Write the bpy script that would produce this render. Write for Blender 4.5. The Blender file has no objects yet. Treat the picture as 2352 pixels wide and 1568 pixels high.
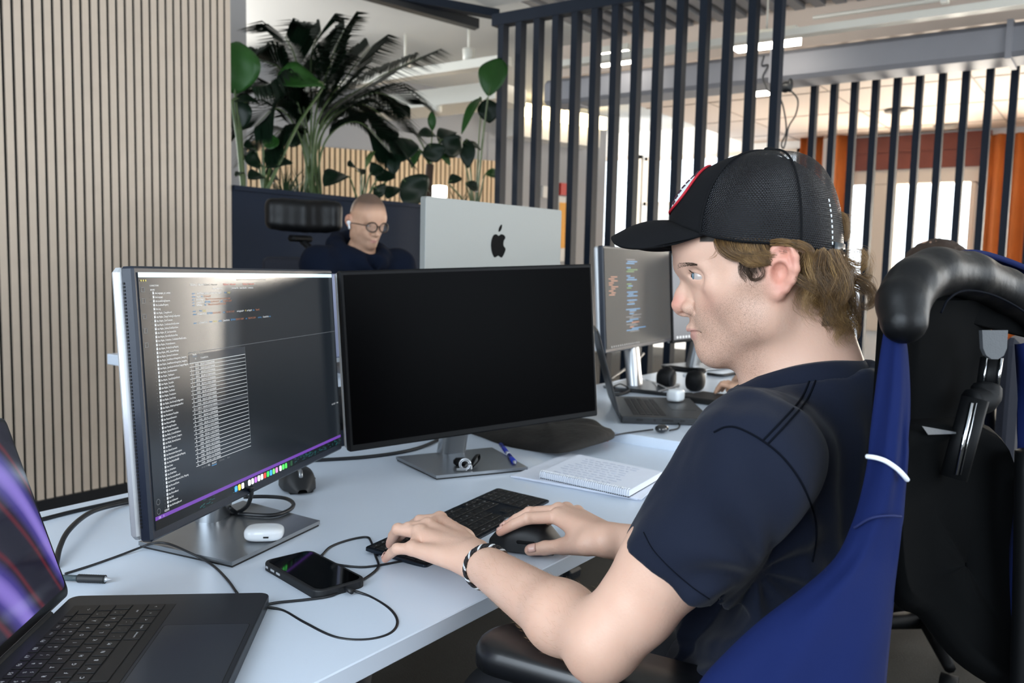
import bpy, math, random
import numpy as np
from mathutils import Vector, Matrix, Quaternion, noise as mnoise

SC = bpy.context.scene
COL = SC.collection
rad = math.radians

# ------------------------------------------------------------------ camera
IMG_W, IMG_H = 2352, 1568
FPX = 1968.0                       # focal length in pixels of the 2352 wide frame
PITCH, ROLL, CAM_Z = .0921, .0233, 1.1827
DIR = rad(54.5)                    # the desks run along +X, the man faces +Y
_M = np.array([[math.cos(DIR), math.sin(DIR), 0], [-math.sin(DIR), math.cos(DIR), 0], [0, 0, 1]])
_c, _s = math.cos(PITCH), math.sin(PITCH)
_fw, _up, _rt = np.array([0, _c, -_s]), np.array([0, _s, _c]), np.array([1., 0, 0])
CR = _M @ (math.cos(ROLL) * _rt + math.sin(ROLL) * _up)
CU = _M @ (-math.sin(ROLL) * _rt + math.cos(ROLL) * _up)
CF = _M @ _fw
CO = np.array([0, 0, CAM_Z])
camd = bpy.data.cameras.new('camera')
cam = bpy.data.objects.new('camera', camd); COL.objects.link(cam)
camd.sensor_width = 36.0; camd.lens = 36.0 * FPX / IMG_W
camd.clip_start = .02; camd.clip_end = 200
cam.matrix_world = Matrix(((CR[0], CU[0], -CF[0], CO[0]), (CR[1], CU[1], -CF[1], CO[1]), (CR[2], CU[2], -CF[2], CO[2]), (0, 0, 0, 1)))
camd.dof.use_dof = True; camd.dof.focus_distance = 1.12; camd.dof.aperture_fstop = 8.0
SC.camera = cam

# ------------------------------------------------------------------ world, daylight, exposure
SC.view_settings.view_transform = 'Standard'
SC.view_settings.look = 'None'
SC.view_settings.exposure = 0.15
SC.view_settings.gamma = 1.0
SC.view_settings.use_curve_mapping = False
world = bpy.data.worlds.new('sky'); SC.world = world
world.use_nodes = True
_bg = world.node_tree.nodes['Background']
_bg.inputs[0].default_value = (.80, .90, 1.0, 1); _bg.inputs[1].default_value = 5.0

def area_light(name, loc, target, sx, sy, power, color, spread=180):
    d = bpy.data.lights.new(name, 'AREA'); d.shape = 'RECTANGLE'; d.size = sx; d.size_y = sy
    d.energy = power; d.color = color; d.spread = rad(spread)
    o = bpy.data.objects.new(name, d); COL.objects.link(o)
    o.location = loc
    o.rotation_euler = (Vector(target) - Vector(loc)).to_track_quat('-Z', 'Z').to_euler()
    return o
# daylight in the window openings of the walls behind the camera and at the far end
area_light('daylight_window_west', (-2.15, .6, 1.75), (1, .6, 1.55), 3.4, 1.9, 98, (.74, .87, 1.0))
area_light('daylight_window_south', (.9, -2.5, 1.75), (.9, 1, 1.45), 3.2, 1.9, 7, (.84, .92, 1.0))
area_light('daylight_window_south_east', (5.2, -2.5, 1.75), (4.8, 1, 1.45), 3.0, 1.9, 55, (1.0, .93, .82))
area_light('daylight_window_east', (12.2, 1.0, 1.4), (5, 1, 1.9), 6.0, 2.2, 3000, (1.0, .90, .76))
area_light('daylight_window_north', (6.5, 10.8, 1.8), (6.0, 6, 1.6), 7.0, 2.0, 1900, (1.0, .95, .88))

# ------------------------------------------------------------------ helpers
def ray(px, py): return CF + CR * (px - IMG_W / 2) / FPX - CU * (py - IMG_H / 2) / FPX
def atz(px, py, z=.73):
    d = ray(px, py); return CO + d * (z - CAM_Z) / d[2]
def atx(px, py, x):
    d = ray(px, py); return CO + d * x / d[0]
def aty(px, py, y):
    d = ray(px, py); return CO + d * y / d[1]
def atd(px, py, t): return CO + ray(px, py) * t
def atpl(px, py, p0, n):
    d = ray(px, py); n = np.asarray(n, float); return CO + d * (np.dot(np.asarray(p0) - CO, n) / np.dot(d, n))
def V(*a): return np.array(a, float)
def nrm(v):
    v = np.asarray(v, float); return v / (np.linalg.norm(v) + 1e-12)
def lin(h):
    if isinstance(h, str):
        h = h.lstrip('#'); h = [int(h[i:i + 2], 16) / 255 for i in (0, 2, 4)]
        return tuple((c / 12.92 if c <= .04045 else ((c + .055) / 1.055) ** 2.4) for c in h)
    return tuple(h)

_mats = {}
def mat(name, col, rough=.5, metal=0., spec=.5, var=None, bump=None, emit=None, sss=0., coat=0., sheen=0., trans=0., alpha=1., ani=None):
    """procedural principled material; var=(scale, amount[, second colour]); bump=(scale, strength)"""
    if name in _mats: return _mats[name]
    m = bpy.data.materials.new(name); m.use_nodes = True
    nt = m.node_tree; b = nt.nodes['Principled BSDF']; L = nt.links
    c = lin(col)
    b.inputs['Base Color'].default_value = (*c, 1); b.inputs['Roughness'].default_value = rough
    b.inputs['Metallic'].default_value = metal; b.inputs['Specular IOR Level'].default_value = spec
    b.inputs['Coat Weight'].default_value = coat; b.inputs['Sheen Weight'].default_value = sheen
    b.inputs['Transmission Weight'].default_value = trans; b.inputs['Alpha'].default_value = alpha
    if sss:
        b.inputs['Subsurface Weight'].default_value = sss
        b.inputs['Subsurface Radius'].default_value = (1, .35, .2); b.inputs['Subsurface Scale'].default_value = .004
    if emit:
        b.inputs['Emission Color'].default_value = (*lin(emit[0]), 1); b.inputs['Emission Strength'].default_value = emit[1]
    if var or bump:
        tc = nt.nodes.new('ShaderNodeTexCoord')
    if var:
        n = nt.nodes.new('ShaderNodeTexNoise'); n.inputs['Scale'].default_value = var[0]; n.inputs['Detail'].default_value = 5
        L.new(tc.outputs['Object'], n.inputs['Vector'])
        r = nt.nodes.new('ShaderNodeMix'); r.data_type = 'RGBA'
        c2 = lin(var[2]) if len(var) > 2 else tuple(min(1, x * (1 + var[1])) for x in c)
        c1 = c if len(var) > 2 else tuple(x * (1 - var[1]) for x in c)
        r.inputs[6].default_value = (*c1, 1); r.inputs[7].default_value = (*c2, 1)
        L.new(n.outputs['Fac'], r.inputs[0]); L.new(r.outputs[2], b.inputs['Base Color'])
    if bump:
        n = nt.nodes.new('ShaderNodeTexNoise'); n.inputs['Scale'].default_value = bump[0]; n.inputs['Detail'].default_value = 4
        L.new(tc.outputs['Object'], n.inputs['Vector'])
        bp = nt.nodes.new('ShaderNodeBump'); bp.inputs['Strength'].default_value = bump[1]; bp.inputs['Distance'].default_value = bump[2] if len(bump) > 2 else .002
        L.new(n.outputs['Fac'], bp.inputs['Height']); L.new(bp.outputs['Normal'], b.inputs['Normal'])
    _mats[name] = m
    return m

class MB:
    """collects shapes, build() links them as ONE mesh object"""
    def __init__(s): s.v = []; s.f = []; s.m = []; s.sm = []; s.mi = 0
    def add(s, v, f, smooth=False, T=None):
        v = np.asarray(v, float).reshape(-1, 3)
        if T is not None: v = v @ np.asarray(T)[:3, :3].T + np.asarray(T)[:3, 3]
        o = len(s.v); s.v.extend(v.tolist()); s.f.extend([tuple(i + o for i in q) for q in f])
        s.m.extend([s.mi] * len(f)); s.sm.extend([smooth] * len(f)); return s
    def box(s, c, size, T=None, bev=0., R=None):
        c = np.asarray(c, float); h = np.asarray(size, float) / 2
        if bev > 0:
            bev = min(bev, h.min() * .98); pts = []; fc = []
            g = [(-h[i], -h[i] + bev, h[i] - bev, h[i]) for i in range(3)]
            import itertools
            idx = {}
            def vid(a):  # vertex on the bevelled box: for axis order, k selects which face
                if a not in idx: idx[a] = len(pts); pts.append(a)
                return idx[a]
            def P(face_ax, sx, sy, sz):
                sg = (sx, sy, sz); return vid(tuple(sg[i] * (h[i] if i == face_ax else h[i] - bev) for i in range(3)))
            S = (-1, 1)
            for ax in range(3):
                o1, o2 = (ax + 1) % 3, (ax + 2) % 3
                for sg in S:
                    q = []
                    for a, b in ((-1, -1), (1, -1), (1, 1), (-1, 1)):
                        t = [0, 0, 0]; t[ax] = sg; t[o1] = a; t[o2] = b; q.append(P(ax, *t))
                    fc.append(tuple(q) if sg > 0 else tuple(q[::-1]))
            for ax in range(3):   # edges along ax
                o1, o2 = (ax + 1) % 3, (ax + 2) % 3
                for a in S:
                    for b in S:
                        q = []
                        for face, k in ((o1, -1), (o1, 1), (o2, 1), (o2, -1)):
                            t = [0, 0, 0]; t[ax] = k; t[o1] = a; t[o2] = b; q.append(P(face, *t))
                        fc.append(tuple(q) if a * b < 0 else tuple(q[::-1]))
            for a in S:
                for b in S:
                    for d in S:
                        q = [P(0, a, b, d), P(1, a, b, d), P(2, a, b, d)]
                        fc.append(tuple(q) if a * b * d > 0 else tuple(q[::-1]))
            v = np.array(pts)
        else:
            v = np.array([[x, y, z] for x in (-1, 1) for y in (-1, 1) for z in (-1, 1)]) * h
            fc = [(0, 1, 3, 2), (4, 6, 7, 5), (0, 4, 5, 1), (2, 3, 7, 6), (0, 2, 6, 4), (1, 5, 7, 3)]
        if R is not None: v = v @ np.asarray(R)[:3, :3].T
        return s.add(v + c, fc, False, T)
    def slab(s, a, b, c, d, n, th, smooth=False):
        """four corner points, thickness th along -n"""
        n = nrm(n) * th; P = [np.asarray(p, float) for p in (a, b, c, d)]; Q = [p - n for p in P]
        return s.add(P + Q, [(0, 1, 2, 3), (7, 6, 5, 4), (0, 4, 5, 1), (1, 5, 6, 2), (2, 6, 7, 3), (3, 7, 4, 0)], smooth)
    def quad(s, a, b, c, d): return s.add([a, b, c, d], [(0, 1, 2, 3)])
    def prism(s, poly, z0, z1, T=None, bev=0., smooth=False):
        """polygon in local XY (ccw) extruded z0..z1, optional small bevel on top"""
        P = np.asarray(poly, float)[:, :2]; n = len(P)
        rings = [(P, z0)]
        if bev > 0:
            c = P.mean(0); d = P - c; ln = np.linalg.norm(d, axis=1, keepdims=True)
            rings += [(P, z1 - bev), (P - d / ln * bev * .35, z1 - bev * .3), (P - d / ln * bev, z1)]
        else: rings.append((P, z1))
        v = []; f = []
        for q, z in rings: v += [(x, y, z) for x, y in q]
        for k in range(len(rings) - 1):
            for i in range(n):
                j = (i + 1) % n; f.append((k * n + i, k * n + j, (k + 1) * n + j, (k + 1) * n + i))
        f.append(tuple(range(n))[::-1]); o = (len(rings) - 1) * n; f.append(tuple(o + i for i in range(n)))
        return s.add(v, f, smooth, T)
    def tube(s, pts, r, n=8, T=None, caps=True, smooth=True, flat=None, twist=0):
        P = np.asarray(pts, float); k = len(P)
        R = np.full(k, r, float) if np.isscalar(r) else np.asarray(r, float)
        t = np.gradient(P, axis=0); t /= (np.linalg.norm(t, axis=1, keepdims=True) + 1e-12)
        a = np.array([0, 0, 1.]) if abs(t[0][2]) < .9 else np.array([1., 0, 0])
        u = nrm(np.cross(t[0], a)); v = []; f = []
        for i in range(k):
            u = u - t[i] * np.dot(u, t[i]); u = nrm(u); w = np.cross(t[i], u)
            for j in range(n):
                an = 2 * math.pi * j / n + twist * i
                cu, cw = math.cos(an), math.sin(an)
                if flat is not None: cw *= flat
                v.append(P[i] + (u * cu + w * cw) * R[i])
        for i in range(k - 1):
            for j in range(n):
                b = (j + 1) % n; f.append((i * n + j, i * n + b, (i + 1) * n + b, (i + 1) * n + j))
        if caps: f.append(tuple(range(n))[::-1]); f.append(tuple((k - 1) * n + j for j in range(n)))
        return s.add(v, f, smooth, T)
    def lathe(s, prof, n=24, T=None, smooth=True):
        v = []; f = []; k = len(prof)
        for (r, z) in prof:
            for j in range(n):
                a = 2 * math.pi * j / n; v.append((r * math.cos(a), r * math.sin(a), z))
        for i in range(k - 1):
            for j in range(n):
                b = (j + 1) % n; f.append((i * n + j, i * n + b, (i + 1) * n + b, (i + 1) * n + j))
        f.append(tuple(range(n))[::-1]); f.append(tuple((k - 1) * n + j for j in range(n)))
        return s.add(v, f, smooth, T)
    def ell(s, c, r, n=16, m=10, T=None, R=None):
        v = []; f = []
        for i in range(m + 1):
            th = math.pi * i / m
            for j in range(n):
                a = 2 * math.pi * j / n; v.append((r[0] * math.sin(th) * math.cos(a), r[1] * math.sin(th) * math.sin(a), r[2] * math.cos(th)))
        for i in range(m):
            for j in range(n):
                b = (j + 1) % n; f.append((i * n + j, (i + 1) * n + j, (i + 1) * n + b, i * n + b))
        v = np.array(v)
        if R is not None: v = v @ np.asarray(R)[:3, :3].T
        return s.add(v + np.asarray(c, float), f, True, T)
    def grid(s, G, smooth=True, closed_u=False, th=0., T=None):
        """G[i][j] points -> surface; th gives it thickness along its normals"""
        G = np.asarray(G, float); a, b = G.shape[:2]
        def faces(o, flip):
            f = []
            for i in range(a - 1):
                for j in range(b if closed_u else b - 1):
                    k = (j + 1) % b; q = (o + i * b + j, o + i * b + k, o + (i + 1) * b + k, o + (i + 1) * b + j)
                    f.append(q[::-1] if flip else q)
            return f
        if th:
            du = np.gradient(G, axis=0); dv = np.gradient(G, axis=1); N = np.cross(du, dv); N /= (np.linalg.norm(N, axis=2, keepdims=True) + 1e-12)
            B = G - N * th; f = faces(0, False) + faces(a * b, True)
            o = a * b
            if not closed_u:
                for i in range(a - 1):
                    f.append((i * b, (i + 1) * b, o + (i + 1) * b, o + i * b)); k = b - 1
                    f.append((i * b + k, o + i * b + k, o + (i + 1) * b + k, (i + 1) * b + k))
            for j in range(b if closed_u else b - 1):
                k = (j + 1) % b
                f.append((j, o + j, o + k, k)); f.append(((a - 1) * b + j, (a - 1) * b + k, o + (a - 1) * b + k, o + (a - 1) * b + j))
            return s.add(np.concatenate([G.reshape(-1, 3), B.reshape(-1, 3)]), f, smooth, T)
        return s.add(G.reshape(-1, 3), faces(0, False), smooth, T)
    def text(s, body, size, T, align='LEFT', extrude=0., spacing=1., sx=1.):
        v, f = text_geo(body, spacing, align, extrude / size if size else 0)
        v = v * np.array([size * sx, size, size]); return s.add(v, f, False, T)

_tc = {}
def text_geo(body, spacing=1., align='LEFT', ex=0.):
    k = (body, spacing, align, ex)
    if k not in _tc:
        cu = bpy.data.curves.new('t', 'FONT'); cu.body = body; cu.size = 1; cu.align_x = align; cu.space_line = spacing; cu.extrude = ex; cu.resolution_u = 2
        o = bpy.data.objects.new('t', cu); COL.objects.link(o)
        me = bpy.data.meshes.new_from_object(o.evaluated_get(bpy.context.evaluated_depsgraph_get()))
        v = np.empty(len(me.vertices) * 3); me.vertices.foreach_get('co', v)
        f = [tuple(p.vertices) for p in me.polygons]
        bpy.data.objects.remove(o); bpy.data.curves.remove(cu); bpy.data.meshes.remove(me)
        _tc[k] = (v.reshape(-1, 3), f)
    return _tc[k]

def tag(o, label=None, cat=None, group=None, kind=None):
    if label: o['label'] = label
    if cat: o['category'] = cat
    if group: o['group'] = group
    if kind: o['kind'] = kind
    return o
def thing(name, label, cat, loc=(0, 0, 0), rz=0., group=None):
    o = bpy.data.objects.new(name, None); COL.objects.link(o); o.empty_display_size = .05
    o.location = loc; o.rotation_euler = (0, 0, rz)
    o['_m'] = 1
    M_[o] = Matrix.Translation(Vector(loc)) @ Matrix.Rotation(rz, 4, 'Z')
    del o['_m']
    return tag(o, label, cat, group)
M_ = {}
def base_matrix(o):
    return M_.get(o, Matrix.Identity(4))
def obj(name, mb, m, parent=None, world=True, label=None, attrs=None):
    """link the builder as one mesh; world=True: its vertices are world positions, else in the parent's frame"""
    me = bpy.data.meshes.new(name)
    v = np.asarray(mb.v, float).reshape(-1, 3)
    B = base_matrix(parent) if parent is not None else Matrix.Identity(4)
    if parent is not None and world:
        I = np.array(B.inverted()); v = v @ I[:3, :3].T + I[:3, 3]
    me.from_pydata(v.tolist(), [], mb.f)
    ms = m if isinstance(m, (list, tuple)) else [m]
    for x in ms: me.materials.append(x)
    if len(ms) > 1: me.polygons.foreach_set('material_index', np.asarray(mb.m, np.int32))
    me.polygons.foreach_set('use_smooth', np.asarray(mb.sm, bool))
    if attrs:
        for k, a in attrs.items():
            at = me.attributes.new(k, 'FLOAT', 'POINT'); at.data.foreach_set('value', np.asarray(a, np.float32))
    me.update()
    o = bpy.data.objects.new(name, me); COL.objects.link(o)
    if parent is not None:
        o.parent = parent; M_[o] = B
    if label: o['label'] = label
    return o
def own(name, mb, m, label, cat, group=None, loc=None):
    """a thing that is one mesh; origin at its base"""
    v = np.asarray(mb.v, float)
    if loc is None: loc = np.array([(v[:, 0].min() + v[:, 0].max()) / 2, (v[:, 1].min() + v[:, 1].max()) / 2, v[:, 2].min()])
    mb.v = (v - np.asarray(loc)).tolist()
    o = obj(name, mb, m); o.location = loc; M_[o] = Matrix.Translation(Vector(loc))
    return tag(o, label, cat, group)
def struct(name, mb, m):
    o = obj(name, mb, m); o['kind'] = 'structure'; return o
def frame(o, x, y=None, z=None):
    """4x4 from origin and axes"""
    x = nrm(x)
    if z is None: z = np.cross(x, nrm(y)); 
    z = nrm(z); y = np.cross(z, x)
    T = np.eye(4); T[:3, 0] = x; T[:3, 1] = y; T[:3, 2] = z; T[:3, 3] = o; return T
def spline(pts, n=8, closed=False):
    P = np.asarray(pts, float); k = len(P); out = []
    for i in range(k if closed else k - 1):
        p0, p1, p2, p3 = (P[(i - 1) % k] if (closed or i > 0) else P[0] * 2 - P[1]), P[i], P[(i + 1) % k], (P[(i + 2) % k] if (closed or i + 2 < k) else P[-1] * 2 - P[-2])
        for t in np.linspace(0, 1, n, endpoint=False):
            out.append(.5 * ((2 * p1) + (-p0 + p2) * t + (2 * p0 - 5 * p1 + 4 * p2 - p3) * t * t + (-p0 + 3 * p1 - 3 * p2 + p3) * t ** 3))
    if not closed: out.append(P[-1])
    return np.array(out)
def rrect(w, h, r, n=5, cx=0, cy=0):
    out = []
    for (sx, sy, a0) in ((1, 1, 0), (-1, 1, 90), (-1, -1, 180), (1, -1, 270)):
        for k in range(n + 1):
            a = rad(a0 + 90 * k / n); out.append((cx + sx * (w / 2 - r) + r * math.cos(a), cy + sy * (h / 2 - r) + r * math.sin(a)))
    return out

# ------------------------------------------------------------------ solid modelling: smooth unions of tapered limbs, meshed on a sparse grid
class Solid:
    def __init__(s): s.p = []
    def rc(s, a, b, ra, rb=None, k=.01, op='+'):
        a = V(*a); b = V(*b); rb = ra if rb is None else rb
        s.p.append(('c', a, b, ra, rb, k, op, (a + b) / 2, np.linalg.norm(a - b) / 2 + max(ra, rb))); return s
    def chain(s, pts, rr, k=.01):
        for i in range(len(pts) - 1): s.rc(pts[i], pts[i + 1], rr[i], rr[i + 1], k)
        return s
    def ell(s, c, r, R=None, k=.01, op='+'):
        c = V(*c); r = V(*r); R = np.eye(3) if R is None else np.asarray(R)[:3, :3]
        s.p.append(('e', c, r, R, None, k, op, c, r.max())); return s
    def box(s, c, h, R=None, rnd=.005, k=.01, op='+'):
        c = V(*c); h = V(*h); R = np.eye(3) if R is None else np.asarray(R)[:3, :3]
        s.p.append(('b', c, h, R, rnd, k, op, c, np.linalg.norm(h))); return s
    def half(s, p, n, k=.004):            # cut away everything on the side n points to
        s.p.append(('h', V(*p), nrm(n), None, None, k, '-', V(*p), 1e9)); return s
    def ev(s, P, rad_=None, cen=None):
        d = np.full(len(P), 1e3)
        for q in s.p:
            k, op = q[5], q[6]
            if cen is not None and np.linalg.norm(cen - q[7]) > q[8] + rad_ + k * 1.5 + .028: continue
            if q[0] == 'c':
                _, a, b, ra, rb = q[:5]; ba = b - a; t = np.clip((P - a) @ ba / (ba @ ba + 1e-12), 0, 1)
                e = np.sqrt((((P - a) - t[:, None] * ba) ** 2).sum(1)) - (ra + (rb - ra) * t)
            elif q[0] == 'e':
                _, c, r, R = q[:4]; L = (P - c) @ R; k0 = np.sqrt(((L / r) ** 2).sum(1)); k1 = np.sqrt(((L / r ** 2) ** 2).sum(1)); e = k0 * (k0 - 1) / (k1 + 1e-9)
            elif q[0] == 'b':
                _, c, h, R, rn = q[:5]; L = np.abs((P - c) @ R) - (h - rn); e = np.sqrt((np.maximum(L, 0) ** 2).sum(1)) + np.minimum(L.max(1), 0) - rn
            else: e = -((P - q[1]) @ q[2])
            if op == '+':
                if k > 0: hh = np.clip(.5 + .5 * (d - e) / k, 0, 1); d = d * (1 - hh) + e * hh - k * hh * (1 - hh)
                else: d = np.minimum(d, e)
            else:
                e = -e
                if k > 0: hh = np.clip(.5 - .5 * (d - e) / k, 0, 1); d = d * (1 - hh) + e * hh + k * hh * (1 - hh)
                else: d = np.maximum(d, e)
        return d
    def mesh(s, h, disp=None, B=16):
        """disp(P, d) may reshape the distance field; returns vertices, quads"""
        add = [q for q in s.p if q[6] == '+']
        lo = np.min([q[7] - q[8] for q in add], 0) - 3 * h; hi = np.max([q[7] + q[8] for q in add], 0) + 3 * h
        nb = np.ceil((hi - lo) / (h * B)).astype(int); N = nb * B + 2
        I = np.stack(np.meshgrid(*[np.arange(n) for n in nb], indexing='ij'), -1).reshape(-1, 3)
        cen = lo + (I + .5) * B * h; rb = B * h * .87
        d0 = s.ev(cen); keep = np.abs(d0) < rb * 1.6 + .02
        g = np.stack(np.meshgrid(*[np.arange(B + 1)] * 3, indexing='ij'), -1).reshape(-1, 3)
        keys = []; verts = []; quads = []
        C8 = [(a, b, c) for a in (0, 1) for b in (0, 1) for c in (0, 1)]
        for blk, c in zip(I[keep], cen[keep]):
            P = lo + (blk * B + g) * h
            d = s.ev(P, rb, c)
            if disp is not None: d = disp(P, d)
            d = d.reshape(B + 1, B + 1, B + 1)
            if d.min() > 0 or d.max() < 0: continue
            ins = d < 0
            cnt = sum(ins[a:a + B, b:b + B, e:e + B].astype(np.int8) for a, b, e in C8)
            ci = np.argwhere((cnt > 0) & (cnt < 8))
            if len(ci) == 0: continue
            acc = np.zeros((len(ci), 3)); n = np.zeros(len(ci))
            for ax in range(3):
                for a in (0, 1):
                    for b in (0, 1):
                        o = [0, 0, 0]; o[(ax + 1) % 3] = a; o[(ax + 2) % 3] = b
                        p = ci + o; q = p.copy(); q[:, ax] += 1
                        d1 = d[p[:, 0], p[:, 1], p[:, 2]]; d2 = d[q[:, 0], q[:, 1], q[:, 2]]
                        m = (d1 < 0) != (d2 < 0); t = np.where(m, d1 / np.where(m, d1 - d2, 1), 0)
                        w = p.astype(float); w[:, ax] += t; acc[m] += w[m]; n[m] += 1
            gi = ci + blk * B
            keys.append((gi[:, 0] * N[1] + gi[:, 1]) * N[2] + gi[:, 2]); verts.append(lo + (acc / n[:, None] + blk * B) * h)
            for ax in range(3):
                sl = [slice(0, B)] * 3; s2 = list(sl); s2[ax] = slice(1, B + 1)
                A, Bv = ins[tuple(sl)], ins[tuple(s2)]
                e = np.argwhere(A != Bv)
                if len(e) == 0: continue
                fl = A[e[:, 0], e[:, 1], e[:, 2]]; e = e + blk * B
                o1, o2 = (ax + 1) % 3, (ax + 2) % 3; cs = []
                for a, b in ((1, 1), (0, 1), (0, 0), (1, 0)):
                    q = e.copy(); q[:, o1] -= a; q[:, o2] -= b; cs.append((q[:, 0] * N[1] + q[:, 1]) * N[2] + q[:, 2])
                cs = np.stack(cs, 1); cs[~fl] = cs[~fl][:, ::-1]; quads.append(cs)
        K = np.concatenate(keys); Vv = np.concatenate(verts); o = np.argsort(K); K = K[o]; Vv = Vv[o]
        Q = np.concatenate(quads); ix = np.clip(np.searchsorted(K, Q), 0, len(K) - 1); ok = (K[ix] == Q).all(1)
        return Vv, ix[ok]
def solid_obj(name, S, h, m, parent=None, disp=None, attr=None, smooth_it=1):
    v, q = S.mesh(h, disp)
    for _ in range(smooth_it):           # light smoothing along the mesh
        acc = np.zeros_like(v); n = np.zeros(len(v))
        for a, b in ((0, 1), (1, 2), (2, 3), (3, 0)):
            np.add.at(acc, q[:, a], v[q[:, b]]); np.add.at(acc, q[:, b], v[q[:, a]]); np.add.at(n, q[:, a], 1); np.add.at(n, q[:, b], 1)
        v = v * .45 + .55 * acc / np.maximum(n, 1)[:, None]
    me = bpy.data.meshes.new(name); B = base_matrix(parent) if parent is not None else Matrix.Identity(4)
    Iv = np.array(B.inverted()); w = v @ Iv[:3, :3].T + Iv[:3, 3]
    me.vertices.add(len(w)); me.vertices.foreach_set('co', w.astype(np.float32).ravel())
    me.loops.add(q.size); me.loops.foreach_set('vertex_index', q.astype(np.int32).ravel())
    me.polygons.add(len(q)); me.polygons.foreach_set('loop_start', np.arange(0, q.size, 4, dtype=np.int32))
    me.polygons.foreach_set('use_smooth', np.ones(len(q), bool))
    for x in (m if isinstance(m, (list, tuple)) else [m]): me.materials.append(x)
    if attr:
        for k, fn in attr.items(): a = me.attributes.new(k, 'FLOAT', 'POINT'); a.data.foreach_set('value', np.asarray(fn(v), np.float32))
    me.update(calc_edges=True); me.validate()
    o = bpy.data.objects.new(name, me); COL.objects.link(o)
    if parent is not None: o.parent = parent; M_[o] = B
    return o
# ------------------------------------------------------------------ materials of the room
m_slat = mat('pale_oak_slat', '#c6b6a5', .55, var=(9, .10))
m_felt = mat('black_acoustic_felt', '#0a0d10', .95)
m_navy = mat('navy_painted_board', '#0e1b2d', .7, spec=.2, var=(3, .12))
m_post = mat('dark_blue_stained_post', '#0d1826', .65, spec=.25, var=(12, .15))
m_white = mat('white_painted_wall', '#d8d6d2', .6)
m_greyw = mat('grey_painted_wall', '#97989b', .6)
m_ceilg = mat('pale_ceiling_board', '#d0d1cf', .7, var=(2, .05))
m_ceilm = mat('corrugated_steel_ceiling', '#85868a', .45, metal=.2)
m_ceilp = mat('peach_white_ceiling_tile', '#dccabb', .7)
m_carpet = mat('grey_olive_carpet', '#272520', .95, var=(60, .25), bump=(220, .6, .003))
m_duct = mat('galvanised_duct', '#85858b', .6, metal=.1, var=(3, .12))
m_rail = mat('white_enamel_rail', '#dedbd0', .4)
m_black = mat('black_paint', '#0d1117', .5)
m_lamp = mat('tube_light_diffuser', '#ffffff', .5, emit=('#fff8ea', 12.))
m_redbrown = mat('red_brown_wood_panel', '#6f2f1c', .5, var=(6, .2))
m_curtain = mat('orange_curtain_fabric', '#a8581c', .8, var=(4, .2), trans=0.)
m_wframe = mat('cream_window_frame', '#cfc3b4', .5)
m_glass = mat('window_glass', '#e8f2f4', .05, alpha=.12)
m_cable = mat('black_cable_rubber', '#0c0f14', .45)

YS = 3.77                                     # slatted wall and planter line
XD = 5.02                                     # post screen
mb = MB(); mb.box((5.5, 4.5, -.05), (16, 16, .1)); struct('floor', mb, m_carpet)

# slatted acoustic wall on the left
xa, xb = aty(13.5, 300, YS)[0], aty(519.5, 300, YS)[0]
pit = (xb - xa) / 26
zb = aty(195, 1128, YS)[2]
XE = aty(533, 300, YS)[0]
mb = MB(); mb.box(((XE - 2.4) / 2, YS + .04, 1.6), (XE + 2.4, .05, 3.2))
wl = struct('wall_left', mb, m_felt)
mb = MB(); w = pit * .69
k = -60
while True:
    xs = xa + pit * (k + .5)
    if xs + w / 2 > XE + .004: break
    if xs > -2.3: mb.box((xs, YS + .011, (zb + 3.1) / 2), (w, .009, 3.1 - zb))
    k += 1
obj('slat_cladding', mb, m_slat, wl)
mb = MB(); mb.box(((XE - 2.4) / 2, YS + .005, zb / 2), (XE + 2.4, .024, zb)); struct('baseboard_left', mb, m_black)
# grey column just behind the end of the slatted wall
c0 = aty(527, 300, YS + 1.0); c1 = aty(567, 300, YS + 1.0)
mb = MB(); mb.box(((c0[0] + c1[0]) / 2, YS + 1.15, 1.55), (c1[0] - c0[0], .3, 3.1)); struct('column', mb, m_greyw)

# ceilings
mb = MB(); mb.box((1.3, .7, 3.07), (7.6, 6.4, .1)); struct('ceiling', mb, m_ceilg)
mb = MB(); mb.box((5.5, 8.0, 3.17), (16, 8.3, .1)); struct('ceiling', mb, m_ceilg)
mb = MB()
for i in range(46): mb.box((5.8, -2.8 + i * .15, 3.15), (1.7, .075, .05)); mb.box((5.8, -2.8 + i * .15 + .075, 3.18), (1.7, .075, .03))
mb.box((5.8, .6, 3.24), (1.7, 7.2, .08)); struct('ceiling', mb, m_ceilm)
ZC = atx(2100, 306, 11.4)[2]
mb = MB(); mb.box((9.75, .7, ZC + .05), (6.1, 7.2, .1)); mb.box((6.68, .7, (ZC + 3.2) / 2), (.06, 7.2, 3.2 - ZC)); cl = struct('ceiling', mb, m_ceilp)
mb = MB()
for i in range(5): mb.box((7.2 + i * 1.2, .7, ZC - .002), (.012, 7.2, .006))
for i in range(6): mb.box((9.75, -2.4 + i * 1.2, ZC - .002), (6.0, .012, .006))
obj('ceiling_joint', mb, mat('ceiling_joint_grey', '#9c8c80', .7), cl)

# dark beams under the ceiling, meeting the post screen
e0, e1 = atz(1143, 42, 2.98), atz(840, -12, 2.98)
d = nrm(e1 - e0); e1 = e1 + d * .6
sd = nrm(np.cross(d, (0, 0, 1)))
mb = MB(); mb.slab(e0 - sd * .03, e1 - sd * .03, e1 + sd * .05, e0 + sd * .05, (0, 0, 1), -.06); struct('trim_1', mb, m_post)
f0, f1 = atz(1098, 66, 2.94), atz(830, -8, 2.94); f1 = f1 + nrm(f1 - f0) * .6
mb = MB(); mb.slab(f0 - sd * .02, f1 - sd * .02, f1 + sd * .06, f0 + sd * .06, (0, 0, 1), -.07); struct('trim_2', mb, m_black)

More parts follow.
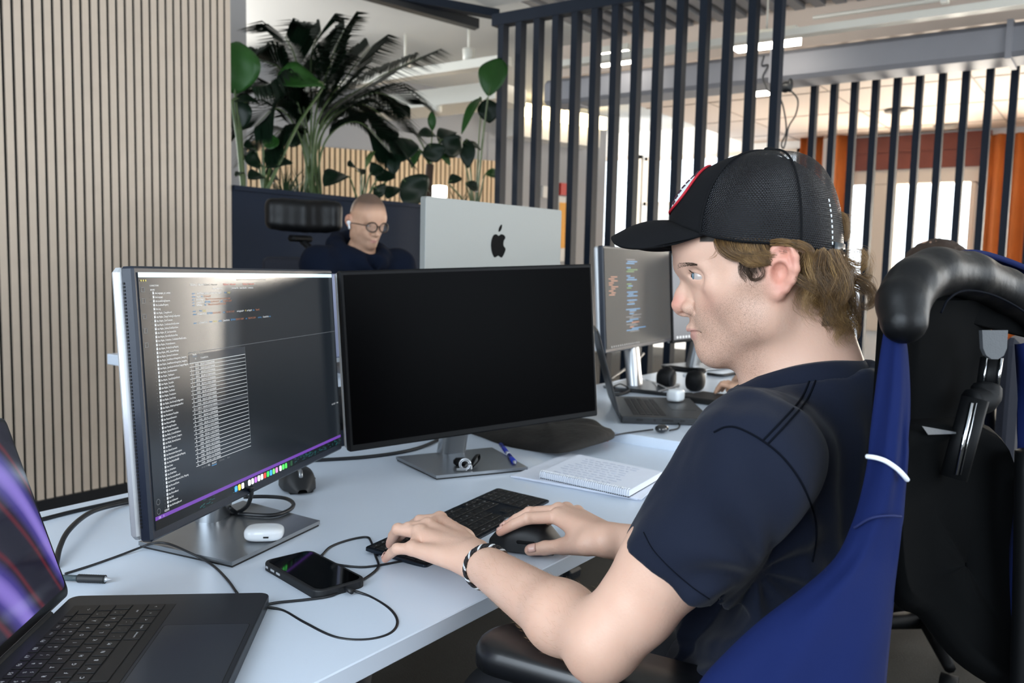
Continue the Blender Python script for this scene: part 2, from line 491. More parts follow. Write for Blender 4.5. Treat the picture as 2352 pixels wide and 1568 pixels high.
# planter wall with a recess for the plants
p1 = aty(531, 428, YS); p2 = aty(1146, 478, YS)
zt = (aty(540, 428, YS)[2] + aty(800, 450, YS)[2]) / 2
PZ = zt
pl = thing('planter', 'long navy blue planter full of green plants behind the seated man in glasses', 'planter', ((p1[0] + XD) / 2, YS + .2, 0))
mb = MB()
mb.box(((XE + XD) / 2, YS + .01, zt / 2), (XD - XE, .02, zt)); mb.box(((XE + XD) / 2, YS + .44, zt / 2), (XD - XE, .02, zt))
mb.box((XE + .01, YS + .225, zt / 2), (.02, .41, zt)); mb.box((XD - .01, YS + .225, zt / 2), (.02, .41, zt))
obj('box', mb, m_navy, pl)
mb = MB(); mb.box(((XE + XD) / 2, YS + .004, zt - .012), (XD - XE, .04, .024)); mb.box(((XE + XD) / 2, YS + .445, zt - .012), (XD - XE, .04, .024)); obj('rim', mb, m_navy, pl)
mb = MB(); mb.box(((XE + XD) / 2, YS + .225, zt - .1), (XD - XE - .05, .40, .06)); obj('soil', mb, mat('potting_soil', '#1b130d', .95, var=(40, .4), bump=(60, .8, .01)), pl)

# post screen in front of the bright room
ya, yb = atx(1139.5, 260, XD)[1], atx(1765.5, 260, XD)[1]
scr = thing('post_screen', 'tall screen of dark blue square posts behind the man in the cap', 'screen', (XD, (ya + yb) / 2, 0))
zt1 = atx(1310, 22, XD)[2]
mb = MB(); mb.box((XD + .035, (ya + yb) / 2 - .8, zt1 + .02), (.09, ya - yb + 1.7, .08)); obj('top_rail', mb, m_post, scr)
mb = MB(); mb.box((XD + .035, (ya + yb) / 2, .02), (.09, ya - yb + .1, .04)); obj('bottom_rail', mb, m_post, scr)
for i in range(14):
    y = ya + (yb - ya) * i / 13
    mb = MB(); mb.box((XD + .035, y - .024, (zt1 + .04) / 2), (.07, .048, zt1 - .02)); obj('post', mb, m_post, scr)

# second post screen to the right
XR = 7.05
ya, yb = atx(1863, 180, XR)[1], atx(2321, 180, XR)[1]
scr2 = thing('post_screen', 'tall screen of dark posts in front of the curtained windows', 'screen', (XR, (ya + yb) / 2, 0))
n2 = 13; st = (yb - ya) / 9
for i in range(n2):
    y = ya + st * i
    mb = MB(); mb.box((XR + .035, y - .024, ZC / 2), (.07, .048, ZC - .01)); obj('post', mb, m_post, scr2)
mb = MB(); mb.box((XR + .035, ya + st * 6 - .02, .02), (.09, abs(st) * 12.4, .04)); obj('bottom_rail', mb, m_post, scr2)
mb = MB(); mb.box((XR + .035, ya + st * 6 - .02, ZC - .03), (.09, abs(st) * 12.4, .06)); obj('top_rail', mb, m_post, scr2)

# ducts, rails and lamps under the right-hand ceiling
XU = 6.25
z0, z1 = atx(2100, 152, XU)[2], atx(2100, 78, XU)[2]
dk = thing('ventilation_duct', 'big grey rectangular ventilation duct crossing above the post screens', 'duct', (XU + .15, 1.5, z0))
mb = MB(); mb.box((XU + .17, .7, (z0 + z1) / 2), (.34, 7.0, z1 - z0), bev=.03); obj('body', mb, m_duct, dk)
for yy in (atx(2318, 90, XU)[1], 2.2, 3.9):
    mb = MB(); mb.box((XU + .17, yy, (z0 + z1) / 2), (.37, .035, z1 - z0 + .03)); obj('joint_band', mb, m_duct, dk)
mb = MB(); yy = atx(2318, 90, XU)[1] - .12
mb.tube([(XU - .01, yy, 3.16), (XU - .01, yy, z0 - .03), (XU + .06, yy, z0 - .05)], .012); obj('hanger', mb, m_rail, dk)
XT = 5.75
za, zb2 = atx(2100, 48, XT)[2], atx(2100, 30, XT)[2]
mb = MB(); mb.box((XT, .6, (za + zb2) / 2), (.09, 6.2, zb2 - za)); own('cable_tray', mb, m_rail, 'long white cable tray running above the grey duct', 'cable tray')
zc = atx(2000, 22, XT - .15)[2]
mb = MB(); mb.tube([(XT - .15, atx(1868, 37, XT - .15)[1], zc), (XT - .15, -.6, zc)], .014); mb.box((XT - .15, atx(2170, 8, XT - .15)[1], zc + .03), (.05, .04, .11))
own('ceiling_conduit', mb, m_rail, 'thin white pipe under the steel ceiling above the cable tray', 'pipe')
def tube_lamp(x, px0, px1, py0, py1, label):
    A = atx(px0, (py0 + py1) / 2, x); B = atx(px1, (py0 + py1) / 2, x)
    zl = atx((px0 + px1) / 2, py1, x)[2]; h = (py1 - py0) / FPX * x * 1.05
    t = thing('ceiling_lamp', label, 'lamp', ((A[0]), (A[1] + B[1]) / 2, zl), group=None)
    ln = abs(A[1] - B[1])
    mb = MB(); mb.box((x, (A[1] + B[1]) / 2, zl + h * .8), (.16, ln, h * .4)); obj('housing', mb, m_rail, t)
    mb = MB(); mb.box((x, (A[1] + B[1]) / 2, zl + h * .3), (.13, ln * .98, h * .6)); obj('diffuser', mb, m_lamp, t)
    mb = MB(); mb.tube([(x, (A[1] + B[1]) / 2, zl + h), (x, (A[1] + B[1]) / 2, 3.17)], .006); obj('hanger', mb, m_rail, t)
tube_lamp(5.9, 1688, 1835, 76, 108, 'glowing strip lamp above the grey duct left of the hanging cables')
tube_lamp(6.0, 1376, 1452, 108, 146, 'glowing strip lamp seen between the middle posts of the screen')
# projector with hanging cables
pr_ = thing('projector', 'small white ceiling projector with a bright lens seen between two posts', 'projector', tuple(atx(1752, 222, 6.95)))
q = atx(1752, 205, 6.95)
mb = MB(); mb.box(q + V(0, 0, .02), (.3, .13, .09), bev=.01); obj('body', mb, m_rail, pr_)
mb = MB(); mb.box(q + V(-.08, -.01, -.04), (.14, .12, .035), bev=.008); obj('lens', mb, m_lamp, pr_)
mb = MB(); mb.tube([q + V(0, 0, .05), q + V(0, 0, ZC - q[2])], .014); obj('ceiling_mount', mb, m_rail, pr_)
g = lambda px, py: atx(px, py, 6.235)
mb = MB(); mb.tube(spline([g(1755, 128), g(1750, 150), g(1764, 150), g(1752, 176), g(1758, 195), g(1768, 210), g(1800, 200), g(1812, 205), g(1832, 228), g(1828, 262), g(1812, 290), g(1806, 318), g(1800, 340), g(1795, 330), g(1806, 300), g(1800, 250), g(1790, 220)], 6), .006, 6)
mb.ell(g(1805, 200), (.03, .045, .04)); mb.ell(g(1815, 196), (.02, .02, .05))
own('hanging_cable', mb, m_cable, 'looped black cable hanging beside the ceiling projector', 'cable')

# ------------------------------------------------------------------ east wall with windows and curtains
XW = 11.4
def wbox(px0, py0, px1, py1, x, dx, mbx, over=0.):
    a = atx(px0, (py0 + py1) / 2, x)[1]; b = atx(px1, (py0 + py1) / 2, x)[1]
    pm = (px0 + px1) / 2
    zt_, zb_ = atx(pm, py0, x)[2], atx(pm, py1, x)[2]
    mbx.box((x + dx / 2, (a + b) / 2, (zt_ + zb_) / 2), (abs(dx), abs(a - b), abs(zt_ - zb_)))
    return a, b, zt_, zb_
# openings given by (y_left, y_right, z_low, z_high)
def opening(px0, px1, py0, zlow):
    return (atx(px0, 500, XW)[1], atx(px1, 500, XW)[1], zlow, atx((px0 + px1) / 2, py0, XW)[2])
ops = [opening(1368, 1470, 360, .1), opening(1478, 1832, 352, 2.05), opening(1938, 1994, 412, .2), opening(2050, 2236, 412, .2), opening(2390, 2700, 412, .2)]
mb = MB(); y_hi, y_lo = 7.5, -3.0
cur = y_hi
for (yl, yr, zl, zh) in ops:
    mb.box((XW + .1, (cur + yl) / 2, 1.6), (.2, cur - yl, 3.2))
    mb.box((XW + .1, (yl + yr) / 2, zl / 2), (.2, yl - yr, zl)); mb.box((XW + .1, (yl + yr) / 2, (zh + 3.2) / 2), (.2, yl - yr, 3.2 - zh)); cur = yr
mb.box((XW + .1, (cur + y_lo) / 2, 1.6), (.2, cur - y_lo, 3.2))
struct('wall_east', mb, m_white)
for i, (yl, yr, zl, zh) in enumerate(ops):
    mb = MB(); t_ = .05
    mb.box((XW + .02, yl - t_ / 2, (zl + zh) / 2), (.1, t_, zh - zl)); mb.box((XW + .02, yr + t_ / 2, (zl + zh) / 2), (.1, t_, zh - zl))
    mb.box((XW + .02, (yl + yr) / 2, zh - t_ / 2), (.1, yl - yr, t_)); mb.box((XW + .02, (yl + yr) / 2, zl + t_ / 2), (.1, yl - yr, t_))
    wn = struct('window_%d' % (i + 1), mb, m_wframe)
    mb = MB(); mb.box((XW + .08, (yl + yr) / 2, (zl + zh) / 2), (.008, yl - yr - .05, zh - zl - .05)); obj('pane', mb, m_glass, wn)
mb = MB(); wbox(1958, 308, 2275, 386, XW - .1, .08, mb); wbox(1958, 340, 2275, 346, XW - .12, .03, mb); struct('trim_3', mb, m_redbrown)
mb = MB(); wbox(1994, 424, 2050, 760, XW - .06, .05, mb); wbox(1940, 386, 2290, 420, XW - .06, .05, mb); wbox(2236, 424, 2290, 800, XW - .06, .05, mb); struct('trim_4', mb, m_wframe)
def curtain(px0, px1, label):
    ya, yb = atx(px0, 400, XW - .2)[1], atx(px1, 400, XW - .2)[1]
    zt_ = atx((px0 + px1) / 2, 306, XW - .2)[2]
    n = 60; G = []
    for zi in np.linspace(0, 1, 5):
        G.append([(XW - .22 + .05 * math.sin(i / n * abs(ya - yb) * 34) * (1 - .25 * zi), ya + (yb - ya) * i / n, zt_ + (.004 - zt_) * zi) for i in range(n + 1)])
    mb = MB(); mb.grid(G, True, th=.006); own('curtain', mb, m_curtain, label, 'curtain')
curtain(1836, 1888, 'narrow orange curtain hanging at the left end of the windows')
curtain(1898, 1948, 'orange curtain beside the left edge of the red brown panel')
curtain(2262, 2420, 'wide orange curtain at the right end of the window wall')
for (px, py, r, lab) in ((2068, 252, .16, 'round white air vent in the peach ceiling, nearer one'), (2178, 288, .16, 'round white air vent in the peach ceiling, farther one')):
    c = atz(px, py, ZC); mb = MB(); mb.lathe([(r, .005), (r * .95, -.02), (r * .6, -.012), (r * .55, -.035), (r * .1, -.03)], 24); T = np.eye(4); T[:3, 3] = c
    mb.v = (np.array(mb.v) + c).tolist(); own('ceiling_vent', mb, mat('vent_grey', '#857a70', .5), lab, 'vent')
# left part of that room: lit side wall, alarm, switch, poster
n0, n1 = atd(1140, 335, 10.2), atd(1378, 335, 11.3)
def wallpt(px, py): 
    nn = np.cross(n1 - n0, (0, 0, 1)); return atpl(px, py, n0, nn)
def wq(px0, py0, px1, py1, off, th, mbx):
    nn = nrm(np.cross(n1 - n0, (0, 0, 1))); nn = nn if np.dot(nn, CF) < 0 else -nn
    A, B = wallpt(px0, (py0 + py1) / 2) + nn * off, wallpt(px1, (py0 + py1) / 2) + nn * off
    zt_, zb_ = wallpt((px0 + px1) / 2, py0)[2], wallpt((px0 + px1) / 2, py1)[2]
    mbx.slab((A[0], A[1], zb_), (B[0], B[1], zb_), (B[0], B[1], zt_), (A[0], A[1], zt_), nn, th)
mb = MB(); wq(1120, -260, 1392, 1000, 0, .1, mb); struct('wall_back', mb, m_greyw)
mb = MB(); wq(1150, 268, 1340, 330, .3, .3, mb); cv = struct('trim_5', mb, m_white)
mb = MB(); wq(1150, 262, 1340, 290, .42, .05, mb); tag(own('cove_light', mb, mat('cove_light_glow', '#fff0d0', .5, emit=('#ffe9b8', 5.)), 'warm glowing cove light high on the far wall seen between the left posts', 'lamp'))
mb = MB(); wq(1284, 421, 1303, 449, .04, .04, mb); own('fire_alarm', mb, mat('alarm_red', '#b8281f', .4), 'small red fire alarm box on the far wall between two posts', 'alarm')
mb = MB(); wq(1243, 428, 1257, 454, .04, .04, mb); own('wall_switch', mb, m_white, 'small pale wall switch left of the red alarm box', 'switch')
ps = thing('poster', 'orange and white poster on the far wall below the red alarm box', 'poster', tuple(wallpt(1296, 560)))
mb = MB(); wq(1278, 452, 1316, 600, .03, .02, mb); obj('sheet', mb, m_white, ps)
mb = MB(); wq(1280, 466, 1314, 570, .035, .01, mb); obj('printed_field', mb, mat('poster_orange', '#e2a23f', .6), ps)

# far slatted wall behind the plants
s0, s1 = atd(520, 320, 8.2), atd(1146, 371, 10.25)
dd = nrm((s1 - s0) * V(1, 1, 0)); nn = nrm(np.cross(dd, (0, 0, 1))); nn = nn if np.dot(nn, CF) < 0 else -nn
L_ = np.linalg.norm((s1 - s0)[:2])
mb = MB(); mb.slab(V(*s0[:2], 0), V(*s1[:2], 0), V(*s1[:2], 3.2), V(*s0[:2], 3.2), nn, .1); wn_ = struct('wall_north', mb, m_greyw)
mb = MB(); mb.slab(V(*s0[:2], .1) + nn * .012, V(*s1[:2], .1) + nn * .012, V(*s1[:2], s1[2]) + nn * .012, V(*s0[:2], s0[2]) + nn * .012, nn, .011); obj('felt_backing', mb, m_felt, wn_)
mb = MB(); n_ = int(L_ / .06)
for i in range(n_):
    a = s0 + dd * .06 * i; zt_ = s0[2] + (s1[2] - s0[2]) * i / n_
    a = V(a[0], a[1], 0) + nn * .03; b = a + dd * .038
    mb.slab(a + V(0, 0, .1), b + V(0, 0, .1), b + V(0, 0, zt_), a + V(0, 0, zt_), nn, .02)
obj('slat_cladding', mb, mat('warm_oak_slat', '#dcc09c', .55, var=(9, .1)), wn_)
# white ceiling rails with track spots, ducts over the planted corner
def yrail(px0, py0, px1, py1, y_at_first, h, w, name, m_, label, cat):
    """rail that runs along Y through two picture points; the first at x from its height"""
    A = atd(px0, py0, y_at_first)
    B = atx(px1, py1, A[0]); zz = (A[2] + B[2]) / 2
    mb = MB(); ye = max(A[1], B[1]) + 1.5; ys = min(A[1], B[1]) - .2
    mb.box((A[0], (ye + ys) / 2, zz), (w, ye - ys, h)); own(name, mb, m_, label, cat); return A, B, zz
A, B, zz = yrail(1120, 140, 620, 222, 6.9, .07, .12, 'track_rail', m_rail, 'white ceiling track rail carrying two small spotlights above the plants', 'rail')
for px, py, lab in ((930, 152, 'white track spotlight further from the posts, above the palm'), (1076, 128, 'white track spotlight next to the tall leaf by the posts')):
    q = atx(px, py, A[0]); t = thing('track_spotlight', lab, 'spotlight', (q[0], q[1], zz + .035))
    mb = MB(); mb.lathe([(.03, 0), (.045, .01), (.05, .10), (.03, .105)], 16); obj('shade', mb, m_rail, t, world=False)
    mb = MB(); mb.tube([(0, 0, .1), (0, 0, 3.1 - zz)], .01); obj('stem', mb, m_rail, t, world=False)
A2, B2, z2 = yrail(1135, 222, 920, 245, 8.2, .16, .5, 'ventilation_duct', m_rail, 'wide white duct under the ceiling behind the plants', 'duct')
q = atx(1003, 258, A2[0] - .2); mb = MB(); mb.lathe([(.035, 0), (.05, .01), (.05, .1), (.03, .11)], 16); mb.v = (np.array(mb.v) + q).tolist()
own('track_spotlight', mb, m_rail, 'white spotlight hanging under the wide white duct', 'spotlight')
q0, q1 = atd(990, 425, 9.0), atd(1028, 455, 9.0); q = (q0 + q1) / 2
fl = thing('floor_lamp', 'small glowing lamp seen above the silver display between the plants', 'lamp', (q[0], q[1], 0))
mb = MB(); mb.box(q, (.12, .12, abs(q1[2] - q0[2]) * .9), bev=.01); obj('shade', mb, m_lamp, fl)
mb = MB(); mb.tube([(q[0], q[1], 0), (q[0], q[1], q[2] - .05)], .012); mb.lathe([(.14, 0), (.14, .015), (.02, .03)], 20, T=frame((q[0], q[1], 0), (1, 0, 0), z=(0, 0, 1))); obj('stand', mb, m_black, fl)

# walls with windows behind the camera
def wall_with_windows(name, x0, y0, x1, y1, holes, n_first):
    a, b = V(x0, y0, 0), V(x1, y1, 0); d = nrm(b - a); L = np.linalg.norm(b - a); nn = np.cross(d, (0, 0, 1)); cur = 0; mb = MB()
    def seg(s0, s1, z0, z1):
        if s1 > s0 and z1 > z0: mb.slab(a + d * s0 + V(0, 0, z0), a + d * s1 + V(0, 0, z0), a + d * s1 + V(0, 0, z1), a + d * s0 + V(0, 0, z1), nn, .12)
    for (s0, s1, z0, z1) in holes:
        seg(cur, s0, 0, 3.2); seg(s0, s1, 0, z0); seg(s0, s1, z1, 3.2); cur = s1
    seg(cur, L, 0, 3.2); struct(name, mb, m_white)
    for k, (s0, s1, z0, z1) in enumerate(holes):
        mb = MB()
        for sa, sb, za, zb in ((s0, s0 + .06, z0, z1), (s1 - .06, s1, z0, z1), (s0, s1, z0, z0 + .06), (s0, s1, z1 - .06, z1), ((s0 + s1) / 2 - .03, (s0 + s1) / 2 + .03, z0, z1)):
            mb.slab(a + d * sa + V(0, 0, za), a + d * sb + V(0, 0, za), a + d * sb + V(0, 0, zb), a + d * sa + V(0, 0, zb), nn, .07)
        struct('window_%d' % (n_first + k), mb, m_wframe)
wall_with_windows('wall_west', -2.3, 3.8, -2.3, -2.65, [(1.5, 4.9, .8, 2.7)], 11)
wall_with_windows('wall_south', -2.3, -2.65, 11.4, -2.65, [(1.6, 4.8, .8, 2.7), (6.0, 9.0, .8, 2.7)], 12)
wall_with_windows('wall_north_far', 11.4, 11.0, 1.5, 11.0, [(1.3, 8.3, .8, 2.8)], 14)
# ------------------------------------------------------------------ desks
m_desk = mat('white_laminate', '#cfdae8', .28, spec=.45)
m_dedge = mat('white_laminate_edge', '#b9bec6', .45)
m_leg = mat('dark_grey_steel', '#24282d', .4, metal=.5)
ZD = .73
def desk(label, x0, x1, y0, y1, z, th=.025, n='office_desk'):
    t = thing(n, label, 'desk', ((x0 + x1) / 2, (y0 + y1) / 2, 0))
    mb = MB(); mb.box(((x0 + x1) / 2, (y0 + y1) / 2, z - th / 2), (x1 - x0, y1 - y0, th), bev=.0015); obj('tabletop', mb, m_desk, t)
    for x in (x0 + .25, x1 - .25):
        mb = MB(); mb.box((x, (y0 + y1) / 2, z / 2 - .01), (.07, .09, z - .06), bev=.006); mb.box((x, (y0 + y1) / 2, .02), (.08, (y1 - y0) * .85, .04), bev=.008); mb.box((x, (y0 + y1) / 2, z - th - .02), (.06, (y1 - y0) * .8, .035)); obj('leg', mb, m_leg, t)
    mb = MB(); mb.box(((x0 + x1) / 2, (y0 + y1) / 2, z - th - .03), (x1 - x0 - .5, .06, .04)); obj('crossbar', mb, m_leg, t)
    return t
desk('white desk in front of the man in the cap holding two monitors', .12, 1.925, .675, 1.515, ZD)
ZN = .755
desk('white desk with the dark laptop and headphones beyond the notebook', 1.925, 3.65, .62, 1.515, ZN, .028)
ZH = .90
desk('raised white desk of the man in glasses behind the black monitor', 1.29, 2.95, 1.545, 2.32, ZH, .03)

# ------------------------------------------------------------------ monitors
m_mblk = mat('black_bezel_plastic', '#06070a', .55, spec=.2)
m_mside = mat('dark_navy_plastic', '#131d2c', .4, bump=(900, .2, .0005))
m_msil = mat('silver_plastic', '#c3c6ca', .35, metal=.4)
m_alu = mat('brushed_aluminium', '#8f9397', .34, metal=.85, var=(30, .06))
m_alub = mat('bright_aluminium', '#b9bdc2', .28, metal=.9)
m_under = mat('rubber_black', '#0a0b0d', .7)
m_off = mat('switched_off_screen', '#010102', .30, spec=.03)
def screen_mat(name, col, e, rough=.22, spec=.5): return mat(name, col, rough, spec=spec, emit=(col, e))
m_scr = mat('lit_dark_screen', '#14171b', .17, spec=.7, emit=('#252c33', .42))
m_tw = mat('text_white', '#20242a', .4, emit=('#e8eef2', 1.0)); m_tg = mat('text_grey', '#20242a', .4, emit=('#8d949a', .5))
m_tb = mat('text_blue', '#20242a', .4, emit=('#4e9bd6', .9)); m_to = mat('text_orange', '#20242a', .4, emit=('#c9805a', .8)); m_tr = mat('text_red', '#20242a', .4, emit=('#e0604c', .9))
m_ty = mat('text_yellow', '#20242a', .4, emit=('#e3d778', .9)); m_pur = mat('status_bar_purple', '#3a1f5c', .3, emit=('#6b3fa0', .9)); m_bar = mat('menu_bar_light', '#3a3f44', .3, emit=('#cfeaf0', 1.25))
m_tabb = mat('panel_grey', '#20242a', .3, emit=('#3c4148', .55)); m_teal = mat('wallpaper_teal', '#06181b', .3, emit=('#0e6a6c', .45)); m_wall = mat('wallpaper_dark', '#06090c', .25, emit=('#0d161b', .5))
MW, MH = .6115, .352
def mon_frame(o_old, yaw, tilt, roll):
    o = _M @ V(*o_old); a = yaw - DIR; ex = V(math.cos(a), math.sin(a), 0); ny = V(-math.sin(a), math.cos(a), 0)
    up = V(0, 0, 1) * math.cos(tilt) + ny * math.sin(tilt)
    e2 = ex * math.cos(roll) + up * math.sin(roll); u2 = up * math.cos(roll) - ex * math.sin(roll)
    T = np.eye(4); T[:3, 0] = e2; T[:3, 1] = np.cross(u2, e2); T[:3, 2] = u2; T[:3, 3] = o + V(0, 0, ZD); return T   # x right, y away, z up
def monitor(label, T, base_c, base_q, neck_c, zdesk, screen_m, w=MW, h=MH, side=None, bz=.008, chin=.013, group=None, back=None):
    """panel in frame T (origin at the lower left front corner), stand standing at base_c"""
    t = thing('monitor', label, 'monitor', (base_c[0], base_c[1], zdesk), group=group)
    mb = MB(); mb.box((w / 2, .009, h / 2), (w, .018, h), T=T, bev=.003); obj('bezel', mb, side or m_mblk, t)
    mb = MB(); mb.box((w / 2, .026, h / 2), (w - .002, .018, h - .002), T=T, bev=.006); mb.box((w / 2, .045, h * .5), (w * .55, .024, h * .62), T=T, bev=.01); obj('back_cover', mb, back or m_msil, t)
    mb = MB(); mb.box((w / 2, -.0006, (h - bz + chin) / 2), (w - 2 * bz, .0012, h - bz - chin), T=T); s = obj('screen', mb, screen_m, t)
    q = [np.asarray(p, float) for p in base_q]; c = sum(q) / 4
    mb = MB(); mb.slab(*[V(p[0], p[1], zdesk + .0095) for p in q], (0, 0, 1), .006); bp = obj('base_plate', mb, m_alu, t)
    mb = MB(); mb.slab(*[V(*(c[:2] + (p[:2] - c[:2]) * .985), zdesk + .0035) for p in q], (0, 0, 1), .0035); obj('base_foot', mb, m_under, bp)
    top = (T @ V(w / 2, .055, h * .55, 1))[:3]
    nd = nrm((T[:3, 0] * V(1, 1, 0))); yv = np.cross((0, 0, 1), nd)
    mb = MB(); H_ = top[2] - zdesk
    P = [np.array([x, y]) for x, y in rrect(.066, .042, .016, 4)]
    lean = (top - V(*neck_c[:2], top[2]))
    v = []; f = []; n = len(P)
    for k in (0, .5, 1.):
        cz = V(neck_c[0], neck_c[1], zdesk + .0095) + lean * V(1, 1, 0) * k + V(0, 0, H_ * k)
        v += [cz + nd * p[0] + yv * p[1] for p in P]
    for k in range(2):
        for i in range(n): j = (i + 1) % n; f.append((k * n + i, k * n + j, (k + 1) * n + j, (k + 1) * n + i))
    f.append(tuple(2 * n + i for i in range(n))); mb.add(v, f, True); obj('neck', mb, m_alub, t)
    return t, s
TL = mon_frame((-.4526, 1.0634, .0862), 1.3692, .0705, -.0128)
TM = mon_frame((-.3107, 1.6407, .0774), .5652, .0645, .0412)
zt_ = ZD + .0095
bL = [atz(*p, zt_) for p in ((318, 1243), (533, 1290), (735, 1195), (558, 1149))]
bM = [atz(*p, zt_) for p in ((910, 1048), (1002, 1092), (1212, 1072), (1130, 1027))]
mL, sL = monitor('lit monitor showing code and a results table, nearest the slatted wall', TL, sum(bL) / 4, bL, atz(494, 1196, zt_) + V(.01, .02, 0), ZD, m_scr, side=m_mside)
mM, sM = monitor('switched off black monitor in the middle of the desk', TM, sum(bM) / 4, bM, atz(1052, 1040, zt_) + V(.0, .02, 0), ZD, m_off)
# tiny slots along the side of the lit monitor
mb = MB()
for i in range(70): mb.box((-.0006, .0135, .02 + i * .0045), (.001, .0022, .0026), T=TL)
obj('side_vent', mb, m_under, mL)

# ---- what the lit monitor shows; u to the right, v down, in units of the screen
SW, SH = MW - .016, MH - .021
def sT(u, v, dy=-.0016): 
    T = TL @ np.array([[1, 0, 0, .008 + u * SW], [0, 0, -1, dy], [0, 1, 0, .013 + (1 - v) * SH], [0, 0, 0, 1.]]); return T
def sbox(mbx, u0, v0, u1, v1, dy=-.0014): mbx.box(((u0 + u1) / 2 * SW + .008, dy, .013 + (1 - (v0 + v1) / 2) * SH), ((u1 - u0) * SW, .0003, (v1 - v0) * SH), T=TL)
def stext(mbx, s, u, v, size=.0112, sx=1.): mbx.text(s, size * SH, sT(u, v), sx=sx)
mb = MB(); sbox(mb, 0, 0, 1, .019); obj('menu_bar', mb, m_bar, sL)
mb = MB(); sbox(mb, 0, .947, 1, .9615); obj('status_bar', mb, m_pur, sL)
mb = MB(); sbox(mb, 0, .9615, 1, 1, -.0013); obj('wallpaper', mb, m_wall, sL)
mb = MB(); random.seed(3)
for (a, b) in ((.17, .24), (.30, .34), (.66, 1.0)):
    mb = MB()
    for k in range(int((b - a) * 220)): u = random.uniform(a, b); v = random.uniform(.965, .995); mb.box((u * SW + .008, -.0015, .013 + (1 - v) * SH), (random.uniform(.002, .009), .0002, .0009), T=TL)
    obj('wallpaper_glow', mb, m_teal, sL)
mb = MB(); sbox(mb, .165, .343, .42, .377); sbox(mb, .17, .5675, .42, .583); obj('table_shade', mb, m_tabb, sL)
names = 'Languages_per_version,Language,LocaleStringResource,LocalizedProperty,Log,Majako_ChangeRecord,Majako_ChangeTrackingConfiguration,Majako_ClearCustomer,Majako_CombinationStockLocation,Majako_DeliveryTimeExportItem,Majako_EF_UserSessionData,Majako_KlarnaNotificationData,Majako_OrderItem_CombinationStockLocatio...,Majako_ProductExtension,Majako_ProductGroupMapping,Majako_RMQ_QueuedMessage,Majako_ShortcutCombination,Majako_SocialNetworkIntegration_Instagram...,Majako_SocialNetworkIntegration_Instagram...,Majako_SpecificationAttributeCategoryMapping,Majako_StockReservation,Majako_TaskImport,Majako_TaxonEntityExtFactor,Majako_TaxonExt,Majako_TaxonKey,Majako_TestModel,Majako_Translations,Majako_UserGroup,Majako_UserGroupConfiguration,Majako_WebshopIntegrationPart,Manufacturer,ManufacturerTemplate,MeasureDimension,MeasureWeight,MessageTemplate,MigrationVersionInfo,Misills_CriteriaPublishers,Misills_Dynamic_Category,Misills_KlarnaCheckout,News,NewsComment,NewsLetterSubscription,NopHierarchicalEntityMapping,NopMarketRedEtl,Order,OrderItem,OrderNote,PermissionRecord,PermissionRecord_Role_Mapping,PersonalCharts,Picture,PictureBinary,Poll,PollAnswer,PollVotingRecord'.split(',')
mb = MB(); mi = MB(); mg = MB()
st_ = (.926 - .0815) / (len(names) - 1)
for i, s in enumerate(names):
    v = .0845 + st_ * i; stext(mb, 'dbo.' + s, .053, v, .0112, .82)
    u0 = .0455
    for (a, b, c, d) in ((0, 0, .005, .0012), (0, .0092, .005, .0104), (0, 0, .0009, .0104), (.0041, 0, .005, .0104), (0, .0035, .005, .0044), (.0018, .0052, .0032, .008)): sbox(mi, u0 + a, v - .0095 + b, u0 + c, v - .0095 + d)
    stext(mg, '>', .035, v, .009)
stext(mb, 'AZURE', .033, .9415, .0115, .9); stext(mb, 'CONNECTIONS', .036, .0545, .009, .9); stext(mb, 'SERVERS', .037, .071, .009, .9)
stext(mb, '120', .0105, .9585, .0115, .9); stext(mb, '0', .028, .9585, .0115, .9)
obj('sidebar_text', mb, m_tw, sL); obj('sidebar_icons', mi, m_tw, sL)
for v in (.057, .10, .16, .215, .27): 
    for (a, b, c, d) in ((0, 0, .012, .0014), (0, .017, .012, .0184), (0, 0, .001, .0184), (.011, 0, .012, .0184)): sbox(mg, .006 + a, v + b, .006 + c, v + d)
for vc in (.893, .93):
    for k in range(16): a = 2 * math.pi * k / 16; sbox(mg, .0135 + .006 * math.cos(a) - .0006, vc + .011 * math.sin(a) - .001, .0135 + .006 * math.cos(a) + .0006, vc + .011 * math.sin(a) + .001)
stext(mg, 'PROBLEMS', .186, .829, .010); stext(mg, 'TERMINAL', .262, .829, .010); stext(mg, 'Azure', .30, .829, .010); stext(mg, 'Messages', .206, .3475, .0105)
stext(mg, 'SQLQuery_4 - sqldatabaseserver.database.windows.net_2023-09-12 (admin)', .40, .0325, .010, .9); stext(mg, 'SQLQuery_2 - lhelp..server', .245, .0535, .010)
sbox(mg, .165, .333, 1, .3347)
obj('grey_text', mg, m_tg, sL)
# editor
_E = MB()
class _Ed:
    def __getitem__(s, c): _E.mi = 'wbory'.index(c); return _E
ed = _Ed()
def code(v, segs):
    for (c, u, s) in segs: stext(ed[c], s, u, v, .0112, .86)
code(.0535, [('w', .19, 'SQLQuery_1 - lhelp..server'), ('r', .335, 'SQLQuery_3 - lhelp..server'), ('r', .43, 'SQLQuery_4 - lhelp..server')])
code(.0715, [('w', .285, 'Server: lhelpserver-s...'), ('w', .37, '[ ] Estimated Plan   Enable SQLCMD   To Notebook')])
code(.0905, [('b', .195, 'select'), ('w', .215, 'ShortMessage, IpAddress, CreatedOnUtc, PageUrl'), ('b', .338, 'from'), ('y', .352, '[Log] l')])
code(.104, [('b', .195, 'where'), ('w', .213, 'PageUrl'), ('b', .232, 'like'), ('o', .245, "'%/checkout%'")])
code(.1165, [('b', .195, 'and'), ('w', .21, 'ShortMessage ='), ('o', .25, "'Object reference not set to an instance of an object'")])
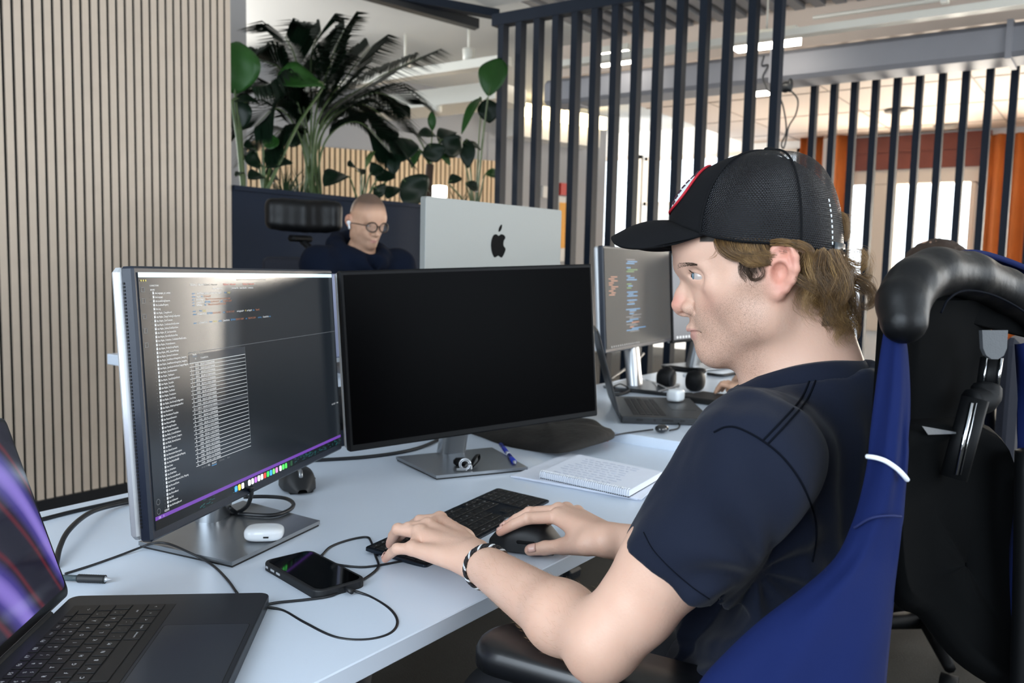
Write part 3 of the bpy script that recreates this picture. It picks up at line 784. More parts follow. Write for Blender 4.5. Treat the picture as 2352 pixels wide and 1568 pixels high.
code(.129, [('b', .195, 'and'), ('w', .21, 'CreatedOnUtc'), ('b', .248, 'BETWEEN'), ('o', .27, "'2023-09-05 00:00'"), ('b', .318, 'and'), ('o', .33, "'2023-09-12 23:59'")])
code(.1405, [('b', .195, 'and'), ('w', .21, 'FullMessage'), ('b', .245, 'like'), ('o', .26, "'%PaymentServiceImpl%PostProcess%'")])
code(.1655, [('b', .194, 'select'), ('w', .215, '*'), ('b', .222, 'from'), ('y', .236, '[Log] l')])
code(.1785, [('b', .194, 'where'), ('w', .212, 'l.CreatedOnUtc'), ('b', .254, 'BETWEEN'), ('o', .277, "'2023-09-12 09:20'"), ('b', .326, 'and'), ('o', .34, "'2023-09-12 10:20'"), ('w', .392, 'and LogLevelId ='), ('y', .434, '40'), ('w', .443, 'and PageUrl'), ('b', .475, 'like'), ('o', .49, "'%/cart/%'")])
code(.2155, [('b', .194, 'select'), ('w', .214, 'Id, CreatedOnUtc'), ('b', .262, 'from'), ('y', .278, '[Order]'), ('b', .303, 'where'), ('w', .322, 'CreatedOnUtc'), ('b', .36, 'BETWEEN'), ('o', .384, "'2023-09-11 00:00'"), ('b', .434, 'and'), ('o', .447, "'2023-09-12 23:59'"), ('b', .5, 'order by'), ('w', .527, 'CreatedOnUtc'), ('b', .562, 'desc')])
code(.347, [('w', .181, 'Results')]); code(.377 - .012, [('w', .19, 'Id'), ('w', .213, 'CreatedOnUtc')])
code(.829, [('w', .214, 'SQL'), ('w', .231, 'OUTPUT')])
sbox(ed['b'], .181, .351, .199, .3535); sbox(ed['b'], .231, .833, .252, .8355)
code(.757, [('w', .945, 'Ln 31, Col 7'), ('w', .98, '1 of 26')])
for k in range(26):
    v = .3905 + k * (.8095 - .3905) / 25
    stext(ed['w'], str(k + 1), .1705, v, .0108, .85); stext(ed['w'], str(159150 - k * 3), .188, v, .0108, .85)
    stext(ed['w'], '2023-09-1%d %02d:%02d:%02d.0000000' % (2 if k < 18 else 1, (23 - k * 2) % 24, (59 - 7 * k) % 60, (36 + 11 * k) % 60), .21, v, .0108, .86)
    sbox(ed['w'], .166, v + .0028, .42, v + .0042)
sbox(ed['w'], .166, .3775, .42, .3795)
obj('editor_text', _E, [m_tw, m_tb, m_to, m_tr, m_ty], sL)
mb = MB(); sbox(mb, .42, .343, .4207, .80); obj('table_rule', mb, m_tg, sL)
for u in (.186, .208): mb = MB(); sbox(mb, u, .368, u + .0005, .81); obj('table_rule', mb, m_tg, sL)
dock = ['#4aa3f0', '#f2c94c', '#e7e7e7', '#101316', '#f4f4f6', '#f4f4f6', '#b06ad8', '#f1efe8', '#e9e9ee', '#c2402f', '#34d058', '#3d9be9', '#6fd36a', '#d67fc4', '#dfe3e4', '#4fd05a', '#47c653', '#0c1412', '#123f22']
for i, c in enumerate(dock):
    u = .326 + i * .0168 + (.006 if i > 13 else 0); mb = MB(); mb.prism(rrect(.0078, .0088, .0022, 3), 0, .0003, T=sT(u + .007, .981, -.0013)); obj('dock_icon', mb, mat('dock_' + c[1:], c, .4, emit=(c, .9)), sL)
mb = MB()
for i, (c) in enumerate(('#ff5f57', '#febc2e', '#28c840')): pass
for i in range(3): mb.lathe([(.0013, 0), (.0013, .0002)], 10, T=sT(.008 + i * .008, .0315))
obj('window_button', mb, m_ty, sL)

# ------------------------------------------------------------------ small things on the desk
m_podw = mat('white_gloss_plastic', '#e8edf2', .18, coat=.4)
c = atz(607, 1222, ZD + .0205)
def superell(mb, c, r, e, T=None, R=None, n=36, m=20):
    sg = lambda a, p: math.copysign(abs(a) ** p, a)
    G = [[(r[0] * sg(math.cos(p), e) * sg(math.cos(a), e), r[1] * sg(math.cos(p), e) * sg(math.sin(a), e), r[2] * sg(math.sin(p), e)) for a in np.linspace(0, 2 * math.pi, n, endpoint=False)] for p in np.linspace(-math.pi / 2, math.pi / 2, m)]
    G = np.array(G)
    if R is not None: G = G @ np.asarray(R)[:3, :3].T
    mb.grid(G + np.asarray(c, float), True, closed_u=True, T=T)
cr3 = np.eye(3); a_ = math.atan2(CR[1], CR[0]) + .12; cr3[:, 0] = (math.cos(a_), math.sin(a_), 0); cr3[:, 1] = (-math.sin(a_), math.cos(a_), 0)
ec = thing('earbud_case', 'glossy white earbud case lying on the stand of the lit monitor', 'earbud case', (c[0], c[1], zt_))
mb = MB(); superell(mb, c, (.0302, .0228, .0112), .62, R=cr3); obj('shell', mb, m_podw, ec)
mb = MB(); q = c - cr3[:, 1] * .0226 + cr3[:, 0] * .006; mb.box(q + V(0, 0, -.001), (.008, .003, .0022), R=cr3); obj('charging_port', mb, m_under, ec)

m_phone = mat('matte_black_silicone', '#0d1014', .6); m_pglass = mat('phone_screen_glass', '#020304', .06, spec=.6)
zp = ZD + .011
pq = [atz(*p, zp) for p in ((613, 1293), (703, 1258), (831, 1326), (738, 1362))]
pc = sum(pq) / 4; pd = nrm((pq[2] + pq[1] - pq[0] - pq[3]) * V(1, 1, 0)); 
pl_ = nrm(((pq[2] + pq[3]) - (pq[0] + pq[1])) * V(1, 1, 0)); pw_ = np.cross((0, 0, 1), pl_)
ph = thing('smartphone', 'black smartphone with dark screen lying beside its looped charging cable', 'phone', (pc[0], pc[1], ZD))
Tp = frame((pc[0], pc[1], ZD), pl_, z=(0, 0, 1))
mb = MB(); mb.prism(rrect(.156, .079, .014, 6), 0, .0115, T=Tp, bev=.002, smooth=False); obj('case', mb, m_phone, ph)
mb = MB(); mb.prism(rrect(.146, .069, .011, 6), .0112, .0119, T=Tp); obj('screen', mb, m_pglass, ph)
mb = MB(); mb.box((-.045, -.0398, .006), (.010, .0012, .003), T=Tp); mb.box((-.028, -.0398, .006), (.010, .0012, .003), T=Tp); mb.box((-.062, -.0396, .006), (.006, .001, .003), T=Tp); obj('button', mb, m_msil, ph)
mb = MB(); mb.box((.0785, 0, .006), (.002, .010, .004), T=Tp); obj('charging_port', mb, m_under, ph)

def wire(name, pts, r, label, z=None, m_=None, n=7, cat='cable'):
    P = []
    for p in pts:
        zz = p[2] if len(p) > 2 else ZD + r
        P.append(atz(p[0], p[1], zz))
    mb = MB(); mb.tube(spline(P, n), r, 8); return own(name, mb, m_ or m_cable, label, cat)
z1_ = ZD + .002
mb = MB(); mb.tube(spline([atz(798, 1352, ZD + .006), atz(812, 1356, ZD + .004), atz(850, 1370), atz(895, 1398), atz(913, 1428), atz(895, 1455), atz(840, 1469), atz(770, 1463), atz(700, 1430), atz(650, 1402), atz(604, 1392, ZD + .004)], 8), .0019, 8)
chg = own('charging_cable', mb, m_cable, 'thin black charging cable looping from the phone to the laptop', 'cable')
mb = MB(); e = atz(790, 1349, ZD + .006); mb.tube([e - pl_ * -.002, e + pl_ * .02], .0034, 10); obj('plug', mb, m_cable, chg)
wire('thin_cable', [(606, 1389), (640, 1383), (700, 1377), (760, 1368), (790, 1352), (832, 1332), (868, 1303), (862, 1275), (852, 1243), (840, 1233), (800, 1240), (760, 1255), (738, 1276)], .0019, 'thin black cable passing under the phone and bent into a corner beside it')
wire('thin_cable', [(760, 1290), (780, 1297), (830, 1302), (875, 1297), (930, 1287), (985, 1281)], .0018, 'short thin black cable running from under the phone to the black keyboard')
wire('thin_cable', [(150, 1317), (210, 1298), (270, 1277), (325, 1256, ZD + .006), (352, 1247, ZD + .013), (385, 1248, ZD + .013), (430, 1266, ZD + .012), (485, 1295), (520, 1328), (545, 1362)], .0018, 'thin black cable crossing the front corner of the lit monitor stand')
wire('power_cable', [(128, 1300), (138, 1255, ZD + .012), (160, 1215, ZD + .02), (205, 1178, ZD + .016), (260, 1160, ZD + .008), (330, 1149), (440, 1150), (520, 1140)], .0042, 'thick black cable arching off the desk beside the laptop lid')
wire('power_cable', [(90, 1194), (160, 1176), (240, 1158), (315, 1141), (420, 1120)], .0036, 'straight black cable along the far edge of the desk')
wire('video_cable', [(527, 1165, ZD + .03), (545, 1178, ZD + .014), (570, 1181, ZD + .014), (625, 1183, ZD + .014), (662, 1172, ZD + .014), (674, 1157, ZD + .014), (655, 1144, ZD + .014), (610, 1140, ZD + .016), (560, 1141, ZD + .02)], .0036, 'black cable coiled on the stand of the lit monitor')
wire('video_cable', [(578, 1120, ZD + .10), (576, 1142, ZD + .06), (566, 1163, ZD + .03), (545, 1176, ZD + .014), (520, 1176, ZD + .014)], .0036, 'short black cable dropping from the lit monitor to its stand')
wire('video_cable', [(640, 1060), (735, 1056), (830, 1050), (910, 1040), (965, 1027), (1005, 1010), (1040, 990)], .0042, 'black cable lying behind the black monitor stand')

# pen beside the laptop
pa, pb = atz(140, 1326, ZD + .006), atz(274, 1331, ZD + .006)
d = nrm(pb - pa); pn = thing('pen', 'clear ballpoint pen with black rubber grip lying beside the laptop', 'pen', tuple(pb * V(1, 1, 0) + V(0, 0, ZD)))
mb = MB(); mb.tube([pa - d * .05, pa + d * .03], .0042, 12); obj('barrel', mb, mat('clear_grey_plastic', '#5b6a70', .2, trans=.5), pn)
mb = MB(); q = np.linspace(0, 1, 24); mb.tube([pa + d * (.024 + .038 * k) for k in q], [.0055 + .0004 * (i % 2) for i in range(24)], 14); obj('grip', mb, m_phone, pn)
mb = MB(); mb.tube([pa + d * .062, pa + d * .066, pa + d * .0715], [.0045, .0022, .0006], 10); obj('tip', mb, m_msil, pn)
# blue pen on the stand of the black monitor
pa, pb = atz(1150, 1020, zt_ + .005), atz(1184, 1064, zt_ + .005); d = nrm(pb - pa)
pn = thing('pen', 'blue and clear ballpoint pen lying on the stand of the black monitor', 'pen', tuple(pb * V(1, 1, 0) + V(0, 0, zt_)))
m_blue = mat('blue_translucent_plastic', '#1c2f9c', .25)
L_ = np.linalg.norm(pb - pa)
mb = MB(); mb.tube([pa, pa + d * L_ * .45], .005, 10); obj('cap', mb, m_blue, pn)
mb = MB(); mb.tube([pa + d * L_ * .45, pa + d * L_ * .6], .0042, 10); obj('barrel', mb, m_podw, pn)
mb = MB(); mb.tube([pa + d * L_ * .58, pa + d * L_ * .93], [.0046, .0056], 10); obj('grip', mb, m_blue, pn)
mb = MB(); mb.tube([pa + d * L_ * .93, pb], [.0045, .001], 10); obj('tip', mb, m_msil, pn)
# key fob with ring and strap
q = atz(1068, 1068, zt_); kr = thing('key_ring', 'key fob with steel ring and black strap on the black monitor stand', 'keys', tuple(q))
mb = MB(); mb.box(atz(1057, 1060, zt_ + .009), (.03, .02, .017), bev=.006, R=cr3); obj('fob', mb, m_mblk, kr)
mb = MB(); cc = atz(1068, 1066, zt_ + .0135); mb.tube([cc + CR * .0115 * math.cos(a) + (CU) * .0115 * math.sin(a) for a in np.linspace(0, 2 * math.pi, 25)], .0022, 8); mb.tube([cc + CR * .0085 * math.cos(a) + CU * .0085 * math.sin(a) - CF * .003 for a in np.linspace(0, 2 * math.pi, 25)], .0012, 8); obj('ring', mb, m_alub, kr)
mb = MB(); mb.box(atz(1080, 1072, zt_ + .006), (.008, .012, .011), bev=.002, R=cr3); mb.box(atz(1060, 1078, zt_ + .004), (.022, .004, .006), bev=.001, R=cr3); obj('clasp', mb, m_alub, kr)
mb = MB(); s_ = spline([atz(1082, 1068, zt_ + .008), atz(1089, 1054, zt_ + .018), atz(1098, 1044, zt_ + .02), atz(1100, 1056, zt_ + .012), atz(1086, 1072, zt_ + .004)], 6); mb.tube(s_, .0045, 8, flat=.35); obj('strap', mb, m_mblk, kr)

# mice
def mouse(label, c, yaw, L=.122, W_=.078, H_=.048, z0=ZD):
    t = thing('mouse', label, 'mouse', (c[0], c[1], z0), yaw)
    G = []; nu, nv = 26, 24
    for i in range(nu):
        s = i / (nu - 1); y = (s - .5) * L
        prof = (math.sin(math.pi * min(1, max(0, (s * .93 + .035)))) ** .55)
        w = W_ / 2 * (.80 + .2 * math.sin(math.pi * (1 - s) * .9)) * min(1, prof * 1.15); h = H_ * (.42 + .58 * math.sin(math.pi * min(1, (1 - s) * .85 + .12))) * min(1, prof * 1.1 + .05)
        row = []
        for j in range(nv):
            a = math.pi * j / (nv - 1); ca, sa = math.cos(a), math.sin(a)
            row.append((w * math.copysign(abs(ca) ** .7, ca), y, .004 + (h - .004) * sa ** .65))
        G.append(row)
    mb = MB(); mb.grid(G, True)
    b = [g[0] for g in G] + [g[-1] for g in G[::-1]]; mb.add(b, [tuple(range(len(b)))])
    obj('shell', mb, mat('mouse_black_rubber', '#101317', .55, bump=(700, .15, .0004)), t, world=False)
    mb = MB(); mb.lathe([(.011, -.004), (.0125, -.002), (.0125, .002), (.011, .004)], 20, T=frame((0, L * .24, H_ * .72), (0, 0, 1), z=(1, 0, 0))); obj('scroll_wheel', mb, m_alu, t, world=False)
    mb = MB(); mb.box((0, 0, .003), (W_ * .7, L * .8, .005), bev=.002); obj('base', mb, m_under, t, world=False)
    mb = MB(); mb.box((-W_ * .47, -.005, H_ * .42), (.006, .03, .006), bev=.002); obj('side_button', mb, m_mblk, t, world=False)
    return t
mc = atz(683, 1104, ZD + .015); mouse('unused black mouse standing behind the lit monitor', mc, rad(150), .11, .066, .045)
MC = atz(1212, 1243, ZD + .01)
MYAW = rad(22)
mouse('black mouse held under the right hand of the man in the cap', MC, MYAW)

# paper, notebook
m_paper = mat('white_paper', '#dde2ee', .7, var=(60, .03)); m_ink = mat('pencil_ink', '#9aa3b8', .7)
pq = [atz(*p, ZD + .002) for p in ((1173, 1094), (1463, 1147), (1530, 1092), (1300, 1042))]
mb = MB(); mb.slab(*[p + V(0, 0, .0016) for p in pq], (0, 0, 1), .0028); own('paper_sheet', mb, m_paper, 'loose white paper sheets lying under the spiral notebook', 'paper')
pc = sum(pq) / 4
mb = MB(); mb.slab(*[p + (pq[1] - pq[0]) * .035 + (pq[2] - pq[1]) * -.02 + V(0, 0, .004) for p in pq], (0, 0, 1), .0015); own('paper_sheet', mb, m_paper, 'upper white sheet sticking out on the right below the notebook', 'paper')
nq = [atz(*p, ZD + .020) for p in ((1241, 1083), (1445, 1126), (1521, 1083), (1330, 1043))]
nb_ = thing('notebook', 'spiral notebook with scribbled white page lying on loose paper sheets', 'notebook', tuple(sum(nq) / 4 * V(1, 1, 0) + V(0, 0, ZD + .006)))
mb = MB(); mb.slab(*nq, (0, 0, 1), .012); obj('pages', mb, m_paper, nb_)
mb = MB(); mb.slab(*[p - V(0, 0, .012) for p in nq], (0, 0, 1), .0022); obj('cover', mb, m_mblk, nb_)
mb = MB(); d = nq[1] - nq[0]; inn = nrm(nq[3] - nq[0])
for i in range(44):
    c = nq[0] + d * (i + .5) / 44 + inn * .003 - V(0, 0, .0065); dd_ = nrm(d)
    mb.tube([c - inn * .009 * math.cos(a) + V(0, 0, .0095) * math.sin(a) for a in np.linspace(-.6, 2.6, 9)], .0009, 5)
obj('spiral_binding', mb, m_podw, nb_)
mb = MB(); random.seed(8)
for r in range(9):
    u = .08 + random.random() * .1
    while u < .75:
        l = random.uniform(.02, .09); a, b = nq[0] + (nq[3] - nq[0]) * (.12 + r * .09) + d * u, nq[0] + (nq[3] - nq[0]) * (.12 + r * .09 + random.uniform(-.01, .01)) + d * (u + l)
        mb.tube([a + V(0, 0, .0003), b + V(0, 0, .0003)], .0004, 4); u += l + .02
obj('handwriting', mb, m_ink, nb_)

# black cloth bag beyond the black monitor
m_bag = mat('black_cloth', '#17130f', .85, var=(25, .4), bump=(60, .5, .004))
out = [atz(*p, ZD + .027 * min(1, max(0, (p[0] - 1230) / 110))) for p in ((1060, 985), (1105, 1004), (1160, 1024), (1235, 1038), (1292, 1041), (1360, 1024), (1404, 1010), (1410, 999), (1380, 985), (1345, 970), (1300, 958), (1200, 955), (1120, 962))]
cc = sum(out) / len(out); O_ = spline(out, 5, True); G = []
mn = len(O_)
for k, s in enumerate((1., 1.0, .96, .85, .65, .4, .15, .02)):
    row = []
    for i, p in enumerate(O_):
        q = cc + (p - cc) * s; h = (0, .008, .016, .02, .024, .026, .027, .027)[k]
        h *= 1 + .5 * mnoise.noise(Vector(q * 14)) * (k > 1); row.append(V(q[0], q[1], q[2] + .0005 + h))
    G.append(row)
mb = MB(); mb.grid(G, True, closed_u=True); bg_ = own('cloth_bag', mb, m_bag, 'black cloth pouch lying on the desk behind the black monitor', 'bag')
mb = MB(); mb.box(atz(1392, 1010, ZD + .008), (.014, .006, .008), bev=.002, R=cr3); obj('red_tab', mb, mat('red_plastic', '#c23a2c', .4), bg_)
# ------------------------------------------------------------------ laptops and keyboards
m_space = mat('space_grey_aluminium', '#3c3f45', .42, metal=.75, bump=(1500, .08, .0003))
m_keys = mat('black_key_plastic', '#0b0c0e', .5); m_keyleg = mat('key_legend_white', '#d7dade', .5)
m_pad = mat('trackpad_glass', '#3f434b', .3, metal=.6)
def key_rows(mb, ml, rows, x0, y0, kw, kh, gap, z, T, hgt=.0012, fs=.0042, leg=True):
    """rows of (width in key units, legend); x to the right, y towards the user is negative"""
    y = y0
    for row in rows:
        x = x0; hh = kh * (row[0] if isinstance(row[0], float) else 1.)
        for (w, s) in (row[1:] if isinstance(row[0], float) else row):
            ww = kw * w
            if s is not None:
                mb.box((x + ww / 2, y - hh / 2, z + hgt / 2), (ww - gap, hh - gap, hgt), T=T, bev=.0004)
                if leg and s:
                    L = s.split('|'); 
                    if len(L) == 2:
                        ml.text(L[0], fs * .8, T @ frame((x + ww * .5, y - hh * .42, z + hgt + .0001), (1, 0, 0), z=(0, 0, 1)), 'CENTER'); ml.text(L[1], fs * .8, T @ frame((x + ww * .5, y - hh * .78, z + hgt + .0001), (1, 0, 0), z=(0, 0, 1)), 'CENTER')
                    else:
                        f2 = fs if len(s) < 3 else fs * .6
                        ml.text(s, f2, T @ frame((x + ww * .5, y - hh * .62, z + hgt + .0001), (1, 0, 0), z=(0, 0, 1)), 'CENTER')
            x += ww
        y -= hh
fr = [.62] + [(1.03, 'esc')] + [(.975, 'F%d' % i) for i in range(1, 13)] + [(1., ' ')]
swe = [fr,
       [(1, "°|§"), (1, '!|1'), (1, '"|2'), (1, '#|3'), (1, '€|4'), (1, '%|5'), (1, '&|6'), (1, '/|7'), (1, '(|8'), (1, ')|9'), (1, '=|0'), (1, '?|+'), (1, "`|´"), (1.5, '<-')],
       [(1.5, '->|'.replace('|', ''))] + [(1, c) for c in 'QWERTYUIOPÅ'] + [(1, '^|¨'), (1.0, ' ')],
       [(1.8, 'caps')] + [(1, c) for c in 'ASDFGHJKLÖÄ'] + [(.85, "*|'"), (.85, ' ')],
       [(1.25, 'shift'), (.98, '>|<')] + [(1, c) for c in 'ZXCVBNM'] + [(1, ';|,'), (1, ':|.'), (1, '_|-'), (2.27, 'shift')],
       [(1, 'fn'), (1, 'ctrl'), (1, 'option'), (1.25, 'command'), (5.0, ' '), (1.25, 'command'), (1, 'option'), (1, '<'), (1, '^'), (1, '>')]]
LZ = ZD + .0165
BR_ = atz(165, 1365, LZ); ang = rad(41.5); wv = V(math.cos(ang), math.sin(ang), 0); fv = V(math.sin(ang), -math.cos(ang), 0)
hc = BR_ - wv * .178
lap = thing('laptop', 'open dark grey laptop with purple wallpaper in the near corner of the desk', 'laptop', (hc[0], hc[1], ZD), ang)
TLp = np.array(M_[lap])
mb = MB(); mb.prism(rrect(.3557, .2481, .012, 5, 0, -.124), .0012, .0155, bev=.002); base = obj('base', mb, m_space, lap, world=False)
mb = MB(); mb.box((0, -.0775, .0155), (.2865, .122, .0008)); kb_ = obj('keyboard', mb, m_keys, lap, world=False)
mk, ml = MB(), MB(); key_rows(mk, ml, swe, -.1425, -.017, .01965, .0196, .0022, .0159, np.eye(4), fs=.0062)
obj('keys', mk, m_keys, kb_, world=False); obj('key_legends', ml, m_keyleg, kb_, world=False)
mb = MB(); mb.prism(rrect(.160, .098, .004, 3, 0, -.192), .0152, .0157); obj('trackpad', mb, m_pad, lap, world=False)
mb = MB(); mb.prism(rrect(.162, .100, .005, 3, 0, -.192), .0150, .0156); obj('trackpad_gap', mb, m_under, lap, world=False)
def lid_angle(T0, corner, L, target):
    best = None
    for a in np.arange(0, 60, .25):
        p = (T0 @ np.array([corner[0], corner[1] + L * math.sin(rad(a)), corner[2] + L * math.cos(rad(a)), 1]))[:3] - CO
        z = p @ CF; q = (IMG_W / 2 + FPX * (p @ CR) / z, IMG_H / 2 - FPX * (p @ CU) / z)
        e = math.hypot(q[0] - target[0], q[1] - target[1])
        if best is None or e < best[0]: best = (e, a, q)
    print('LID', best); return best[1]
la = rad(lid_angle(TLp, (.178, .0, .016), .240, (22, 984)))
Tl = np.eye(4); Tl[:3, 0] = (1, 0, 0); Tl[:3, 1] = (0, math.sin(la), math.cos(la)); Tl[:3, 2] = (0, -math.cos(la), math.sin(la)); Tl[:3, 3] = (0, .002, .016)
mb = MB(); mb.prism(rrect(.3557, .240, .011, 5, 0, .122), -.0045, 0, T=Tl); lid = obj('lid', mb, m_space, lap, world=False)
mb = MB(); mb.prism(rrect(.3525, .236, .010, 5, 0, .122), 0, .0007, T=Tl); obj('screen_bezel', mb, mat('glossy_black_glass', '#050507', .12, spec=.55), lid, world=False)
m_wp = bpy.data.materials.new('purple_wave_wallpaper'); m_wp.use_nodes = True
nt = m_wp.node_tree; b = nt.nodes['Principled BSDF']; b.inputs['Base Color'].default_value = (.01, .01, .015, 1); b.inputs['Roughness'].default_value = .1; b.inputs['Specular IOR Level'].default_value = .6
tc = nt.nodes.new('ShaderNodeTexCoord'); mp = nt.nodes.new('ShaderNodeMapping'); mp.inputs['Rotation'].default_value = (0, 0, 0); mp.inputs['Scale'].default_value = (7, 2.5, 3.5)
wv_ = nt.nodes.new('ShaderNodeTexWave'); wv_.inputs['Scale'].default_value = .62; wv_.inputs['Distortion'].default_value = 3.5; wv_.inputs['Detail'].default_value = 1.5; wv_.bands_direction = 'DIAGONAL'
cr_ = nt.nodes.new('ShaderNodeValToRGB'); el = cr_.color_ramp.elements
el[0].position = .0; el[0].color = (.004, .003, .01, 1); el[1].position = 1.; el[1].color = (.22, .16, .55, 1)
for p_, c_ in ((.28, (.006, .005, .014, 1)), (.42, (.10, .008, .014, 1)), (.56, (.012, .006, .02, 1)), (.86, (.05, .035, .22, 1))): e_ = el.new(p_); e_.color = c_
nt.links.new(tc.outputs['Object'], mp.inputs['Vector']); nt.links.new(mp.outputs['Vector'], wv_.inputs['Vector']); nt.links.new(wv_.outputs['Fac'], cr_.inputs['Fac'])
nt.links.new(cr_.outputs['Color'], b.inputs['Emission Color']); b.inputs['Emission Strength'].default_value = 1.0
mb = MB(); mb.prism(rrect(.3455, .2235, .008, 4, 0, .1255), .0007, .0010, T=Tl); obj('screen', mb, m_wp, lid, world=False)
mb = MB(); mb.tube([(-.12, .003, .0145), (.12, .003, .0145)], .0045, 10); obj('hinge', mb, m_under, lap, world=False)

# keyboard under the left hand
ko = _M @ V(-.2201, 1.2843, 0); ka = 1.0761 - DIR
kbd = thing('keyboard', 'flat black keyboard with number pad under the hands of the man in the cap', 'keyboard', (ko[0], ko[1], ZD), ka)
kt = math.atan2(.007, .1149); Tk = np.eye(4); Tk[:3, 1] = (0, math.cos(kt), math.sin(kt)); Tk[:3, 2] = (0, -math.sin(kt), math.cos(kt)); Tk[:3, 3] = (0, 0, .0105)
mb = MB(); mb.prism(rrect(.4187, .1149, .006, 4, .20935, -.05745), -.0048, 0, T=Tk, bev=.0008); obj('tray', mb, mat('dark_slate_aluminium', '#1b232d', .4, metal=.6), kbd, world=False)
mb = MB(); mb.box((.209, -.016, .0035), (.40, .02, .006)); obj('foot', mb, m_under, kbd, world=False)
mk, ml = MB(), MB()
key_rows(mk, ml, swe, .006, -.0045, .0186, .0186, .0022, 0, Tk, hgt=.0014, fs=.0045)
key_rows(mk, ml, [[.62, (1, 'F13'), (1, 'F14'), (1, 'F15')], [(1, 'fn'), (1, 'home'), (1, 'up')], [(1, 'del'), (1, 'end'), (1, 'dn')], [(1, None)], [(1, None), (1, '^'), (1, None)], [(1, '<'), (1, 'v'), (1, '>')]], .2755, -.0045, .0186, .0186, .0022, 0, Tk, hgt=.0014, fs=.0045)
key_rows(mk, ml, [[.62, (1, 'F16'), (1, 'F17'), (1, 'F18'), (1, 'F19')], [(1, 'C'), (1, '='), (1, '/'), (1, '*')], [(1, '7'), (1, '8'), (1, '9'), (1, '-')], [(1, '4'), (1, '5'), (1, '6'), (1, '+')], [(1, '1'), (1, '2'), (1, '3'), (1, ' ')], [(2, '0'), (1, ','), (1, ' ')]], .337, -.0045, .0190, .0186, .0022, 0, Tk, hgt=.0014, fs=.0045)
obj('keys', mk, m_keys, kbd, world=False); obj('key_legends', ml, m_keyleg, kbd, world=False)

# ------------------------------------------------------------------ the neighbouring desk
m_darkgrey = mat('graphite_plastic', '#2b2d30', .4, metal=.2)
lz = ZN + .02
P0 = atz(1427, 956, lz); P1 = atz(1633, 962, lz); fv2 = nrm((P1 - P0) * V(1, 1, 0)); a2 = math.atan2(fv2[0], -fv2[1]); wv2 = V(math.cos(a2), math.sin(a2), 0)
hc = P0 + wv2 * .18
lp2 = thing('laptop', 'open dark laptop on the neighbouring desk beyond the notebook', 'laptop', (hc[0], hc[1], ZN), a2)
T2 = np.array(M_[lp2])
mb = MB(); mb.prism(rrect(.36, .245, .006, 3, 0, -.1225), .003, .020, bev=.003); obj('base', mb, m_darkgrey, lp2, world=False)
mk, ml = MB(), MB(); key_rows(mk, ml, swe[1:], -.145, -.035, .0195, .0185, .003, .0198, np.eye(4), leg=False)
obj('keys', mk, m_keys, lp2, world=False)
mb = MB(); mb.box((0, -.19, .0202), (.10, .07, .0006)); obj('trackpad', mb, m_darkgrey, lp2, world=False)
for u, w in ((-.05, .018), (-.09, .006), (-.125, .03), (-.165, .012)): mb = MB(); mb.box((-.1802, u, .012), (.001, w, .006)); obj('side_port', mb, m_under, lp2, world=False)
la2 = rad(lid_angle(T2, (-.18, .0, .02), .240, (1374, 748)))
Tl2 = np.eye(4); Tl2[:3, 1] = (0, math.sin(la2), math.cos(la2)); Tl2[:3, 2] = (0, -math.cos(la2), math.sin(la2)); Tl2[:3, 3] = (0, .002, .02)
mb = MB(); mb.prism(rrect(.36, .240, .006, 3, 0, .12), -.006, 0, T=Tl2, bev=.001); l2 = obj('lid', mb, m_darkgrey, lp2, world=False)
mb = MB(); mb.box((0, .124, .0004), (.345, .212, .0006), T=Tl2); obj('screen', mb, m_off, l2, world=False)
cpt = atz(1552, 907, lz + .02)
mb = MB(); superell(mb, cpt, (.028, .022, .019), .5); own('charger_plug', mb, m_podw, 'small white plastic box resting on the palm rest of the dark laptop', 'charger')
mb = MB(); mb.tube(spline([atz(1462, 862, ZN + .014), atz(1470, 868, ZN + .012), atz(1485, 872, ZN + .003), atz(1512, 882, ZN + .02), cpt + V(0, .01, .012)], 6), .0022, 8)
own('white_cable', mb, m_podw, 'thin white cable running to the small white box on the dark laptop', 'cable')
cpt = atz(1520, 984, ZN + .012)
mb = MB(); mb.ell(cpt, (.022, .017, .011), 12, 6); dg = own('cable_dongle', mb, mat('dark_glossy_plastic', '#0d1116', .08, spec=.9), 'small glossy black clicker on a cable in front of the dark laptop', 'adapter')
mb = MB(); mb.tube(spline([atz(1405, 1001, ZN + .004), atz(1440, 994, ZN + .003), atz(1500, 986, ZN + .006)], 6), .0022, 8); mb.tube(spline([atz(1538, 988, ZN + .004), atz(1556, 984, ZN + .003), atz(1561, 976, ZN + .004), atz(1556, 968, ZN + .008)], 6), .0022, 8); obj('cord', mb, m_cable, dg)
# headphones
hp_ = thing('headphones', 'black over-ear headphones lying on the neighbouring desk', 'headphones', tuple(atz(1565, 880, ZN)))
A = atz(1530, 868, ZN + .035); Bq = atz(1598, 874, ZN + .035); ax_ = nrm((Bq - A) * V(1, 1, 0)); bx_ = nrm(np.cross((0, 0, 1), ax_))
for c, nme in ((A, 1), (Bq, -1)):
    R = np.stack([ax_, bx_, V(0, 0, 1)], 1)
    mb = MB(); superell(mb, c, (.030, .046, .036), .75, R=R); e_ = obj('ear_cup', mb, m_mblk, hp_)
    mb = MB(); superell(mb, c + ax_ * nme * .018, (.014, .038, .032), .8, R=R); obj('ear_cushion', mb, m_phone, e_)
mb = MB(); mb.tube(spline([A + V(0, 0, .03), A - ax_ * .005 + bx_ * .05 + V(0, 0, .03), (A + Bq) / 2 + bx_ * .075 + V(0, 0, .025), Bq + ax_ * .005 + bx_ * .05 + V(0, 0, .03), Bq + V(0, 0, .03)], 8), .017, 8, flat=.6); obj('headband', mb, m_mblk, hp_)
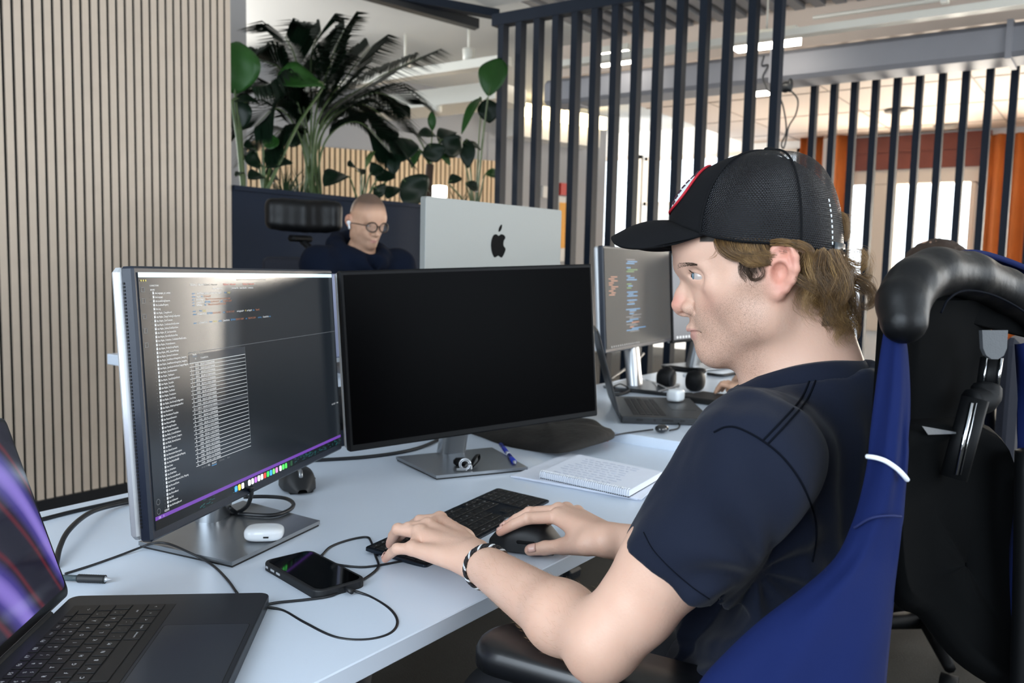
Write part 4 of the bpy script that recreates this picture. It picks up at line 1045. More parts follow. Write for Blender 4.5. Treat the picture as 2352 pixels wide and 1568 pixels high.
mb = MB(); mb.lathe([(.006, 0), (.006, .001)], 14, T=frame(atz(1567, 861, ZN + .04) - CF * .035, CR, z=-CF)); obj('badge', mb, m_podw, hp_)
# monitors of the neighbour
def px_frame(p_tl, p_bl, p_r, t, h=.352):
    a = atd(*p_bl, t); b = atd(*p_tl, t); up = nrm(b - a); r = atpl(*p_r, a, np.cross(up, CR) if False else (0, 0, 1)); ex = nrm((r - a) * V(1, 1, 0)); up = nrm(up - ex * np.dot(up, ex)); T = np.eye(4); T[:3, 0] = ex; T[:3, 2] = up; T[:3, 1] = np.cross(up, ex); T[:3, 3] = a; return T
TN = px_frame((1391, 566), (1391, 812), (1580, 776), 2.8)
bc = atz(1475, 883, ZN + .0095); e1_, e2_ = TN[:3, 0] * V(1, 1, 0), nrm(TN[:3, 1] * V(1, 1, 0))
mN, sN = monitor('slim monitor with dark code editor on the neighbouring desk', TN, bc, [bc - e1_ * .11 - e2_ * .1, bc + e1_ * .11 - e2_ * .1, bc + e1_ * .11 + e2_ * .1, bc - e1_ * .11 + e2_ * .1], bc + e2_ * .02 - e1_ * .02, ZN, mat('lit_grey_screen', '#14171a', .2, emit=('#33383c', .75)), side=m_mside)
ed = {'w': MB(), 'b': MB(), 'o': MB(), 'g': MB()}; random.seed(5)
def nbox(mbx, u, v, w_, h_): mbx.box((.008 + (u + w_ / 2) * SW, -.0014, .013 + (1 - v - h_ / 2) * SH), (w_ * SW, .0003, h_ * SH), T=TN)
for g_ in range(6):
    for ln in range(3): nbox(ed[random.choice('bbwg')], .30 + .02 * (ln == 1), .10 + g_ * .085 + ln * .02, random.uniform(.05, .16), .009); 
for ln in range(16): nbox(ed[random.choice('obww')], random.choice((.28, .33, .36)), .62 + ln * .0155, random.uniform(.05, .22), .008)
for ln in range(10): nbox(ed['o'], .05 + random.choice((0, .03)), .28 + ln * .02, random.uniform(.04, .1), .008)
for k, n_, mm in (('w', 'editor_text', m_tg), ('b', 'keyword_text', m_tb), ('o', 'string_text', m_to), ('g', 'comment_text', mat('text_green', '#20242a', .4, emit=('#6fae5a', .6)))): obj(n_, ed[k], mm, sN)
mb = MB(); 
for i in range(14): nbox(mb, .06 + i * .03, .975, .016, .017)
obj('dock_icons', mb, m_tg, sN)
TN2 = TN.copy(); ex = nrm(TN[:3, 0] + TN[:3, 1] * -.35); TN2[:3, 0] = ex; TN2[:3, 1] = np.cross(TN[:3, 2], ex); TN2[:3, 3] = TN[:3, 3] + TN[:3, 0] * .625 + V(0, 0, -.01)
bc = (TN2 @ V(.31, .12, 0, 1))[:3]; bc[2] = ZN + .0095; e1_, e2_ = TN2[:3, 0], nrm(TN2[:3, 1] * V(1, 1, 0))
mN2, _s = monitor('second monitor of the neighbour, nearly hidden behind the face in the cap', TN2, bc, [bc - e1_ * .11 - e2_ * .1, bc + e1_ * .11 - e2_ * .1, bc + e1_ * .11 + e2_ * .1, bc - e1_ * .11 + e2_ * .1], bc + e2_ * .02, ZN, mat('lit_navy_screen', '#0a0d14', .2, emit=('#141c34', .7)))
mb = MB()
for i in range(12): mb.box((.03 + i * .018, -.0014, .022), (.010, .0003, .009), T=TN2)
obj('dock_icons', mb, m_tw, _s)
mb = MB(); q0, q1 = atz(1590, 918, ZN + .01), atz(1735, 938, ZN + .01)
ka_ = math.atan2(*(nrm(q1 - q0)[[1, 0]])); Tq = frame((*((q0 + q1) / 2)[:2], ZN), (math.cos(ka_), math.sin(ka_), 0), z=(0, 0, 1))
mb.box((.06, .07, .010), (.42, .15, .018), T=Tq, bev=.004)
nk = own('keyboard', mb, m_keys, 'black keyboard under the hand of the neighbour', 'keyboard')
for pts, lab in (([(1402, 893), (1425, 884), (1445, 897), (1415, 906), (1405, 897), (1450, 897), (1530, 905), (1590, 905)], 'tangled black cable behind the dark laptop'), ([(1478, 812), (1460, 830), (1425, 855), (1400, 872)], 'black cable hanging behind the neighbouring monitor'), ([(1625, 858), (1660, 862), (1700, 856), (1735, 862)], 'black cable at the far edge of the neighbouring desk')):
    mb = MB(); mb.tube(spline([atz(*p, ZN + .006) for p in pts], 6), .006, 8); own('power_cable', mb, m_cable, lab, 'cable')

# ------------------------------------------------------------------ the raised desk of the man in glasses
TD = np.eye(4); l_, r_ = atd(972, 460, 2.25), atd(1285, 475, 2.72); r_[2] = l_[2] = (l_[2] + r_[2]) / 2
ex = nrm(l_ - r_); TD[:3, 0] = ex; TD[:3, 2] = (0, 0, 1); TD[:3, 1] = np.cross((0, 0, 1), ex); TD[:3, 3] = r_ - V(0, 0, .362)      # x towards our left, y towards us
wD = np.linalg.norm(l_ - r_)
cD = (TD @ V(wD / 2, .0, 0, 1))[:3]
dsp = thing('computer_display', 'slim silver display seen from behind with a black apple shaped logo', 'monitor', (cD[0], cD[1], ZH))
m_silv = mat('satin_silver_aluminium', '#8e918f', .5, metal=.3)
mb = MB(); Tb = TD @ np.array([[1, 0, 0, 0], [0, 0, 1, 0], [0, 1, 0, 0], [0, 0, 0, 1.]])
mb.prism(rrect(wD, .362, .006, 4, wD / 2, .181), -.0095, .0095, T=Tb, bev=.001); obj('housing', mb, m_silv, dsp)
mb = MB(); mb.box((wD / 2, -.0098, .181), (wD - .02, .001, .34), T=TD); obj('screen', mb, mat('lit_pale_screen', '#222529', .2, emit=('#9fb0c0', .5)), dsp)
apple = spline([(0, .40), (.16, .47), (.36, .45), (.47, .33), (.36, .18), (.36, -.02), (.50, -.16), (.42, -.36), (.26, -.54), (.12, -.52), (0, -.47), (-.12, -.52), (-.27, -.54), (-.42, -.34), (-.50, -.06), (-.46, .22), (-.34, .41), (-.16, .46)], 5, True)
# logo lies on the back; mirrored so that it reads correctly from behind
AZ = .362 - (562 - 467) / FPX * 2.45
def logo(poly): mbx = MB(); mbx.prism([(p[0] * .066, p[1] * .066) for p in poly], 0, .0006, T=frame((TD @ V(wD / 2 + .005, .0096, AZ, 1))[:3], -ex, z=TD[:3, 1])); return mbx
m1 = logo(apple); m2 = logo(spline([(.0, .58), (.02, .74), (.15, .88), (.22, .88), (.20, .74), (.12, .62)], 5, True)); m1.add(np.array(m2.v), m2.f)
obj('logo', m1, mat('logo_black', '#050506', .7, spec=.1), dsp)
mb = MB(); mb.box((wD / 2, .03, .06), (.2, .012, .22), T=TD, bev=.003); obj('stand', mb, m_silv, dsp)
mb = MB(); mb.box((cD[0], cD[1] + .0, ZH + .005), (.2, .17, .01), bev=.003); obj('stand_foot', mb, m_silv, dsp)
pp = [atd(640, 628, 2.02), atd(960, 632, 2.3)]; pp[1][2] = pp[0][2]
ex2 = nrm(pp[1] - pp[0]); TB = np.eye(4); TB[:3, 0] = -ex2; TB[:3, 2] = (0, 0, 1); TB[:3, 1] = np.cross((0, 0, 1), -ex2); wB = np.linalg.norm(pp[1] - pp[0]); hB = pp[0][2] - atd(780, 826, 2.1)[2]
TB[:3, 3] = pp[1] - V(0, 0, hB); cB = (TB @ V(wB / 2, 0, 0, 1))[:3]
m3 = thing('monitor', 'pale lilac grey back of a monitor seen in the gap between the two front monitors', 'monitor', (cB[0], cB[1], ZH))
mb = MB(); mb.box((wB / 2, 0, hB / 2), (wB, .03, hB), T=TB, bev=.004); obj('housing', mb, mat('lilac_grey_plastic', '#8a8ea6', .5), m3)
mb = MB(); mb.box((wB / 2, -.0155, hB / 2), (wB - .02, .001, hB - .02), T=TB); obj('screen', mb, m_off, m3)
mb = MB(); mb.box((wB / 2, .03, hB * .5), (.06, .03, hB), T=TB); mb.box((cB[0], cB[1], ZH + .005), (.24, .18, .01)); mb.box((cB[0], cB[1], (ZH + cB[2]) / 2), (.05, .03, cB[2] - ZH)); obj('stand', mb, m_alub, m3)

# chair of the man in glasses
m_leather = mat('black_leather', '#060709', .45, spec=.3, bump=(90, .25, .002))
m_fabricb = mat('charcoal_navy_fabric', '#171a26', .85, bump=(700, .3, .001))
m_cpl = mat('black_chair_plastic', '#050608', .6, spec=.2)
hq = atd(702, 500, 3.95); fwd_h = nrm(V(.15, -1, 0)); rt_h = np.cross(fwd_h, (0, 0, 1))
hc_ = thing('office_chair', 'black office chair with curved headrest behind the man in glasses', 'chair', (hq[0], hq[1], 0))
S = Solid(); e_ = CR * V(1, 1, 0); e_ = nrm(e_); dz = V(0, 0, 1)
for i in range(7):
    a = -.142 + .284 * i / 6; b = -.142 + .284 * (i + 1) / 6
    if i < 6:
        for zz in (-.04, .0, .035): S.rc(hq + e_ * a + dz * (zz + .012 - .3 * abs(a) ** 1.6 * 0 - .06 * (a + .125) * .4) - CF * abs(a) * .25, hq + e_ * b + dz * (zz + .012 - .06 * (b + .125) * .4) - CF * abs(b) * .25, .034, .034, .02)
solid_obj('headrest', S, .007, m_leather, hc_)
mb = MB(); q = atd(690, 548, 3.95); mb.tube([q, atd(718, 575, 3.97), atd(735, 640, 3.97)], .016, 8); mb.box(q, (.12, .05, .03), bev=.01); obj('headrest_arm', mb, m_cpl, hc_)
S = Solid(); q = atd(712, 690, 3.97)
S.box(q + dz * -.06, (.22, .03, .26), R=np.stack([e_, np.cross(dz, e_), dz], 1), rnd=.03, k=.02); solid_obj('backrest', S, .012, m_fabricb, hc_)
mb = MB(); mb.box((q[0] - .05, q[1] - .22, .5), (.48, .46, .08), bev=.03); obj('seat', mb, m_fabricb, hc_)
mb = MB(); mb.tube([(q[0] - .05, q[1] - .2, .46), (q[0] - .05, q[1] - .2, .1)], .03); obj('gas_lift', mb, m_cpl, hc_)
for k in range(5):
    a = 2 * math.pi * k / 5; mb = MB(); c_ = V(q[0] - .05, q[1] - .2, .09); mb.tube([c_, c_ + V(math.cos(a) * .3, math.sin(a) * .3, -.02)], [.03, .016], 8); l__ = obj('leg', mb, m_cpl, hc_)
    mb = MB(); mb.lathe([(.03, -.02), (.03, .02)], 14, T=frame(c_ + V(math.cos(a) * .3, math.sin(a) * .3, -.06), (0, 0, 1), z=(math.cos(a + 1), math.sin(a + 1), 0))); obj('caster', mb, m_cpl, l__)
# ------------------------------------------------------------------ people: materials
def skin(name, base, stub, red, scalp, dark):
    m = bpy.data.materials.new(name); m.use_nodes = True; nt = m.node_tree; b = nt.nodes['Principled BSDF']; L = nt.links
    b.inputs['Roughness'].default_value = .48; b.inputs['Specular IOR Level'].default_value = .35
    b.inputs['Subsurface Weight'].default_value = .12; b.inputs['Subsurface Radius'].default_value = (1, .35, .2); b.inputs['Subsurface Scale'].default_value = .004
    tc = nt.nodes.new('ShaderNodeTexCoord')
    def noise(sc, det=4):
        n = nt.nodes.new('ShaderNodeTexNoise'); n.inputs['Scale'].default_value = sc; n.inputs['Detail'].default_value = det; L.new(tc.outputs['Object'], n.inputs['Vector']); return n.outputs['Fac']
    def math_(op, a, c, d=None):
        n = nt.nodes.new('ShaderNodeMath'); n.operation = op; n.use_clamp = True
        for i, x in enumerate((a, c)):
            if isinstance(x, (int, float)): n.inputs[i].default_value = x
            else: L.new(x, n.inputs[i])
        return n.outputs[0]
    def mix(f, a, c):
        n = nt.nodes.new('ShaderNodeMix'); n.data_type = 'RGBA'
        if isinstance(f, float): n.inputs[0].default_value = f
        else: L.new(f, n.inputs[0])
        for i, x in ((6, a), (7, c)):
            if isinstance(x, str): n.inputs[i].default_value = (*lin(x), 1)
            else: L.new(x, n.inputs[i])
        return n.outputs[2]
    def attr(nm):
        n = nt.nodes.new('ShaderNodeAttribute'); n.attribute_name = nm; return n.outputs['Fac']
    col = mix(math_('MULTIPLY', noise(28), .5), base, dark)
    col = mix(math_('MULTIPLY', attr('red'), math_('ADD', noise(45), .25)), col, red)
    sp = math_('MULTIPLY', math_('SUBTRACT', noise(1100, 1), .45), 4.)
    col = mix(math_('MULTIPLY', attr('stub'), math_('ADD', math_('MULTIPLY', sp, .42), .16)), col, stub)
    col = mix(attr('scalp'), col, scalp)
    col = mix(attr('lip'), col, '#b8807a')
    L.new(col, b.inputs['Base Color'])
    bp = nt.nodes.new('ShaderNodeBump'); bp.inputs['Strength'].default_value = .25; bp.inputs['Distance'].default_value = .0012; L.new(noise(330, 3), bp.inputs['Height']); L.new(bp.outputs['Normal'], b.inputs['Normal'])
    return m
m_skin = skin('fair_skin', '#d8b39f', '#5d4a3c', '#c9786a', '#231a12', '#c39178')
m_skin2 = skin('tanned_skin', '#cda58c', '#3a2d26', '#b5735f', '#4d3d34', '#b38469')
m_eye = mat('eye_white', '#b3a8a2', .12, coat=.5); m_iris = mat('iris_blue_grey', '#5b7482', .15, coat=.6); m_pupil = mat('pupil_black', '#040404', .1)
m_tee = mat('navy_cotton', '#0e1526', .9, sheen=.06, spec=.25, var=(9, .14), bump=(900, .35, .0008))
m_seam = mat('navy_thread', '#070b14', .95, spec=.1)
m_capf = mat('washed_black_cotton', '#0b0c0f', .9, spec=.2, var=(14, .35), bump=(800, .3, .0007))
m_hair = mat('dark_blond_hair', '#8a6f48', .38, spec=.5)
_nt = m_hair.node_tree; _a = _nt.nodes.new('ShaderNodeAttribute'); _a.attribute_name = 'tone'; _r = _nt.nodes.new('ShaderNodeValToRGB'); _e = _r.color_ramp.elements
_e[0].color = (*lin('#2e2014'), 1); _e[1].color = (*lin('#c9a46a'), 1); _x = _e.new(.5); _x.color = (*lin('#7f5f39'), 1)
_nt.links.new(_a.outputs['Fac'], _r.inputs['Fac']); _nt.links.new(_r.outputs['Color'], _nt.nodes['Principled BSDF'].inputs['Base Color'])
m_hair2 = mat('brown_sideburn_hair', '#3b2c20', .5, spec=.3)
m_jean = mat('dark_denim', '#12151c', .85, bump=(500, .3, .001))

def vnoise(P, seed=0):
    """smooth value noise, vectorised"""
    I = np.floor(P).astype(np.int64); Fq = P - I; Fq = Fq * Fq * (3 - 2 * Fq); out = 0
    for a in (0, 1):
        for b in (0, 1):
            for c in (0, 1):
                n = (I[:, 0] + a) * 73856093 ^ (I[:, 1] + b) * 19349663 ^ (I[:, 2] + c) * 83492791 ^ seed * 2654435761
                n = (n ^ (n >> 13)) * 1274126177 & 0x7fffffff; n = ((n ^ (n >> 16)) & 0xffff) / 65535.
                out = out + n * (Fq[:, 0] if a else 1 - Fq[:, 0]) * (Fq[:, 1] if b else 1 - Fq[:, 1]) * (Fq[:, 2] if c else 1 - Fq[:, 2])
    return out * 2 - 1
def march(S, px, py, t0=.4, t1=2., off=0.):
    d = ray(px, py); ln = np.linalg.norm(d); t = t0
    for _ in range(90):
        q = S.ev((CO + d * t)[None])[0] - off
        if q < .0003: break
        t += min(max(q * .8, .0004), .05) / ln
        if t > t1: break
    return CO + d * t
def box_mask(px, py, w, poly, soft): pass

# ------------------------------------------------------------------ head of the man in the cap
HC = atd(1720, 620, 1.03); HU = V(0, 0, 1)
_v = nrm(ray(1700, 620) * V(1, 1, 0)); _f0 = np.cross(HU, _v); _al = rad(4)
HF = math.cos(_al) * _f0 + math.sin(_al) * _v; HS = -math.cos(_al) * _v + math.sin(_al) * _f0
HR = np.stack([HF, HS, HU], 1)
def hp(px, py, w=0.): return atpl(px, py, HC + HS * w, HS)
def hl(px, py, w=0.): return (hp(px, py, w) - HC) @ HR        # local (forward, to his left, up)
def head_prims(add, l=hl, ear=True):
    """add(kind, args...) with local coordinates"""
    E = lambda c, r, k=.01, op='+', R=None: add('e', c, r, k, op, R)
    C = lambda a, b, ra, rb, k=.01, op='+': add('c', a, b, ra, rb, k, op)
    def L(px, py, w):                  # mirror helper: side w -> both sides, measured on the near side
        p = l(px, py, abs(w)) if w else l(px, py, 0); return p
    def both(fn):
        for s in (1, -1):
            fn(lambda px, py, w=0.: (lambda p: V(p[0], p[1] * s, p[2]))(l(px, py, w)))
    E(l(1738, 545), (.095, .077, .097)); E(l(1772, 590), (.066, .066, .075), .015)
    E(l(1612, 566), (.0305, .053, .040), .022); E(l(1672, 678), (.0415, .043, .070), .016)
    E(l(1615, 742), (.0164, .0195, .023), .010); E(l(1660, 774), (.022, .029, .026), .016); E(l(1637, 804), (.0128, .018, .0145), .014)
    C(l(1705, 765), l(1645, 793), .034, .020, .02); C(l(1740, 720), l(1700, 770), .045, .034, .02)
    def side(p):
        E(p(1677, 667, .0465), (.0225, .0175, .0165), .016); C(p(1672, 692, .036), p(1712, 742, .043), .017, .021, .018); E(p(1643, 716, .026), (.017, .0125, .022), .02); C(p(1695, 690, .046), p(1740, 710, .050), .018, .02, .02); C(p(1628, 618, .0475), p(1636, 652, .0485), .0085, .009, .012); C(p(1775, 665, .055), p(1762, 742, .050), .018, .019, .02)
        C(p(1762, 742, .050), p(1648, 808, .012), .0185, .0135, .018); C(p(1700, 640, .057), p(1775, 640, .066), .014, .013, .02)
        C(p(1573, 611, .004), p(1592, 606, .024), .0100, .0095, .012); C(p(1592, 606, .024), p(1628, 616, .044), .0095, .0085, .012)
        E(p(1592, 637, .050), (.0125, .0150, .0105), .008, '-')
        C(p(1594, 648, .006), p(1588, 700, .0085), .0070, .0082, .008); E(p(1587, 706, .0145), (.0112, .0078, .0090), .003); C(p(1602, 694, .0200), p(1605, 718, .0215), .0022, .0022, .006, '-')
        E(p(1612, 633, .0320), (.0131, .0131, .0128), .006); q = p(1612, 632.5, .0320); E(q + V(.0075, .0095 * (1 if q[1] > 0 else -1), -.0006), (.0104, .0085, .0034), .0010, '-', np.array([[math.cos(.22), 0, -math.sin(.22)], [0, 1, 0], [math.sin(.22), 0, math.cos(.22)]]))
        C(p(1588, 754, .0), p(1595, 755.5, .010), .0060, .0055, .003); C(p(1595, 755.5, .010), p(1615, 760, .0215), .0055, .0030, .003); C(p(1600, 770, .0), p(1606, 769, .010), .0066, .0058, .003); C(p(1606, 769, .010), p(1617, 764, .0205), .0058, .0032, .003); C(p(1582, 762, .0), p(1592, 762, .0145), .0018, .0018, .0012, '-'); C(p(1592, 762, .0145), p(1617, 762.5, .0265), .0018, .0014, .0012, '-')
        C(p(1632, 720, .0205), p(1642, 762, .026), .005, .005, .010)
    both(side)
    C(l(1584, 640), l(1569, 676), .0082, .0085, .008); C(l(1569, 676), l(1563, 699), .0088, .0113, .007); E(l(1572, 716), (.009, .005, .006), .006)
    both(lambda p: E(p(1569, 722, .0055), (.006, .003, .0032), .002, '-'))
    C(l(1596, 764.0) + V(.006, -.02, 0), l(1596, 764.0) + V(.006, .02, 0), .0011, .0011, .002, '-')
    if ear:
        def ears(p):
            t = rad(-14); R = np.array([[math.cos(t), 0, math.sin(t)], [0, 1, 0], [-math.sin(t), 0, math.cos(t)]])
            E(p(1797, 612, .076), (.0165, .0065, .028), .006, '+', R); C(p(1790, 610, .064), p(1800, 615, .076), .018, .016, .008)
            o = [(1771, 597, .078), (1778, 573, .081), (1796, 561, .083), (1815, 567, .086), (1827, 590, .089), (1829, 618, .089), (1821, 644, .086), (1806, 664, .082), (1790, 675, .079)]
            for a, b in zip(o[:-1], o[1:]): C(p(*a), p(*b), .0040, .0040, .003)
            o = [(1793, 584, .083), (1806, 592, .085), (1811, 615, .086), (1806, 640, .084), (1795, 652, .081)]
            for a, b in zip(o[:-1], o[1:]): C(p(*a), p(*b), .0033, .0033, .004)
            E(p(1785, 667, .077), (.0095, .0055, .0105), .005); E(p(1789, 628, .089), (.0095, .0115, .0125), .004, '-'); E(p(1768, 630, .074), (.0052, .0045, .0075), .005)
            E(p(1800, 578, .089), (.007, .004, .005), .003, '-')
        both(ears)
def add_head(S, C, R, sc=1., **kw):
    def add(kind, *a):
        if kind == 'e':
            c, r, k, op, Rl = a; S.ell(C + R @ (np.asarray(c) * sc), V(*r) * sc, R if Rl is None else R @ Rl, k * sc, op)
        else:
            p, q, ra, rb, k, op = a; S.rc(C + R @ (np.asarray(p) * sc), C + R @ (np.asarray(q) * sc), ra * sc, rb * sc, k * sc, op)
    head_prims(add, **kw)

# ------------------------------------------------------------------ body of the man in the cap
BS = Solid(); add_head(BS, HC, HR)
BS.rc(hp(1768, 750), hp(1796, 895), .040, .050, .02); BS.rc(hp(1835, 700), hp(1886, 905), .048, .058, .025); BS.rc(hp(1800, 700), hp(1845, 905), .050, .058, .02)
BS.rc(hp(1790, 690, .055), hp(1775, 880, .02), .012, .014, .02); BS.rc(hp(1790, 690, -.055), hp(1775, 880, -.02), .012, .014, .02)
NB = hp(1850, 890)
SHL = atd(1722, 1062, .872); SHR = NB + V(.175, .02, -.075)
ELL = atd(1390, 1468, .905); WRL = atz(1088, 1282, .776)
ELR = V(1.225, .345, .762); WRR = atz(1396, 1240, .785)
def arm(S, sh, el, wr, r=(.047, .046, .040, .041, .026), grow=0.):
    f = lambda x: x + grow
    S.rc(sh, sh * .45 + el * .55, f(r[0]), f(r[1]), .02); S.rc(sh * .45 + el * .55, el, f(r[1]), f(r[2] * .92), .02)
    m1 = el * .72 + wr * .28 + V(0, 0, -.006); S.rc(el, m1, f(r[2] * .92), f(r[3]), .022); S.rc(m1, wr, f(r[3]), f(r[4]), .02)
arm(BS, SHL, ELL, WRL, (.047, .046, .0395, .0385, .0255)); arm(BS, SHR, ELR, WRR, (.047, .044, .038, .038, .0255))
BS.ell(ELL * .80 + SHL * .2 + V(0, -.012, -.004), (.03, .03, .032), k=.02)
tip = atd(1368, 1516, .915); BS.ell(tip, (.024, .024, .022), k=.025)
BS.rc(NB + V(0, .004, -.062), SHL + V(.02, 0, 0), .046, .046, .02); BS.rc(NB + V(0, .004, -.062), SHR + V(-.02, 0, 0), .046, .046, .02); BS.ell((NB + V(0, .02, -.12)), (.12, .055, .11), k=.03)
def hand(S, wr, mcp, pip, tips, th, rr, k=.006, wr_r=.024):
    wv_ = []
    n = len(mcp); ax = nrm(mcp[0] - mcp[-1])
    for i, m in enumerate(mcp):
        w0 = wr + ax * (.013 - .026 * i / (n - 1))
        S.rc(w0, m, .0190, rr[i] * 1.18, .010)
    for i in range(n - 1): S.rc(mcp[i], mcp[i + 1], rr[i] * .92, rr[i + 1] * .92, .006)
    for i, (m, p, t) in enumerate(zip(mcp, pip, tips)):
        d = p * .52 + t * .48 + (p - (m + t) / 2) * .12
        S.ell(m + V(0, 0, .002), (rr[i] * 1.12,) * 3, k=.005); S.rc(m, p, rr[i] * 1.03, rr[i] * .94, .0022); S.ell(p, (rr[i] * .99,) * 3, k=.002); S.rc(p, d, rr[i] * .93, rr[i] * .84, .0016); S.rc(d, t, rr[i] * .86, rr[i] * .70, .0012)
    S.rc(th[0], th[1], .0165, .0125, .014); S.rc(th[1], th[2], .0115, .0105, .005); S.rc(th[2], th[3], .0108, .0085, .004)
# left hand typing: index, middle, ring, little finger
L_mcp = [atz(1010, 1193, .785), atz(982, 1208, .789), atz(963, 1223, .787), atz(946, 1260, .774)]
L_pip = [atz(964, 1196, .786), atz(938, 1213, .789), atz(914, 1215, .787), atz(912, 1260, .772)]
L_tip = [atz(938, 1214, .751), atz(914, 1236, .749), atz(896, 1251, .751), atz(885, 1283, .747)]
L_th = [atz(1068, 1240, .772), atz(1040, 1216, .766), atz(1010, 1213, .757), atz(978, 1226, .750)]
hand(BS, WRL, L_mcp, L_pip, L_tip, L_th, (.0096, .0098, .0093, .0084))
R_i = [atz(1279, 1187, .793), atz(1212, 1190, .791), atz(1149, 1221, .765)]
sx = V(.0205, .004, 0)
R_mcp = [R_i[0] + sx * i + V(0, (.004, .010, .004, -.008)[i] - .004, (0, .003, 0, -.007)[i]) for i in range(4)]
R_pip = [R_i[1] + sx * i + V(0, (.0, .007, .002, -.016)[i], (0, .002, -.003, -.014)[i]) for i in range(4)]
R_tip = [R_i[2] + sx * i + V(0, (.0, .005, -.01, -.03)[i], (0, 0, -.008, -.016)[i]) for i in range(4)]
R_th = [atz(1345, 1250, .778), atz(1294, 1254, .757), atz(1252, 1258, .749), atz(1217, 1263, .7445)]
hand(BS, WRR, R_mcp, R_pip, R_tip, R_th, (.0098, .0100, .0095, .0084))
# nails
def scal(v):
    q = (v - HC) @ HR; return q
def a_stub(v):
    q = scal(v); a, s, b = q[:, 0], np.abs(q[:, 1]), q[:, 2]
    m = np.clip((hl(1690, 668)[2] - b) / .03, 0, 1) * np.clip((hl(1775, 690)[0] + .0 - a) / -.02 + 0, 0, 1)
    jaw = np.clip((-.020 - b + (a - .02) * -.35) / .022, 0, 1) * np.clip((a + .035) / .02, 0, 1)       # lower cheek, jaw, chin
    must = np.clip(1 - np.abs(b + .064) / .011, 0, 1) * np.clip((a - .045) / .012, 0, 1)
    lip = np.clip(1 - ((b + .073) / .010) ** 2, 0, 1) * np.clip((a - .058) / .006, 0, 1)
    neck = np.clip((b + .14) / .02, 0, 1)
    side = np.clip(1 - np.hypot(a + .008, b + .015) / .028, 0, 1) * (s > .05)
    head = (np.abs(a) < .14) & (s < .1) & (b > -.15) & (b < .16)
    return np.clip(np.maximum(jaw * neck * (1 - lip), np.maximum(must * .8, side * 1.2)), 0, 1) * head
def a_red(v):
    q = scal(v); a, s, b = q[:, 0], np.abs(q[:, 1]), q[:, 2]
    ec = hl(1800, 612, .08); ear = .8 * np.clip(1.6 - np.hypot((a - ec[0]) / .018, (b - ec[2]) / .034), 0, 1) * np.clip((s - .070) / .008, 0, 1)
    nose = np.clip(1 - np.linalg.norm((q - V(.083, 0, -.042)) / V(.022, .03, .018), axis=1), 0, 1)
    chk = np.clip(1 - np.linalg.norm((np.stack([a, s, b], 1) - V(.04, .05, -.038)) / V(.035, .03, .028), axis=1), 0, 1)
    elb = np.clip(1 - np.linalg.norm(v - tip, axis=1) / .035, 0, 1); fin = np.zeros(len(v))
    for T_ in R_tip + L_tip: fin = np.maximum(fin, np.clip(1 - np.linalg.norm(v - T_, axis=1) / .03, 0, 1))
    return np.clip(ear * .85 + nose * .9 + chk * .3 + elb * .8 + fin * .5, 0, 1)
def a_scalp(v):
    q = scal(v); b = q[:, 2]; a = q[:, 0]
    return ((b > .031 - .1 * np.clip(-a, 0, 1)) & (np.abs(a) < .14) & (a < .052)) * 1. + ((b > .05) & (a >= .052) & (a < .1)) * 1. + ((b > -.06) & (b <= 0) & (a < -.085) & (a > -.16) & (np.abs(q[:, 1]) < .08)) * .8
def a_lip(v):
    q = scal(v); a, s, b = q[:, 0], np.abs(q[:, 1]), q[:, 2]
    up = (b < hl(1586, 752)[2]) & (b > hl(1586, 762.5)[2]); lo = (b <= hl(1586, 762.5)[2]) & (b > hl(1586, 778)[2])
    return (up | lo) * np.clip((a - .0545) / .004, 0, 1) * (s < .021) * .55
person = thing('person', 'man in black mesh cap and navy t-shirt typing at the white desk', 'person', (NB[0], .25, 0))
solid_obj('body', BS, .0017, m_skin, person, attr={'stub': a_stub, 'red': a_red, 'scalp': a_scalp, 'lip': a_lip})
def eyes(par, C, R, sc=1.):
    for s in (1, -1):
        c = hl(1612, 633, .0320); c = C + R @ (V(c[0], c[1] * s, c[2]) * sc); g = nrm(R @ V(1, .30, -.05))
        mb = MB(); mb.ell(c, (.0118 * sc,) * 3, 20, 14); e = obj('eyeball', mb, m_eye, par)
        T = frame(c + g * .0110 * sc, np.cross(g, (0, 0, 1)), z=g)
        mb = MB(); mb.lathe([(.0062 * sc, -.0006), (.0056 * sc, .0004 * sc), (.001 * sc, .0014 * sc)], 18, T=T); i_ = obj('iris', mb, m_iris, e)
        mb = MB(); mb.lathe([(.0024 * sc, .0008 * sc), (.0022 * sc, .0014 * sc), (.0005, .0018 * sc)], 14, T=T); obj('pupil', mb, m_pupil, e)
eyes(person, HC, HR)
# finger nails
def nail(p_mid, t, up, w, l, par, ro=.0083):
    d = nrm(t - p_mid); up = nrm(up - d * np.dot(up, d)); s = np.cross(d, up)
    G = [[t - d * (l * (.75 - i / 4 * 1.0)) + s * w * x * (1 if i < 4 else .8) + up * (ro - .0014 * i / 4 - .0034 * x * x) for x in np.linspace(-1, 1, 7)] for i in range(5)]
    mb = MB(); mb.grid(G, True, th=.0006); obj('nail', mb, m_nail, par)
m_nail = mat('nail_pink', '#dcb0a2', .25, coat=.3)
nail(R_th[2], R_th[3], -CF + V(0, 0, .9), .0068, .013, person, .0104)
for i in range(2): nail(R_pip[i], R_tip[i], V(0, 0, 1), .0058, .011, person)
for i in (3, 2): nail(L_pip[i], L_tip[i], V(0, 0, 1) + HF * .6, .005, .010, person)

